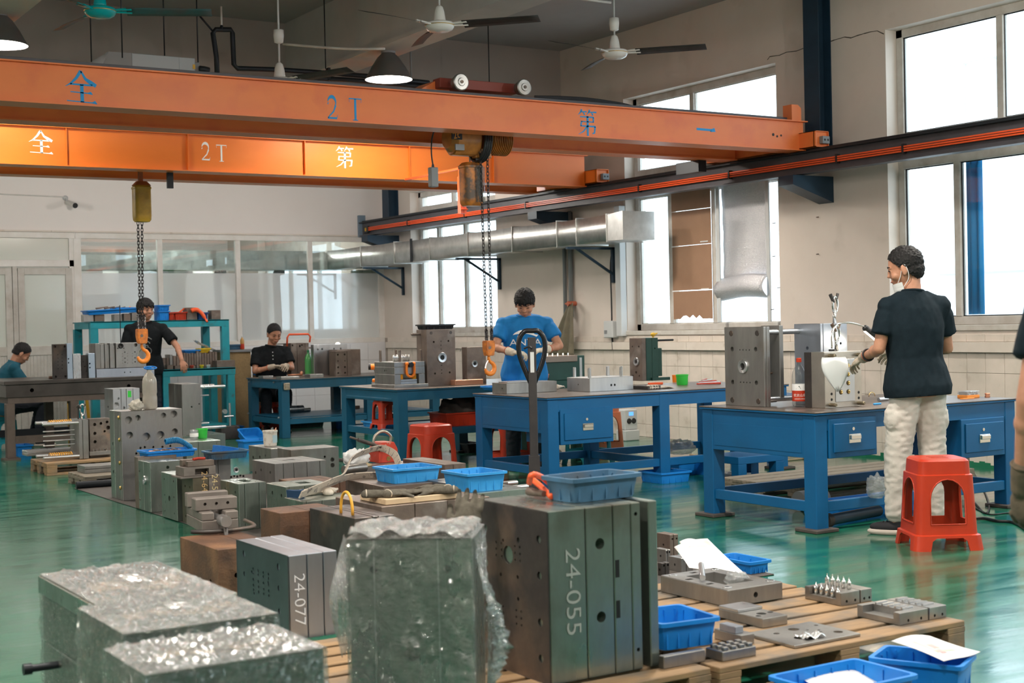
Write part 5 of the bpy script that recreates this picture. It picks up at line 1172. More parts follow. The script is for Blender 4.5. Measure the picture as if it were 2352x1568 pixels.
def wrapped(label, b, rz=0, lab_px=None, bulge=None, tilt=.012, cuts=(.33, .62), m=None):
 x0, y0, z0, x1, y1, z1 = b
 r = mould(label, b, 'z', cuts, m or M_STEELG, [(.2, .8, .013), (.8, .8, .013), (.5, .45, .03), (.2, .2, .012), (.8, .2, .012)], [(.2, .85, .012), (.8, .85, .012), (.5, .42, .022)], [], .004, name='wrapped_mould')
 DX, DY, DZ = x1 - x0, y1 - y0, z1 - z0; rnd = random.Random(label)
 ph = [rnd.uniform(0, 6) for _ in range(8)]
 def nz(a, c): return math.sin(a * 31 + ph[0]) * math.cos(c * 27 + ph[1]) + .6 * math.sin(a * 57 + c * 41 + ph[2]) + .4 * math.sin(a * 93 - c * 77 + ph[3])
 bm = B(); e = .006
 def top(u, v):
  edge = min(u, 1 - u, v, 1 - v)
  return (-e + u * (DX + 2 * e), -e + v * (DY + 2 * e), DZ + .004 + (.008 + .006 * nz(u, v) + .003 * nz(u * 2.3 + .3, v * 2.1) + .006 * math.exp(-((u - .5) ** 2 + (v - .5) ** 2) * 8)) * min(1, edge * 14))
 sheet(bm, top, 60, 60); bmesh.ops.remove_doubles(bm, verts=bm.verts, dist=.0005); part('top_film', bm, M_FILMT, r, True); bm = B()
 def side(k):
  def f(u, v):
   o = e + .0035 * (1 + nz(u + k, v)) * min(1, (1 - v) * 20)
   z = v * (DZ + .004)
   o *= 1 - .5 * (v > .99)
   if bulge and k == bulge[0]: o += bulge[1] * math.exp(-((v - bulge[2]) / bulge[3]) ** 2) * math.exp(-((u - bulge[4]) / .5) ** 2) * (1 + .25 * nz(u, v * 1.7))
   return [(-o, u * DY - e * (1 - 2 * u), z), (u * DX - e * (1 - 2 * u), -o, z), (DX + o, u * DY - e * (1 - 2 * u), z), (u * DX - e * (1 - 2 * u), DY + o, z)][k]
  return f
 for k in range(4): sheet(bm, side(k), 36, 44)
 bmesh.ops.remove_doubles(bm, verts=bm.verts, dist=.0015)
 part('stretch_film', bm, M_FILM, r, True)
 return r, (DX, DY, DZ)
b = mtop(246, 1402, .56, 96, 539, .0); MGD = mat('oily_green_steel', (.085, .14, .105), .32, .6, (.05, .085, .065), 4); W1, d = wrapped('film-wrapped mould block farthest left, back one of the three low wrapped blocks', b, m=MGD)
bm = B(); box(bm, -.012, 0, d[2] - .055, 0, d[1], d[2], .002); part('clamp_plate', bm, M_STEELG, W1)
b2_ = mtop(287, 1458, .56, 184, 633, .0); W2, d2 = wrapped('film-wrapped mould block in the middle of the three low wrapped blocks', b2_, m=MGD)
bm = B(); p = onx(140, 1525, b[0]); yy = p.y - b[1]; cyl(bm, (0, yy, p.z), (-.09, yy, p.z), .012, seg=12); cyl(bm, (-.09, yy, p.z), (-.115, yy, p.z), .018, seg=12); part('hose_nipple', bm, M_BLACKM, W1, 'auto')
b3_ = mtop(337, 1552, .56, 243, 744, .0); W3, d3 = wrapped('film-wrapped mould block nearest the camera at the lower left', b3_, m=MGD)
for (W_, d_) in ((W1, d), (W2, d2)):
 bm = B(); sheet(bm, lambda u, v: (d_[0] * (.45 + .16 * u), d_[1] * (.42 + .22 * v), d_[2] + .016 + .002 * math.sin(u * 5)), 4, 4, .0005); part('paper_slip', bm, M_PAPER, W_)
for (W_, d_) in ((W1, d), (W2, d2), (W3, d3)):
 bm = B(); sheet(bm, lambda u, v: (d_[0] * (.15 + .75 * u), d_[1] * (.36 + .20 * v + .06 * math.sin(u * 7)), d_[2] + .003 + .001 * math.sin(u * 9)), 8, 3, .0004); part('paper_tape', bm, mat('brown_wrap_tape', (.46, .36, .22), .5), W_)
p = at(800, 1240, .72); q = at(1083, 1238, .72); wid = (q - p).length; ang = math.atan2(q.y - p.y, q.x - p.x)
W4, d4 = wrapped('tall film-wrapped mould block with bulging film before the 24-055 block', (0, 0, .14, wid, .27, .72), cuts=(.001,), bulge=(2, .075, .47, .28, .1))
W4.location = (p.x, p.y, .14); W4.rotation_euler = (0, 0, ang)
bm = B()
for k in (.20, .72): box(bm, d4[0] * k, -.0012, 0, d4[0] * k + .004, 0, d4[2])
part('plate_joint', bm, M_STEELB, W4)
bm = B(); sheet(bm, lambda u, v: (-.015 - .10 * u * (1 - .5 * v) * (.6 + .6 * math.sin(v * 2.6)), .06 + .14 * u + .02 * math.sin(v * 9), .24 + .32 * v - .05 * u * (1 - v) + .008 * math.sin(u * 20 + v * 15)), 14, 24, .0006); part('film_tail', bm, M_BAG, W4, True)
bm = B(); sheet(bm, lambda u, v: (d4[0] * (.0 + 1.0 * u), -.006 + d4[1] * v, d4[2] + .018 + .014 * math.sin(u * 23 + v * 9) * math.sin(v * 13 + u * 5) + .012 * math.sin(v * 3)), 40, 26, .0005); part('film_crumple', bm, M_FILMT, W4, True)
b = mtop(500, 1262, .40, 413, 640, .0)
MR = mould('rusty brown mould block carrying the machine vise', b, 'x', (.62,), M_RUST, [(.7, .55, .012), (.2, .62, .012), (.6, .2, .02)], [(.3, .7, .012)])
BR = b
b = mtop(814, 1190, .42, 711, 906, .0)
MD = mould('dark oily mould block with a yellow lifting loop on top', b, 'x', (.45, .6), M_STEELD, [(.5, .5, .014)], [(.3, .5, .012)])
BD = b
b = mtop(664, 1184, .38, 640, 800, .0); b = (b[0], b[1] + .12, 0, b[3], b[4] + .25, b[5])
mould('rusty plate block squeezed left of the dark oily block', b, 'x', (.5,), M_RUST, [(.4, .6, .01)], [])
b = (BD[0] + .30, BD[1] + .30, .0, BD[0] + .95, BD[1] + .85, .42)
MB_ = mould('rusty mould block under the wooden board and work gloves', b, 'x', (.3, .6), M_BROWN, [], [(.6, .6, .012)]); BB = b
# =============== middle rows (on the rubber mat, z=.006) ===============
zm = .0065
def fx(b, pxs, z=None):
 z = (b[5] if z is None else z); return [(bis(lambda x: proj((x, b[1], z))[0], px, b[0], b[3] + .3) - b[0]) / (b[3] - b[0]) for px in pxs]
def fy(b, pxs, z=None):
 z = (b[5] if z is None else z); return [(bis(lambda y: proj((b[0], y, z))[0], px, b[1], b[4] + .3) - b[1]) / (b[4] - b[1]) for px in pxs]
b = mbot(283, 1150, zm, 945, 251, 418)
MA = mould('tall grey mould block with the big water bottle standing on it', b, 'y', (.12, .62), M_STEEL, [(.78, .30, .014), (.78, .62, .014)],
  [(.12, .90, .030), (.27, .92, .023), (.69, .93, .023), (.86, .94, .030), (.13, .73, .028), (.40, .70, .034), (.63, .71, .034), (.87, .74, .026)] + [(u, v, .009) for u, v in ((.30, .58), (.37, .585), (.37, .53), (.51, .53), (.51, .58), (.66, .575), (.66, .54), (.71, .545), (.79, .58), (.23, .52))], [], .012, {2: M_STEELG}, {2: .0}); BA = b
for v in (.93, .68, .42, .14):
 bm = B(); ell(bm, (-.002, .11 * (b[4] - b[1]) + .02, v * (b[5] - b[2])), (.012, .012, .016), 10, 8); part('brass_nipple', bm, M_BRASS, MA, True)
b = mbot(347, 1177, zm, 1062, 317, 418); BBk = b
MBk = mould('mould block with a bright locating ring under the blue parts tray', b, 'y', (.55,), M_STEELG, [(.5, .62, .0), ], [(.55, .88, .012)], ring=('l', .45, .62, .034), bolts=[('l', .9, .78, .007), ('l', .9, .2, .007)])
b2 = (b[0] - .0, b[4] + .003, zm, b[0] + .30, b[4] + .09, b[5] + .02); mould('brown-edged plate leaning at the back of the ringed mould', b2, 'x', (), M_BROWN)
b2 = (b[0] + .12, b[1] - .11, b[5] - .10, b[3] + .08, b[1] - .004, b[5] - .03)
b = mbot(408, 1197, zm, 1091, 370, 416); b = (b[0], b[1], b[2], b[3] + .10, b[4], b[5])
mould('small mould block with drilled green-tinted side beside the ringed mould', b, 'x', (.4,), M_STEELG, [(.2, .85, .008), (.2, .5, .008), (.8, .85, .008), (.8, .5, .008), (.5, .45, .02), (.2, .15, .008), (.8, .15, .008)])
b = mbot(446, 1207, zm, 1099, 417, 506); BDm = b; f_ = fx(b, [479])
MDm = mould('mould block handwritten 24- and 20-0C, with a brown clamp vise on top', b, 'x', f_, M_STEELG, [(.3, .8, .009), (.7, .8, .009), (.5, .45, .018), (.3, .15, .009), (.7, .15, .009), (.5, .65, .007)], mats={0: mat('olive_steel', (.20, .17, .12), .42, .8, (.14, .12, .09), 6), 1: M_BROWN})
chalk(MDm, b, 'r', '24-64450-20-0C', .062, f_[0] * .72, .50, -PI / 2, M_MARK); chalk(MDm, b, 'r', '24-55028450-', .062, (1 + f_[0]) / 2, .52, -PI / 2, mat('yellow_marker', (.75, .58, .30), .6)); chalk(MDm, b, 'r', '24.0MM', .03, f_[0] * .3, .5, -PI / 2, M_CHALK)
b = mbot(551, 1218, zm, 1111, 506, 611); BE = b; f_ = fx(b, [562, 595])
mould('mould block with olive drilled face, in the row left of the vise', b, 'x', f_, M_STEELG, [(.2, .8, .010), (.75, .82, .010), (.5, .6, .018), (.2, .55, .010), (.25, .2, .009), (.75, .2, .009)], [], [(.55, .5, (.035, .08))])
b = mbot(660, 1232, zm, 1118, 612, 760); BF = b
mould('long mould block with springs in its top pocket, behind the strap end', b, 'x', fx(b, [664, 700]), M_STEELG, [(.25, .8, .012), (.7, .82, .012), (.3, .35, .012), (.8, .3, .01)], [], [(.6, .5, (.04, .05))])
b = mbot(699, 1262, zm, 1152, 653, 830); BG = b
mould('mould block on which the blue strap end and white gloves lie', b, 'x', fx(b, [704, 740, 790]), M_STEELG, [(.3, .8, .011), (.7, .82, .009), (.55, .7, .009), (.6, .4, .010)], [(.55, .45, .014)], ring=('l', .9, .25, .038)); MG_ = b
b = mtop(631, 1065, .26, 579, 749, zm); BH = b
mould('flat grey mould block with five plates in the middle rows', b, 'x', fx(b, [651, 675, 705, 735]), M_STEEL, [(.2, .7, .012), (.6, .72, .012), (.85, .6, .012)], [], [(.5, .5, (.05, .03))])
b = mtop(622, 1030, .25, 571, 663, zm); BI = b
mould('small grey two-plate mould block under the white paint bucket', b, 'x', (.45,), M_STEEL, [(.25, .7, .012), (.5, .6, .016), (.8, .55, .016), (.5, .3, .01), (.8, .25, .01)])
b = mtop(668, 1033, .29, 655, 778, .0); b = (b[0], b[1], b[2], b[3], b[1] + .30, b[5])
mould('wide grey mould plate standing behind the five-plate block', b, 'y', (.6,), M_STEEL, [], [(.86, .45, .020), (.86, .62, .020), (.70, .72, .010)])
bj = b; r_ = MOULDS
b = mtop(881, 1117, .33, 793, 1011, zm); BK = b
mould('long dark-brown mould block under the left light blue tray', b, 'y', fy(b, [858, 836, 815, 800]), M_BROWN, [], [(.35, .25, .012), (.8, .85, .012)])
b = mtop(1069, 1135, .36, 990, 1218, zm); BLk = b
mould('green-tinted mould block under the right light blue tray', b, 'y', fy(b, [1042, 1015]), M_STEELG, [(.16, .35, .014), (.38, .48, .014), (.6, .5, .011), (.83, .5, .013)], [], [(.8, .5, (.03, .02))])
b = mtop(960, 1150, .33, 948, 1000, zm); b = (b[0], b[1], b[2], BLk[0] + .02 if False else b[3], b[4] + .1, b[5])
mould('small rusty mould block between the two tray blocks', (b[0] - .02, b[1] + .2, b[2], b[0] + .10, b[4] + .25, b[5]), 'x', (), M_RUST)
b = mtop(832, 1074, .30, 797, 965, zm); BN = b
mould('grey mould block carrying the red magnetic lifter', b, 'y', (.5,), M_STEEL, [], [(.30, .72, .012), (.62, .75, .014), (.62, .35, .014), (.85, .7, .01)])
b = mtop(1022, 1067, .33, 925, 1070, zm); BO = b
MO = mould('brown-topped mould block with bright guide pillars behind the trays', b, 'x', (.4,), M_BROWN, [(.6, .6, .015)], [])
pins(MO, b, 'r+', [(.25, .75), (.7, .75)], .20, .013)
b = mtop(700, 1112, .27, 640, 800, zm)
mould('rusty flat mould block amid the rows, behind the strap', (b[0], b[1], zm, b[3], b[4], b[5]), 'x', (.35, .8), M_RUST, [], [], [(.3, .5, (.06, .04))])
b = mtop(1165, 1100, .30, 1150, 1175, zm)
b = (BLk[0] + .30, BLk[1] + .52, zm, BLk[0] + .62, BLk[1] + 1.0, .34)
Mq = mould('grey mould half with three long guide pillars behind the right tray', b, 'x', (.5,), M_STEEL, [], []); pins(Mq, b, 'r+', [(.15, .85), (.5, .88), (.9, .85)], .22, .016)
b = mtop(446, 885, .66, 388, 462, .0)
p = at(420, 1000, .20)
qb = (p.x, p.y, .20, p.x + .30, p.y + .40, hgt(p.x, p.y, 882)); x0, y0, x1, y1 = p.x, p.y, bis(lambda x: proj((x, p.y, .5))[0], 462, p.x, p.x + 2), bis(lambda y: proj((p.x, y, .5))[0], 388, p.y, p.y + 3)
qb = (x0, y0, .20, x1, y1, qb[5]); MQ = mould('tall shiny mould half standing behind the bottle block, with long pillars', qb, 'y', (.45, .55), M_STEEL, [(.9, .6, .0)], [(.5, .55, .01), (.9, .6, .008)], ring=('l', .8, .35, .035)); pins(MQ, qb, 'r+', [(.12, .92), (.12, .12), (.9, .92)], .30, .018, M_STEELB); pins(MQ, qb, 'r+', [(.3, .75), (.35, .2)], .14, .009, M_STEELB, 'ejector_pin')
qb2 = (x0 - .03, y0 - .05, 0, x1 + .25, y1 + .1, .199); Mqb = mould('low steel block under the tall shiny mould half and the green tub', qb2, 'x', (.4,), M_STEELG, [(.5, .5, .012)])
p = at(428, 1015, .27); BQ2 = (p.x, p.y, .0, bis(lambda x: proj((x, p.y, .27))[0], 506, p.x, p.x + 2), p.y + .45, .27); mould('ground steel block carrying the green tub and the jar', BQ2, 'x', (.35,), M_STEELG, [], [(.2, .6, .012)])
p = at(262, 1000, .30); z1 = hgt(p.x, p.y, 893)
rb = (p.x, p.y, .12, bis(lambda x: proj((x, p.y, .5))[0], 322, p.x, p.x + 2), bis(lambda y: proj((p.x, y, .5))[0], 241, p.y, p.y + 3), z1)
MR2 = mould('polished mould block with round bores behind the bottle block', rb, 'x', (.3, .5, .75), M_STEELB, [(.6, .7, .02)], [(.12, .75, .028), (.12, .45, .035), (.2, .85, .012), (.4, .7, .014)]);
bm = B(); box(bm, .55 * (rb[3] - rb[0]), -.001, (rb[5] - rb[2]) * .86, .68 * (rb[3] - rb[0]), 0, (rb[5] - rb[2]) * .96); part('green_paint_dab', bm, M_GREENP, MR2)
mould('brown block lying beneath the polished mould', (rb[0] - .25, rb[1] - .05, 0, rb[3] + .1, rb[4] + .1, .118), 'x', (), M_RUST)
ps = at(160, 1105, .10); pq = at(85, 1060, .10)
PAL3 = pallet('small dirty pallet at the left under the spring-pin mould', at(200, 1096, .10).x, at(200, 1096, .10).y + .06, .85, .55, .10, 5, M_WOODG)
pal4 = at(135, 1085, .12)
PAL4 = pallet('wooden pallet end sticking out left of the spring-pin mould', at(100, 1062, .12).x, at(130, 1075, .12).y + .55, 1.3, .62, .12, 5, M_WOOD)
p = at(183, 1054, .125); z1 = hgt(p.x, p.y, 964)
sb = (p.x, p.y, .125, bis(lambda x: proj((x, p.y, .4))[0], 203, p.x, p.x + 2), p.y + .32, z1)
MS = mould('grey mould half bristling with spring-loaded pins, at the left', sb, 'x', (.4,), M_STEEL, [(.5, .5, .01)])
pins(MS, sb, 'l-', [(.05, .93), (.9, .93), (.05, .08), (.9, .08)], .34, .016, M_STEELB); pins(MS, sb, 'l-', [(.5, .72), (.5, .60), (.5, .48), (.5, .36)], .30, .007, M_STEELB, 'ejector_pin')
for (u, v) in ((.3, .95), (.3, .12)):
 bm = spring_bm(B(), (-.04, u * .32, v * (sb[5] - sb[2])), (-.26, u * .32, v * (sb[5] - sb[2])), .022, .0055, 11); part('return_spring', bm, M_SPRING, MS)
p = at(206, 1050, .125); z1 = hgt(p.x, p.y, 962)
tb_ = (p.x, p.y - .02, .125, bis(lambda x: proj((x, p.y, .4))[0], 252, p.x, p.x + 2), p.y + .12, z1)
MT = mould('brown speckled drilled mould plate beside the bottle block', tb_, 'y', (), mat('speckled_steel', (.24, .20, .17), .5, .6, (.14, .115, .10), 9, col3=(.32, .22, .16), n3=8), [], [(.25, .85, .016), (.55, .87, .014), (.85, .90, .014), (.25, .62, .016), (.72, .66, .012), (.25, .40, .016), (.25, .14, .014), (.7, .15, .014), (.9, .75, .02)])
bm = B(); box(bm, -.02, -.05, .02, tb_[3] - tb_[0], 0, .06, .003);
for k in range(7): cyl(bm, (.02 + k * .035, -.03, .06), (.02 + k * .035, -.03, .085), .006, seg=8)
part('pin_strip', bm, M_STEEL, MT)
o = tray_px('blue tray hidden under the speckled plate', 207, 1060, .10, .30, .2, .02, M_PLBLUE)
bpy.data.objects.remove(o.children[0]); bpy.data.objects.remove(o)
p = at(195, 1083, .12); fb_ = (p.x, p.y, .102, p.x + .36, p.y + .25, .165)
mould('flat grey steel bar on the grey pallet left of the bottle block', fb_, 'z', (.55,), M_STEEL, [], [], name='steel_plate', cat='plate')
p = at(62, 1046, .14); fb_ = (p.x, p.y, .132, p.x + .62, p.y + .2, .185)
mould('long grey steel bar with a white bar on it at the left pallet', fb_, 'z', (.5,), M_STEEL, [], [], name='steel_plate', cat='plate', mats={1: M_STEELB})
bm = B(); cyl(bm, tuple(at(175, 1114, .037)), tuple(at(175, 1114, .037) + Vector((.60, -.02, 0))), .030, seg=16); tag(part('steel_tube', bm, M_BLACKM, None, 'auto'), 'dark round tube lying at the corner of the rubber mat', 'tube')
p = at(512, 1092, .10); z1 = hgt(p.x, p.y, 1057); sp_ = (p.x, p.y, zm, bis(lambda x: proj((x, p.y, .3))[0], 569, p.x, p.x + 2), p.y + .30, z1)
MSq = mould('pale mould plate with round and square holes under the blue basket', sp_, 'y', (), mat('pale_steel', (.56, .56, .54), .4, .7, (.48, .47, .45), 6), [], [(.12, .86, .022), (.12, .66, .022), (.12, .50, .020), (.88, .86, .020), (.88, .68, .022), (.88, .52, .018)], ring=('r', .52, .60, .024))
bm = B()
for k in range(5): box(bm, (.28 + .12 * k) * (sp_[3] - sp_[0]), -.001, (.30 + .03 * (k % 2)) * (z1 - zm), (.36 + .12 * k) * (sp_[3] - sp_[0]), 0, (.38 + .03 * (k % 2)) * (z1 - zm))
part('square_pocket', bm, M_HOLE, MSq)['kind'] = 'stuff'
b = mtop(578, 1010 + 26, .24, 566, 600, zm)
# =============== on the benches ===============
H1 = B1['H']
def onb(bz, px, py, pyt, pxl, pxr): return mbot(px, py, bz, pyt, pxl, pxr)
b = onb(H1, 1757, 935, 750, 1663, 1768); b = (b[0], b[1], b[2], b[3], b[4], b[5])
M1 = mould('tall mould half with round sprue bore standing on the nearest bench', b, 'x', (.45,), M_STEEL, [(.20, .72, .016), (.80, .72, .016), (.20, .30, .016), (.80, .30, .016)] + [(u, v, .005) for u in (.36, .44, .52, .60) for v in (.71, .30)], [], ring=('l', .52, .50, .048), bolts=[('l', .16, .92, .020), ('l', .82, .92, .020), ('l', .16, .07, .020), ('l', .82, .07, .020)]); BM1 = b
pins(M1, b, 'r+', [(.1, .93), (.1, .09)], .36, .018, M_STEELB, rings=5)
bb = (b[3] + .155, b[1] + .02, .90 - .0, b[3] + .20, b[1] + .20, b[5] + .005)
p = onx(1795, 925, b[3] + .16)
x0 = bis(lambda x: proj((x, b[1] + .05, .9))[0], 1785, b[3], b[3] + 2)
bm = B(); box(bm, x0 - b[0], .02, .055, x0 - b[0] + .035, .20, b[5] - b[2] + .005, .002); part('ejector_plate', bm, M_STEEL, M1)
bm = B(); cyl(bm, (b[3] - b[0], .1, .22), (x0 - b[0], .1, .22), .008, seg=8); cyl(bm, (b[3] - b[0], .12, .035), (x0 - b[0] + .05, .12, .035), .016, seg=10); part('pull_rod', bm, M_STEELD, M1, 'auto')
b = onb(H1, 1895, 938, 808, 1845, 1978); f_ = fx(b, [1897])
BM2 = b
M2 = mould('eight-cavity mould half lit by the lamp on the nearest bench', b, 'y', fy(b, [1862]), M_STEELB, [], [], mats={0: mat('warm_steel', (.60, .56, .50), .3, .9, (.46, .42, .38), 4), 1: M_STEELD}, inset={1: .004})
W_, H_ = b[3] - b[0], b[5] - b[2]
bm = B(); box(bm, W_ * .28, -.004, H_ * .10, W_ * .80, .0, H_ * .86, .002); part('cavity_insert', bm, M_STEELB, M2)
for i in range(2):
 for j in range(4):
  cx_, cz_ = W_ * (.42 + .20 * i), H_ * (.74 - .155 * j); bm = lathe(B(), [(.012, -.001), (.013, -.006), (.006, -.009), (.003, -.004)], (cx_, -.003, cz_), 14, 'y'); part('cavity', bm, M_BRASS, M2, 'auto'); bm = lathe(B(), [(.013, -.0005), (.016, -.0005), (.016, -.002), (.013, -.002)], (cx_, -.004, cz_), 14, 'y', False); part('cavity_rim', bm, M_STEELD, M2)
for (u, v) in ((.18, .80), (.18, .72), (.91, .82), (.91, .75), (.18, .25), (.18, .15), (.91, .25), (.91, .15)):
 bm = cyl(B(), (W_ * u, -.0012, H_ * v), (W_ * u, 0, H_ * v), .009, seg=12); part('bore', bm, M_HOLE, M2)
pins(M2, b, 'f', [(.14, .93), (.90, .93), (.14, .06), (.90, .06)], .055, .0125, mat('olive_pillar', (.26, .22, .15), .35, .8), rings=1)
b = (BM2[3] - .13, BM2[4] + .05, H1, BM2[3] + .12, BM2[4] + .30, hgt(BM2[3], BM2[4] + .05, 742))
M3 = mould('blue-grey mould half behind the eight-cavity one, with an eye hook on top', b, 'x', (.1, .55), mat('bluish_steel', (.42, .46, .52), .34, .9), [(.5, .7, .012)], [(.75, .6, .01), (.75, .75, .01), (.75, .45, .01)]); B3M = b
p = at(1990, 918, H1); x0 = p.x
b = (BM2[3] + .03, BM2[1] + .34, H1, BM2[3] + .34, BM2[1] + .39, hgt(BM2[3] + .1, BM2[1] + .34, 826))
Md = mould('thin drilled steel plate standing behind the white bag', b, 'y', (), M_STEEL, [], [(.08 + .105 * i, .15 + .14 * j, .004) for i in range(9) for j in range(6)], name='steel_plate', cat='plate')
H2 = .75
b = onb(H2, 1172 - 8, 905, 880, 1130, 1279); BP2 = b
M5 = mould('flat steel plate on the middle bench before the man in blue', b, 'z', (), M_STEEL, [(.3, .5, .006)], [], name='steel_plate', cat='plate')
bm = B(); box(bm, .02, .02, b[5] - b[2], (b[3] - b[0]) * .55, (b[4] - b[1]) * .7, b[5] - b[2] + .012, .003); part('raised_insert', bm, M_STEELB, M5)
b = onb(H2, 1355, 900, 868, 1302, 1454); BP3 = b
M6 = mould('flat bright mould plate with four upright pillars on the middle bench', b, 'z', (), M_STEELB, [(.5, .5, .007)], [(.49, .42, .010), (.57, .42, .010)], jit=0)
pins(M6, b, 't', [(.05, .10), (.78, .10), (.10, .85), (.85, .8)], .085, .0145, M_STEELB, rings=1)
b = onb(H2, 1488, 895, 886, 1454, 1518); mould('thin toothed dark plate on the middle bench beside the pillar plate', b, 'x', (.2, .4, .6, .8), M_STEELD, name='steel_plate', cat='plate', gap=.006)
p = at(1452, 868, .75); b = onb(.75, 1476, 875, 776, 1445, 1478)
b = (b[0], b[1], b[2], b[0] + .20, b[4], b[5])
M7 = mould('mould with brown face and dark green body on the middle bench', b, 'x', (.25, .62), M_GREENM, [(.5, .2, .012), (.25, .8, .009), (.75, .8, .009), (.25, .12, .009), (.75, .12, .009)], [(.8, .75, .008)], mats={0: M_BROWN}, ring=('l', .45, .45, .042)); BM7 = b
pins(M7, b, 'r+', [(.3, .93)], .24, .010, M_BLACKM)
bm = B(); W_ = b[3] - b[0]; box(bm, W_, .03, .04, W_ + .07, (b[4] - b[1]) * .7, (b[5] - b[2]) * .75, .004); box(bm, W_ * .5, -.03, .0, W_ + .12, .0, .03, .003); part('side_valve', bm, M_GREENM, M7)
bm = B(); c = (W_ * .9, .05, (b[5] - b[2]) + .03); ell(bm, c, (.03, .02, .02), 12, 8); tube(bm, [c, (c[0] + .05, c[1], c[2] + .01)], .008, 6); tube(bm, [c, (c[0] - .01, c[1], c[2] - .09)], .008, 6); part('yellow_valve', bm, M_YELLOW, M7, True)
p = ony(1236, 840, 11.25);
gb = (ony(1225, 850, 11.2).x, 11.2, .60, ony(1343, 850, 11.2).x, 11.5, ony(1280, 818, 11.2).z)
M8 = mould('dark green mould box with bright cores behind the man in blue', gb, 'z', (.45,), M_GREENM, [], [])
bm = B(); W_ = gb[3] - gb[0]; Hh = gb[5] - gb[2]; box(bm, W_ * .16, -.02, Hh - .055, W_ * .84, .2, Hh + .004, .003); part('insert_bar', bm, mat('brownish_bar', (.28, .22, .18), .5, .5), M8)
for k in range(6): bm = B(); cyl(bm, (W_ * (.2 + .1 * k), .02, Hh), (W_ * (.2 + .1 * k), .02, Hh + .03), .011, .007, 10); part('core_pin', bm, M_CHROME, M8)
bm = B(); box(bm, -.02, .1, -.60, .05, .2, 0, .002); box(bm, W_ - .05, .1, -.60, W_ + .02, .2, 0, .002); part('stand', bm, M_GREENM, M8)
bm = B(); box(bm, W_ * .93 - .02, -.003, Hh * .35, W_ * .93 + .01, .0, Hh - .02, .001); box(bm, W_ * .07 - .01, -.003, Hh * .35, W_ * .07 + .02, 0, Hh - .02, .001); part('silver_tape', bm, M_GALV, M8)
H3 = .75
p = at(906, 891, H3)
b = onb(H3, 906, 891, 884, 871 - 18, 984)
M9 = mould('grey stacked mould with an orange shackle on the teal-blue bench', (b[0], b[1], H3, b[3], b[4], b[5]), 'z', (), M_STEEL, jit=0)
DX, DY = b[3] - b[0], b[4] - b[1]; h0 = b[5] - b[2]; top_ = hgt(b[0] + .02, b[1] + .03, 832) - H3
lv = [h0, h0 + (top_ - h0) * .45, h0 + (top_ - h0) * .78, top_]
bm = B(); box(bm, .02, .03, lv[0] + .001, .02 + (DX - .04) * .20, DY * .93, lv[1], .002); part('riser', bm, M_STEEL, M9)
bm = B(); box(bm, .02 + (DX - .04) * .80, .03, lv[0] + .001, DX - .02, DY * .93, lv[1], .002); part('riser', bm, M_STEEL, M9)
bm = B(); box(bm, .03 + (DX - .04) * .20, .05, lv[0] + .001, .01 + (DX - .04) * .80, DY * .9, lv[0] + (lv[1] - lv[0]) * .28, .002); part('ejector_plate', bm, M_STEELB, M9)
bm = B(); box(bm, .03 + (DX - .04) * .20, .05, lv[0] + .001 + (lv[1] - lv[0]) * .29, .01 + (DX - .04) * .80, DY * .9, lv[0] + (lv[1] - lv[0]) * .5, .002); part('ejector_plate', bm, M_STEELB, M9)
bm = B(); box(bm, .02, .03, lv[1] + .002, DX - .02, DY * .93, lv[2], .002); cc = B();
for u in (.40, .48): cyl(cc, (-.1, DY * u, (lv[1] + lv[2]) / 2), (.06, DY * u, (lv[1] + lv[2]) / 2), .010, seg=12)
part('plate', boolean(bm, cc), M_STEEL, M9)
bm = B(); box(bm, .02, .03, lv[2] + .002, DX - .02, DY * .93, lv[3], .002); part('plate', bm, M_STEEL, M9)
for u in (.27, .66): bm = spring_bm(B(), (DX * u, .06, lv[0] + (lv[1] - lv[0]) * .5), (DX * u, .06, lv[1]), .020, .0055, 5); part('return_spring', bm, M_SPRING, M9)
b9 = (b[0], b[1], b[2], b[3], b[4], H3 + top_); pins(M9, b9, 't', [(.12, .75), (.35, .25), (.62, .80), (.90, .15)], .115, .0125, M_BROWN, rings=4)
for k in range(11):
 bm = B(); x = DX * (.30 + .04 * k + (.06 if k > 4 else 0)); lathe(bm, [(.008, 0), (.008, .05), (.003, .065)], (x, DY * .45, top_), 10); part('core_pin', bm, M_CHROME, M9, True)
c = Vector((DX * .50, .012, (lv[1] + lv[2]) / 2 + .03)); bm = B()
sh = [(c.x - .038, c.y, c.z + .035), (c.x - .042, c.y, c.z - .02), (c.x - .035, c.y, c.z - .07), (c.x, c.y, c.z - .09), (c.x + .035, c.y, c.z - .07), (c.x + .042, c.y, c.z - .02), (c.x + .038, c.y, c.z + .035)]
tube(bm, curve_pts(sh, 4), .012, 10); ell(bm, sh[0], (.018, .014, .018), 12, 8); ell(bm, sh[-1], (.018, .014, .018), 12, 8); part('orange_shackle', bm, M_LIFT, M9, True)
bm = B(); cyl(bm, (c.x, c.y + .03, c.z + .025), (c.x, c.y - .022, c.z + .025), .024, seg=18); cyl(bm, (c.x - .05, c.y, c.z + .03), (c.x + .05, c.y, c.z + .03), .008, seg=10); part('shackle_bolt', bm, M_BLACKM, M9, 'auto')
b = onb(H3, 982, 887, 757, 956, 1045)
M10 = mould('tall brown-grey mould standing on the teal-blue bench under the black tray', b, 'y', (.5,), M_BROWN, [(.3, .30, .010), (.3, .22, .010)], [(.25, .78, .010), (.76, .79, .010), (.27, .22, .010), (.78, .23, .010)] + [(.5, v, .005) for v in (.79, .72, .65, .36, .28, .22)], ring=('r', .52, .50, .050), bolts=[('r', .17, .94, .016), ('r', .85, .94, .016)]); BM10 = b
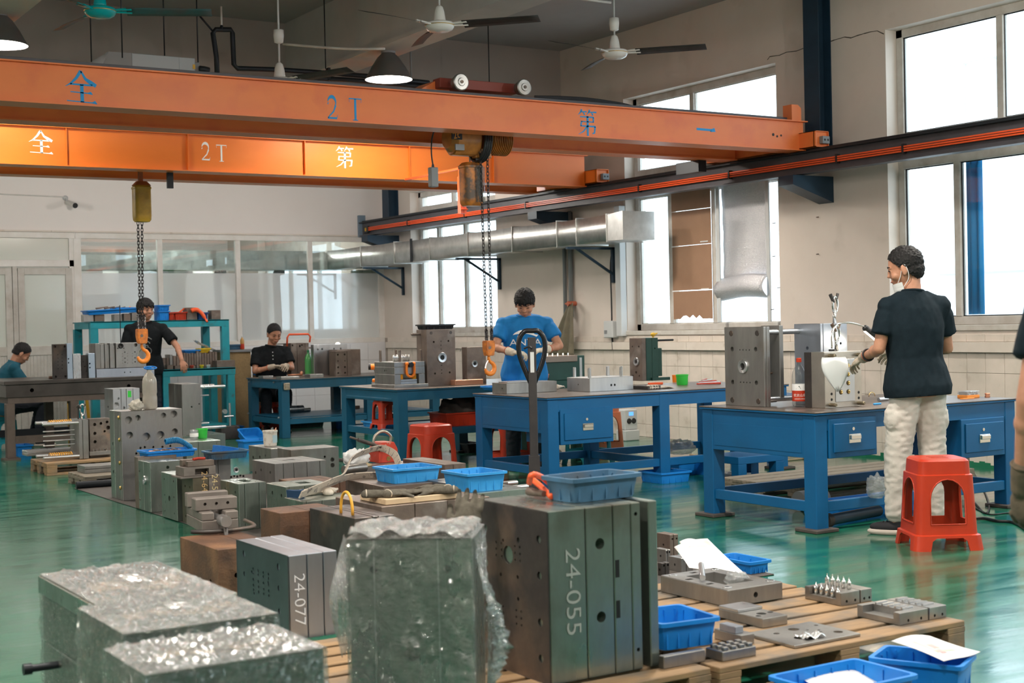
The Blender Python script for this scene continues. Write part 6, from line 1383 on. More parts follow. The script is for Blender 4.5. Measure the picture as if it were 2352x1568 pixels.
pins(M10, b, 'l-', [(.6, .92)], .10, .012, M_BROWN)
b = onb(H3, 1092, 884, 797, 1086, 1130); b = (b[0], b[1] + .15, b[2], b[3] + .02, b[1] + .25, b[5])
mould('small brown mould plate leaning behind the nearer hook', b, 'y', (), M_BROWN, [], [], ring=('r', .38, .55, .034))
b = onb(H3, 1046, 885, 873, 1040, 1110); b = (b[0], b[1] + .0, b[2], b[3], b[1] + .12, b[5])
mould('copper-coloured block on the teal-blue bench', b, 'z', (), M_COPPER, [], [], name='copper_block', cat='block')
H4 = .72
b = onb(H4, 780, 864, 806, 774, 815); b = (b[0], b[1] + .1, b[2], b[3], b[1] + .3, b[5])
M11 = mould('drilled grey-brown mould plate on the far teal bench by the lamp', b, 'x', (.72,), M_BROWN, [], [(.14, .85, .012), (.14, .12, .012), (.57, .85, .012), (.57, .12, .012), (.14, .6, .008), (.57, .6, .008), (.14, .35, .012), (.57, .35, .012)])
b = (b[3] - .08, b[4] + .05, H4, b[3] + .25, b[4] + .3, b[5] + .01); mould('brown mould block behind the drilled plate on the far bench', b, 'x', (.6,), M_BROWN, [], [(.3, .5, .01)])
b = (b[0] - .2, b[4] + .03, H4, b[3] - .05, b[4] + .12, b[5] + .07); mould('pale steel bar with oval holes at the back of the far bench', b, 'y', (), M_STEELB, [], [(.12, .85, .012), (.25, .85, .012), (.6, .85, .012), (.8, .85, .012)])
b = onb(H4, 680, 862, 788, 676, 720); b = (b[0], b[1] + .15, b[2], b[3], b[1] + .40, b[5])
M12 = mould('dark brown mould block clamped on the far bench beside the green bottle', b, 'x', (.35, .8), M_STEELD, [], [(.1, .93, .012), (.5, .9, .014), (.62, .93, .012)], mats={1: M_BROWN, 2: M_BROWN, 0: M_BROWN}); pins(M12, b, 'r+', [(.3, .84), (.3, .27)], .17, .012, M_BROWN, rings=6); pins(M12, b, 'r+', [(.3, .66), (.3, .50)], .045, .016, M_BROWN, 'stub', rings=0)
B12 = b
for (px, py, pxl, pxr, h, lb) in ((573, 870, 571, 628, .028, 'brown flat bar at the left end of the far teal bench'), (648, 873, 628, 688, .03, 'spotted flat plate on the far teal bench'), (712, 868, 700, 743, .045, 'violet-grey small block before the green bottle')):
 q = inside(at(px, py, H4), QB(B4), .0, .0, .25, .2); bb = (q.x, q.y, H4, bis(lambda x: proj((x, q.y, H4))[0], pxr, q.x, q.x + 2), q.y + .16, H4 + h); mould(lb, bb, 'z', (), M_STEEL, name='steel_plate', cat='plate')
HS = .84
b = onb(HS, 154, 867, 790, 123, 167); b = (b[0], b[1], HS, b[3], b[4], b[5])
q = at(154, 867.5, HS)
def sbx(px0, px1, pyt, pyb, lab, dy=.10, m=M_STEEL, axis='x', cuts=(), hr=(), off=0, zb=HS, **k):
 y = BY + .12 + off; a, c = ony(px0, pyb, y), ony(px1, pyb, y); zt = ony((px0 + px1) / 2, pyt, y).z
 return mould(lab, (a.x, y, zb, c.x, y + dy, zt), axis, cuts, m, [], hr, **k), (a.x, y, zb, c.x, y + dy, zt)
sbx(123, 155, 790, 868, 'dark grey drilled plate standing leftmost on the surface plate bench', .05, M_STEELD, hr=[(.15, .93, .014), (.85, .93, .014), (.15, .07, .014), (.85, .07, .014)] + [(u, v, .004) for u in (.35, .65) for v in (.3, .4, .5, .6, .7)])
M_LB = mat('pale_blue_steel', (.46, .55, .66), .35, .8, (.40, .49, .60), 6)
sbx(155, 168, 788, 868, 'pale blue steel bar leaning by the dark drilled plate', .08, M_LB, hr=[(.25, .45, .008), (.25, .56, .008)])
sbx(169, 187, 812, 867, 'polished pale blue steel block on the surface plate bench', .12, M_STEELB)
sbx(187, 204, 815, 866, 'small drilled grey insert between two pale blue bars', .08, M_STEELD, hr=[(.5, .5, .006), (.3, .7, .005), (.7, .3, .005)], off=.03)
sbx(204, 219, 811, 866, 'pale blue steel bar right of the small drilled insert', .10, M_LB, hr=[(.2, .42, .009), (.2, .58, .009)])
sbx(222, 355, 845, 866, 'long grey steel bar lying on the surface plate bench', .22, mat('bluish_steel', (.42, .46, .52), .34, .9), hr=[(.48, .5, .007), (.58, .5, .007)])
_, bq = sbx(220, 336, 787, 845, 'large grey mould with rows of small windows on the surface plate bench', .25, M_STEEL, 'x', (.10, .18, .24, .28, .36, .40), hr=[(.50, .90, .020), (.80, .90, .020), (.44, .78, .007), (.56, .78, .007)] + [(u, v, .007) for u in (.58, .78) for v in (.22, .38, .62)] + [(u, v, .003) for u in (.53, .63, .73, .83) for v in (.18, .3, .46, .56)], off=.04, zb=ony(280, 845, BY + .12).z + .002, inset={1: .01, 3: .02, 5: .03})
MG = _
bm = B(); W_ = bq[3] - bq[0]; Hh = bq[5] - bq[2]; cyl(bm, (W_ * .5, -.004, Hh * .9), (W_ * .5, -.004, Hh + .42), .005, seg=6); tube(bm, [(W_ * .5 + .024 * math.cos(a), -.01, Hh * .88 + .024 * math.sin(a)) for a in [2 * PI * k / 14 for k in range(14)]], .006, 6, closed=True); part('lifting_eye_rod', bm, M_BLACKM, MG)
# =============== loose parts on the right pallet ===============
zp = .1405
def pxbox(px, py, pyt, pxl, pxr, z0): return mbot(px, py, z0, pyt, pxl, pxr)
b = mbot(1672, 1396, zp, 1355, 1516, 1798)
cc = B(); W_, D_, H_ = b[3] - b[0], b[4] - b[1], b[5] - b[2]
MP = thing('steel_frame_block', 'heavy grey mould frame with a round bar across it, on the right pallet', 'mould', (b[0], b[1], zp))
bm = B(); box(bm, 0, 0, 0, W_, D_, H_, .004)
box(cc, W_ * .24, D_ * .22, H_ * .35, W_ * .76, D_ * .80, H_ + .1)
for (u, v) in ((.12, .10), (.12, .9), (.9, .10), (.9, .9)): cyl(cc, (W_ * u, D_ * v, H_ - .02), (W_ * u, D_ * v, H_ + .05), .017, seg=16)
for (u, v) in ((.12, .35), (.12, .65), (.88, .65), (.5, .9)): box(cc, W_ * u - .018, D_ * v - .012, H_ - .02, W_ * u + .018, D_ * v + .012, H_ + .05)
cyl(cc, (W_ * .5, -.1, H_ * .5), (W_ * .5, .04, H_ * .5), .012, seg=16)
part('frame_body', boolean(bm, cc), M_STEEL, MP)
for (u, v) in ((.12, .10), (.12, .9), (.9, .10), (.9, .9)):
 bm = lathe(B(), [(.011, -.003), (.017, -.003), (.020, .003), (.017, .004), (.011, .003)], (W_ * u, D_ * v, H_), 16, 'z', False); part('bush', bm, M_STEELB, MP, True)
BMP = b
p = Vector((b[0] + W_ * .12, b[1] + D_ * .45, b[5] + .018)); bm = B(); cyl(bm, (0, 0, 0), (.10, .13, .03), .013, seg=14); o = part('round_bar', bm, M_STEELB, None, 'auto'); o.location = p; tag(o, 'short bright round bar lying across the grey mould frame', 'bar')
def flat(lab, px, py, pyt, pxl, pxr, z0=zp, m=M_STEEL, **k):
 b = mbot(px, py, z0, pyt, pxl, pxr); return mould(lab, b, 'z', (), m, name='steel_plate', cat='plate', jit=0, **k), b
r1, b1 = flat('two-step ground plate between the blue bin and the mould frame', 1752, 1443, 1421, 1650, 1809, ht=[(.2, .2, .012), (.5, .3, .02), (.8, .7, .010), (.85, .3, .012)])
bm = B(); W_, D_, H_ = b1[3] - b1[0], b1[4] - b1[1], b1[5] - b1[2]; box(bm, 0, D_ * .55, H_, W_, D_, H_ + .012, .002); part('raised_half', bm, M_STEELB, r1)
r1, b1 = flat('blue-edged steel block right beside the blue bin', 1702, 1478 + 5, 1459, 1640, 1733, m=M_STEEL)
bm = B(); W_, D_, H_ = b1[3] - b1[0], b1[4] - b1[1], b1[5] - b1[2]; box(bm, .0, .03, H_, W_ * .6, D_ * .8, H_ + .026, .002); part('upper_block', bm, mat('bluish_steel', (.42, .46, .52), .34, .9), r1)
r1, b1 = flat('wide flat plate with scattered holes and a scrap of foil, at the pallet edge', 1826, 1490, 1482, 1712, 1977, ht=[(.3, .3, .022), (.25, .7, .012), (.55, .75, .022), (.85, .25, .018), (.75, .5, .006), (.7, .4, .006), (.65, .6, .006), (.6, .3, .006), (.9, .75, .009)])
bm = B(); sheet(bm, lambda u, v: (.09 + .10 * u, .03 + .07 * v, b1[5] - b1[2] + .008 + .008 * math.sin(u * 11 + v * 5) * math.cos(v * 9)), 10, 8, .0006); part('foil_scrap', bm, mat('crumpled_foil', (.8, .8, .8), .25, .9), r1, True)
r1, b1 = flat('notched steel block in front of the blue bin on the pallet', 1660, 1520, 1497, 1620, 1737, ht=())
W_, D_, H_ = b1[3] - b1[0], b1[4] - b1[1], b1[5] - b1[2]
for i in range(4):
 for j in range(3): bm = B(); box(bm, W_ * (.08 + .24 * i), D_ * (.08 + .32 * j), H_, W_ * (.22 + .24 * i), D_ * (.26 + .32 * j), H_ + .012, .002); part('tooth', bm, M_STEEL, r1)
b = mbot(1525, 1537, zp, 1508, 1512, 1620); mould('angled steel block under the blue bin beside the 24-055 block', b, 'z', (), M_STEEL, name='steel_plate', cat='plate', jit=0)
def holder(lab, px, py, pyt, pxl, pxr, pegs):
 b = mbot(px, py, zp, pyt, pxl, pxr); r = thing('core_holder', lab, 'tool', (b[0], b[1], zp)); W_, D_, H_ = b[3] - b[0], b[4] - b[1], b[5] - b[2]
 for k, (a, c) in enumerate(((0, .60), (.63, 1.0))):
  bm = B(); cc = B(); box(bm, W_ * a, 0, 0, W_ * c, D_, H_, .002);
  if k == 0: box(cc, -.1, D_ * .14, H_ * .45, W_ * .22, D_ * .86, H_ + .1)
  for u in (.3, .75): cyl(cc, (W_ * (a + (c - a) * u), -.1, H_ * .3), (W_ * (a + (c - a) * u), .02, H_ * .3), .006, seg=10)
  part('holder_body', boolean(bm, cc), M_STEEL, r)
 n = 5
 for i in range(n):
  for j in ((.34, .78) if not pegs else (.14, .5)):
   x, y = W_ * (j if not pegs else j + .0), D_ * (.2 + .15 * i)
   if pegs:
    zb = H_ * .45 if j < .2 else H_; bm = lathe(B(), [(.009, 0), (.009, .030), (.005, .034), (.002, .036), (.002, .05)], (x, y, zb), 12); part('core_pin', bm, M_CHROME, r, True)
   else: bm = B(); box(bm, x - W_ * .12, y - .005, H_, x + W_ * .12, y + .005, H_ + .008, .001); part('rib', bm, M_STEELB, r)
 return r
holder('steel holder with a row of standing core pins on the right pallet', 1932, 1392, 1362, 1848, 2003, True)
holder('ribbed steel holder nearest the pallet corner', 2067, 1437, 1408, 1968, 2174, False)
for (px, py, pyt, pxl, pxr, lab, m) in ((1540, 1280, 1228, 1508, 1558, 'pink-topped twin steel block standing at the back of the pallet', M_BROWN), (1520, 1325, 1293, 1510, 1538, 'small steel fitting half hidden beside the 24-055 block', M_STEELD), (1565, 1317, 1282, 1535, 1592, 'slotted steel cube against the sheet of paper', M_STEEL), (1530, 1296, 1262, 1505, 1540, 'grey offcut block below the pink-topped twin block', M_STEEL)):
 b = mbot(px, py, .0, pyt, pxl, pxr); mould(lab, b, 'x', (.45,), m, [(.5, .5, .007)], [(.3, .8, .006), (.8, .8, .006)], name='steel_block', cat='block')
# ================================================================ PEOPLE
from mathutils import noise as mnoise
from mathutils.bvhtree import BVHTree
def rotm(ax, deg): return Matrix.Rotation(math.radians(deg), 3, ax)
def basis(d, n):
 d = Vector(d).normalized(); n = Vector(n); n = (n - d * n.dot(d)).normalized(); x = d.cross(n); return x, d, n
def hand(bm, w, d, n, s, curl=.6, sc=1.0, seg=8):
 """w wrist, d along the hand, n palm normal, s +1/-1 thumb side"""
 x, d, n = basis(d, n); x = x * s; w = Vector(w)
 R_ = Matrix((x, d, n)).transposed()
 ell(bm, w + d * .048 * sc, (.040 * sc, .052 * sc, .017 * sc), 14, 8, R_); ell(bm, w + d * .012 * sc, (.029 * sc, .035 * sc, .019 * sc), 12, 8, R_)
 for i, L_ in enumerate((.072, .080, .075, .058)):
  p = w + (d * .082 + x * (.034 - .0225 * i)) * sc; a = 0.15
  for k, f in enumerate((.45, .32, .23)):
   a += curl * (.9 if k else .6); q = p + (d * math.cos(a) + n * math.sin(a)) * L_ * f * sc; cone2(bm, p, q, (.0092 - .0008 * k) * sc, (.0084 - .0010 * k) * sc, seg); p = q
 p = w + (d * .025 + x * .030) * sc; q = p + (d * .030 + x * .022 + n * .012) * sc; cone2(bm, p, q, .013 * sc, .0115 * sc, seg); r_ = q + (d * .030 + x * .004 + n * (.012 + .012 * curl)) * sc; cone2(bm, q, r_, .0110 * sc, .009 * sc, seg)
def head(bm, c, R, sc=1.0):
 def E(p, r, rt_=None): ell(bm, Vector(c) + R @ (Vector(p) * sc), tuple(v * sc for v in r), 20, 14, R if rt_ is None else R @ rt_)
 E((0, -.012, .030), (.077, .094, .088)); E((0, .012, -.015), (.068, .074, .085)); E((0, .030, -.060), (.050, .052, .050)); E((0, .052, -.088), (.026, .022, .020))
 E((0, .068, .022), (.050, .018, .014)); E((0, .082, -.004), (.010, .014, .022)); E((0, .090, -.020), (.0145, .014, .010));
 for s in (-1, 1):
  E((s * .042, .052, -.030), (.024, .024, .024)); E((s * .078, -.008, -.008), (.008, .020, .032), rotm('Z', s * -18)); E((s * .079, -.002, -.030), (.007, .011, .013))
  E((s * .030, .070, .004), (.015, .010, .010))
 E((0, .078, -.050), (.021, .011, .0055)); E((0, .076, -.059), (.018, .011, .006))
def face_bits(r, c, R, sc=1.0, smile=False, look=0):
 c = Vector(c)
 bm = B()
 for s in (-1, 1):
  bm = B(); pts = [c + R @ (Vector((s * x, y, z)) * sc) for x, y, z in ((.014, .083, .024), (.030, .082, .030), (.048, .070, .026))]; part('eyebrow', tube(bm, pts, [.0035 * sc, .004 * sc, .002 * sc], 6), M_HAIR, r, True)
  bm = B()
  pts = [c + R @ (Vector((s * x, y, z)) * sc) for x, y, z in ((.017, .0785, .005), (.030, .0805, .0075), (.043, .073, .004))]; tube(bm, pts, [.002 * sc, .0042 * sc, .002 * sc], 6); part('eye', bm, M_HAIR, r, True)
 bm = B(); h = .006 if smile else -.001
 pts = [c + R @ (Vector((x, y, z)) * sc) for x, y, z in ((-.026, .078, -.054 + h), (-.012, .0875, -.0545), (0, .0895, -.0545), (.012, .0875, -.0545), (.026, .078, -.054 + h))]; tube(bm, pts, [.0015 * sc, .003 * sc, .0033 * sc, .003 * sc, .0015 * sc], 6)
 part('mouth', bm, mat('lip', (.36, .12, .09), .45), r, True)
def hair(r, c, R, sc=1.0, fringe=0.0, side=0.0, spiky=.004, lowback=-.055, long=0.0):
 c = Vector(c); bm = B(); t = .006 + long
 ell(bm, c + R @ (Vector((0, -.014, .034)) * sc), ((.077 + t) * sc, (.094 + t) * sc, (.088 + t) * sc), 40, 26, R); ell(bm, c + R @ (Vector((0, -.03, -.015)) * sc), ((.070 + t * .6) * sc, (.074 + t * .6) * sc, .07 * sc), 40, 26, R)
 bm = remesh(bm, .005, 2)
 def cutp(p, n):
  g = list(bm.verts) + list(bm.edges) + list(bm.faces); res = bmesh.ops.bisect_plane(bm, geom=g, plane_co=c + R @ (Vector(p) * sc), plane_no=R @ Vector(n), clear_outer=True)
  bmesh.ops.holes_fill(bm, edges=[e for e in bm.edges if e.is_boundary])
 cutp((0, .050 + 0, .052 - fringe), (0, .75, -.66)); cutp((0, -.01, lowback), (0, .15, -1))
 for s in (-1, 1): cutp((s * .062, .045, 0), (s * .55, .84, -.1)) if side == 0 else None
 bm.normal_update()
 for v in bm.verts:
  k = mnoise.noise((v.co - c) * 90); v.co += v.normal * (spiky * k + (spiky * .8 if k > .25 else 0))
 if fringe:
  for i in range(9):
   x = -.055 + .0138 * i; p = c + R @ (Vector((x, .070 - abs(x) * .3, .075)) * sc); q = c + R @ (Vector((x * 1.05, .092 - abs(x) * .45, .040 - .008 * math.cos(i * 1.9))) * sc); cone2(bm, p, q, .013 * sc, .006 * sc, 8)
 part('hair', bm, M_HAIR, r, True)
def cloth_noise(bm, amp, sc, seed=0.0, zlo=-9, zhi=9):
 bm.normal_update()
 for v in bm.verts:
  if zlo < v.co.z < zhi:
   q = Vector((v.co.x * sc[0] + seed, v.co.y * sc[1], v.co.z * sc[2])); a = mnoise.noise(q); a = (1 - abs(a) * 2.2); v.co += v.normal * amp * a
def cut_plane(bm, p, n):
 bmesh.ops.bisect_plane(bm, geom=list(bm.verts) + list(bm.edges) + list(bm.faces), plane_co=p, plane_no=n, clear_outer=True)
 bmesh.ops.holes_fill(bm, edges=[e for e in bm.edges if e.is_boundary]); return bm
def lerp(a, b, t): return Vector(a) + (Vector(b) - Vector(a)) * t
def trunk(bm, J, g=0.0, w=1.0, lo=True, hip=0.0):
 ch, pe, nb = Vector(J['chest']), Vector(J['pelvis']), Vector(J['neck']); sx = (Vector(J['shR']) - Vector(J['shL'])).normalized(); ax = ch - pe; secs = []
 low = [(-.42, .160 + hip, .118 + hip), (-.2, .170 + hip, .122 + hip)] if lo else []
 for t, a_, d_ in low + [(.05, .163 + hip * .6, .114 + hip * .5), (.4, .150, .104), (.75, .162, .110), (1.0, .172, .112), (1.22, .172, .104)]: secs.append((pe + ax * t, a_, d_, ax))
 top = pe + ax * 1.22; nd = nb - top
 for t, a_, d_ in ((.40, .160, .092), (.70, .115, .074), (1.0, .058, .056), (1.2, .050, .050)): secs.append((top + nd * t, a_, d_, nd * .5 + ax.normalized() * nd.length * .5))
 R_ = []
 for c, a_, d_, ax_ in secs:
  u = ax_.normalized(); x = (sx - u * sx.dot(u)).normalized(); y = u.cross(x); sq = []
  for k in range(28):
   q = 2 * PI * k / 28; cx_, sy_ = math.cos(q), math.sin(q); f = (abs(cx_) ** 2.5 + abs(sy_) ** 2.5) ** (-1 / 2.5); sq.append(c + x * cx_ * f * (a_ + g) * w + y * sy_ * f * (d_ + g))
  R_.append(sq)
 loft(bm, R_)
 for s in ('L', 'R'):
  sh = Vector(J['sh' + s]); cone2(bm, sh, lerp(top, nb, .35), .050 + g * .6, .056 + g * .5, 12); cone2(bm, sh, lerp(ch, pe, .15), .052 + g * .5, .08 + g * .3, 12)
def person(label, loc, rz, J, shirt, pants, gl=None, hand_d=None, hair_k={}, polo=False, fold=.006, slv=.62, hem=.115, width=1.0, shoes=None, smile=False, face=True, glove_m=None, hc=1.0, shirt_noise=(9, 9, 5), pant_noise=(14, 14, 24), cargo=False, pant_r=1.0):
 r = thing('person', label, 'person', loc, rz)
 HR = J['headR']; hcn = Vector(J['head'])
 bm = B(); head(bm, hcn, HR, hc); cone2(bm, lerp(J['neck'], J['chest'], .15), hcn + HR @ Vector((0, -.028, -.06)), .060, .052, 18); trunk(bm, J, -.02, width)
 for s in ('L', 'R'):
  sh, el, wr = Vector(J['sh' + s]), Vector(J['el' + s]), Vector(J['wr' + s])
  cone2(bm, sh, el, .046, .038, 14); ell(bm, lerp(sh, el, .45), (.046,) * 3, 14, 10); cone2(bm, el, wr, .037, .026, 14); ell(bm, lerp(el, wr, .25), (.040,) * 3, 12, 10)
  if not (gl and s in gl): d, n, t, c_ = hand_d[s]; hand(bm, wr + Vector(d).normalized() * .01, d, n, t, c_)
  hp, kn, an = Vector(J['hp' + s]), Vector(J['kn' + s]), Vector(J['an' + s]); cone2(bm, hp, kn, .070, .050, 12); cone2(bm, kn, an, .050, .038, 12)
 part('body', remesh(bm, .0065, 2), M_SKIN, r, True)
 if face: face_bits(r, hcn, HR, hc, smile)
 hair(r, hcn, HR, hc, **hair_k)
 bm = B(); trunk(bm, J, .016, width, True, .022)
 for s in ('L', 'R'):
  sh, el = Vector(J['sh' + s]), Vector(J['el' + s]); e = lerp(sh, el, slv); cone2(bm, sh, lerp(sh, e, .5), .050, .060, 16); cone2(bm, sh, lerp(J['chest'], J['neck'], .95), .050, .058, 14); cyl(bm, lerp(sh, e, .25), e, .060, .070, 18)
 pe, ch = Vector(J['pelvis']), Vector(J['chest']); hemz = pe + (pe - ch).normalized() * .06
 cyl(bm, pe + (ch - pe) * .2, pe + (pe - ch).normalized() * .085, .155, .150, 20) if False else None
 bm = remesh(bm, .011, 3); cloth_noise(bm, fold * .55, shirt_noise, 3.1); cloth_noise(bm, fold * .45, (22, 22, 9), 1.3); cut_plane(bm, pe + (pe - ch).normalized() * hem, (pe - ch).normalized())
 nk = Vector(J['neck']); cut_plane(bm, nk + (nk - ch).normalized() * (.012), (nk - ch).normalized() * 1.0)
 SH = part('shirt', bm, shirt, r, True)
 cdir = (hcn + HR @ Vector((0, -.028, -.06)) - nk).normalized(); u_, v_, _ = frame_axes(cdir)
 bm = B(); tube(bm, [nk + cdir * .008 + u_ * math.cos(a) * .070 + v_ * math.sin(a) * .070 for a in [2 * PI * k / 24 for k in range(24)]], .009 if not polo else .016, 8, closed=True); part('collar', bm, shirt, SH, True)
 bm = B(); ell(bm, pe, (.150 * width + .008, .115, .12), 24, 14)
 for s in ('L', 'R'):
  hp, kn, an = Vector(J['hp' + s]), Vector(J['kn' + s]), Vector(J['an' + s]); q = pant_r
  cone2(bm, hp, kn, .090 * q, .074 * q, 16); cone2(bm, kn, lerp(kn, an, .88), .074 * q, .062 * q, 16)
  if cargo: m_ = lerp(hp, kn, .45); sx = -1 if s == 'L' else 1; ell(bm, m_ + Vector((sx * .06, 0, 0)), (.05, .07, .09), 14, 10)
 bm = remesh(bm, .010, 3); cloth_noise(bm, fold * .75, pant_noise, 7.7); cloth_noise(bm, fold * .45, (24, 24, 45), 2.7); part('trousers', bm, pants, r, True)
 for s in ('L', 'R'):
  if gl and s in gl:
   d, n, t, c_ = hand_d[s]; bm = B(); wr, el = Vector(J['wr' + s]), Vector(J['el' + s]); hand(bm, wr, d, n, t, c_, 1.1); cone2(bm, wr, lerp(wr, el, .22), .034, .038, 12); part('glove', remesh(bm, .0042, 1), glove_m or M_GLOVE, r, True)
   bm = B(); e = lerp(wr, el, .27); u, v, w_ = frame_axes(el - wr); tube(bm, [e + u * .037 * math.cos(a) + v * .037 * math.sin(a) for a in [2 * PI * k / 14 for k in range(14)]], .004, 5, closed=True); part('glove_cuff', bm, glove_m if 'blurred' in label else mat('cuff_thread', (.45, .10, .04), .8), r, True)
  if shoes:
   an = Vector(J['an' + s]); fd = Vector(J['ft' + s]).normalized(); fl = Vector((an.x, an.y, 0)); x = Vector((fd.y, -fd.x, 0)); R_ = Matrix((x, fd, Vector((0, 0, 1)))).transposed()
   bm = B(); ell(bm, fl + fd * .05 + Vector((0, 0, .045)), (.043, .115, .036), 20, 12, R_); ell(bm, fl + fd * -.01 + Vector((0, 0, .065)), (.038, .058, .05), 20, 12, R_); bm = remesh(bm, .007, 2); cut_plane(bm, Vector((0, 0, .030)), Vector((0, 0, -1))); sh_ = part('shoe', bm, shoes, r, True)
   bm = B(); ell(bm, fl + fd * .05 + Vector((0, 0, .018)), (.047, .128, .030), 24, 12, R_); cut_plane(bm, Vector((0, 0, .033)), Vector((0, 0, 1))); cut_plane(bm, Vector((0, 0, .001)), Vector((0, 0, -1))); part('sole', bm, mat('shoe_sole', (.55, .48, .42), .6), sh_, True)
   bm = B()
   for k in range(3): q = fl + fd * (.055 + .022 * k) + Vector((0, 0, .083 - .006 * k)); tube(bm, [q - x * .022, q + Vector((0, 0, .004)), q + x * .022], .003, 5)
   part('laces', bm, M_BLACK, sh_, True)
 return r, SH
def flat_on(bm, SH, M, d=Vector((0, -1, 0)), off=.003):
 """lay a flat mark on the shirt: cast along d and sit just off the cloth"""
 me = SH.data; bvh = BVHTree.FromPolygons([v.co.copy() for v in me.vertices], [tuple(p.vertices) for p in me.polygons])
 for v in bm.verts:
  h = bvh.ray_cast(v.co - d * .6, d)
  if h[0] is not None: v.co = h[0] - d * (off + random.uniform(0, .0001))
 return bm
M_SH_NAVY = mat('dark_navy_tee', (.009, .018, .025), .9, 0, (.007, .014, .020), 30, bump=.1, bscale=300, spec=.2)
M_SH_BLUE = mat('bright_blue_tee', (.004, .17, .46), .8, 0, (.004, .15, .41), 12, bump=.1, bscale=300)
M_SH_BLK = mat('black_tee', (.007, .009, .011), .9, 0, (.012, .014, .016), 20, spec=.2)
M_SH_TEAL = mat('teal_tee', (.006, .085, .13), .85)
M_PT_BEIGE = mat('pale_cargo_cloth', (.60, .56, .51), .85, 0, (.54, .50, .455), 8, bump=.12, bscale=200)
M_PT_DARK = mat('dark_trousers', (.018, .022, .032), .85)
M_SHOE = mat('black_mesh_shoe', (.018, .018, .022), .8)
pp = at(2112, 1226, 0)
J = dict(pelvis=(0, 0, .96), chest=(-.01, .015, 1.25), neck=(-.01, .02, 1.475), head=(-.035, .060, 1.625), headR=rotm('Z', 52) @ rotm('X', -14), shL=(-.175, .02, 1.395), shR=(.175, .0, 1.395),
   elL=(-.235, .03, 1.14), wrL=(-.215, .26, 1.08), elR=(.245, .05, 1.13), wrR=(.06, .27, 1.09), hpL=(-.075, 0, .88), hpR=(.085, 0, .88), knL=(-.12, .03, .50), knR=(.10, .00, .50), anL=(-.14, .03, .09), anR=(.11, .02, .09), ftL=(-.75, .65, 0), ftR=(.1, 1, 0))
hd = {'L': ((-.15, .9, -.35), (.5, .1, -.8), -1, .55), 'R': ((-.4, .85, .0), (-.5, -.2, -.8), 1, .6)}
PW, SHW = person('man seen from behind in dark tee and pale cargo trousers, white mask under his chin', (pp.x, pp.y, 0), math.radians(-17), J, M_SH_NAVY, M_PT_BEIGE, gl=('L', 'R'), hand_d=hd, hair_k=dict(spiky=.003, lowback=-.075), shoes=M_SHOE, cargo=True, fold=.007, slv=.66, pant_r=1.06, width=.98, hc=1.10)
HR = J['headR']; c = Vector(J['head'])
bm = B(); sheet(bm, lambda u, v: c + HR @ Vector(((.066 + .012 * v) * math.sin((u - .5) * 3.3), .030 + .066 * math.cos((u - .5) * 3.3), -.140 + .065 * v + .004 * math.sin(v * 18))), 12, 8); part('face_mask', bm, M_PAPER, PW, True)
for s in (-1, 1):
 bm = B(); tube(bm, curve_pts([c + HR @ Vector((s * .057, .055, -.080)), c + HR @ Vector((s * .080, .018, -.03)), c + HR @ Vector((s * .084, .0, .02)), c + HR @ Vector((s * .089, -.022, .012)), c + HR @ Vector((s * .078, -.022, -.06)), c + HR @ Vector((s * .062, .035, -.118))], 4), .0022, 6); part('mask_strap', bm, M_PAPER, PW, True)
w = Vector(J['wrL']); e = Vector(J['elL']); bm = B(); u, v, _ = frame_axes(e - w); q = lerp(w, e, .32); tube(bm, [q + u * .036 * math.cos(a) + v * .036 * math.sin(a) for a in [2 * PI * k / 16 for k in range(16)]], .006, 6, closed=True); part('wrist_band', bm, M_BLACK, PW, True)
for s in (-1,):
 bm = B(); prism(bm, [(-.05, .70), (.06, .70), (.062, .745), (-.052, .760)], -.182, -.150, 'yz'); bmesh.ops.bevel(bm, geom=list(bm.edges), offset=.006, segments=2, affect='EDGES'); part('pocket_flap', bm, M_PT_BEIGE, PW, True)
hp = Matrix.Rotation(math.radians(-17), 3, 'Z') @ (Vector(J['wrL']) + Vector((-.05, .12, -.06))) + Vector((pp.x, pp.y, 0))
bg_ = thing('plastic_bag', 'white translucent plastic bag held by the man in pale trousers', 'bag', tuple(hp))
bm = B(); sec = []
for k in range(9):
 t = k / 8; hw = .10 * (1 - t) ** .8 * (.75 + .5 * math.sin(t * 2.4)) + .004; sec.append([(-.05 + .12 * t * 0 + hw * math.cos(a) * (1.0) - .03 + .02 * t, hw * .35 * math.sin(a), .055 - .20 * t + .012 * math.sin(a * 3)) for a in [2 * PI * i / 16 for i in range(16)]])
loft(bm, sec); o = part('bag_film', bm, mat('milky_bag', (.75, .77, .78), .35, spec=.5), bg_, True); bg_.rotation_euler = (0, 0, -YAW)
bx_ = ony(1207, 900, 10.86);
J = dict(pelvis=(0, -.05, .93), chest=(0, .04, 1.19), neck=(0, .10, 1.40), head=(.0, .165, 1.515), headR=rotm('Z', -8) @ rotm('X', -34), shL=(-.20, .09, 1.335), shR=(.20, .09, 1.335),
   elL=(-.30, .20, 1.13), wrL=(-.155, .36, 1.10), elR=(.275, .18, 1.13), wrR=(.135, .38, 1.085), hpL=(-.09, -.05, .88), hpR=(.09, -.05, .88), knL=(-.11, -.05, .48), knR=(.11, -.05, .48), anL=(-.12, -.08, .09), anR=(.12, -.08, .09), ftL=(0, 1, 0), ftR=(0, 1, 0))
hd = {'L': ((.75, .35, -.05), (.1, -.2, -1), -1, .75), 'R': ((-.75, .2, -.05), (-.1, -.1, -1), 1, .75)}
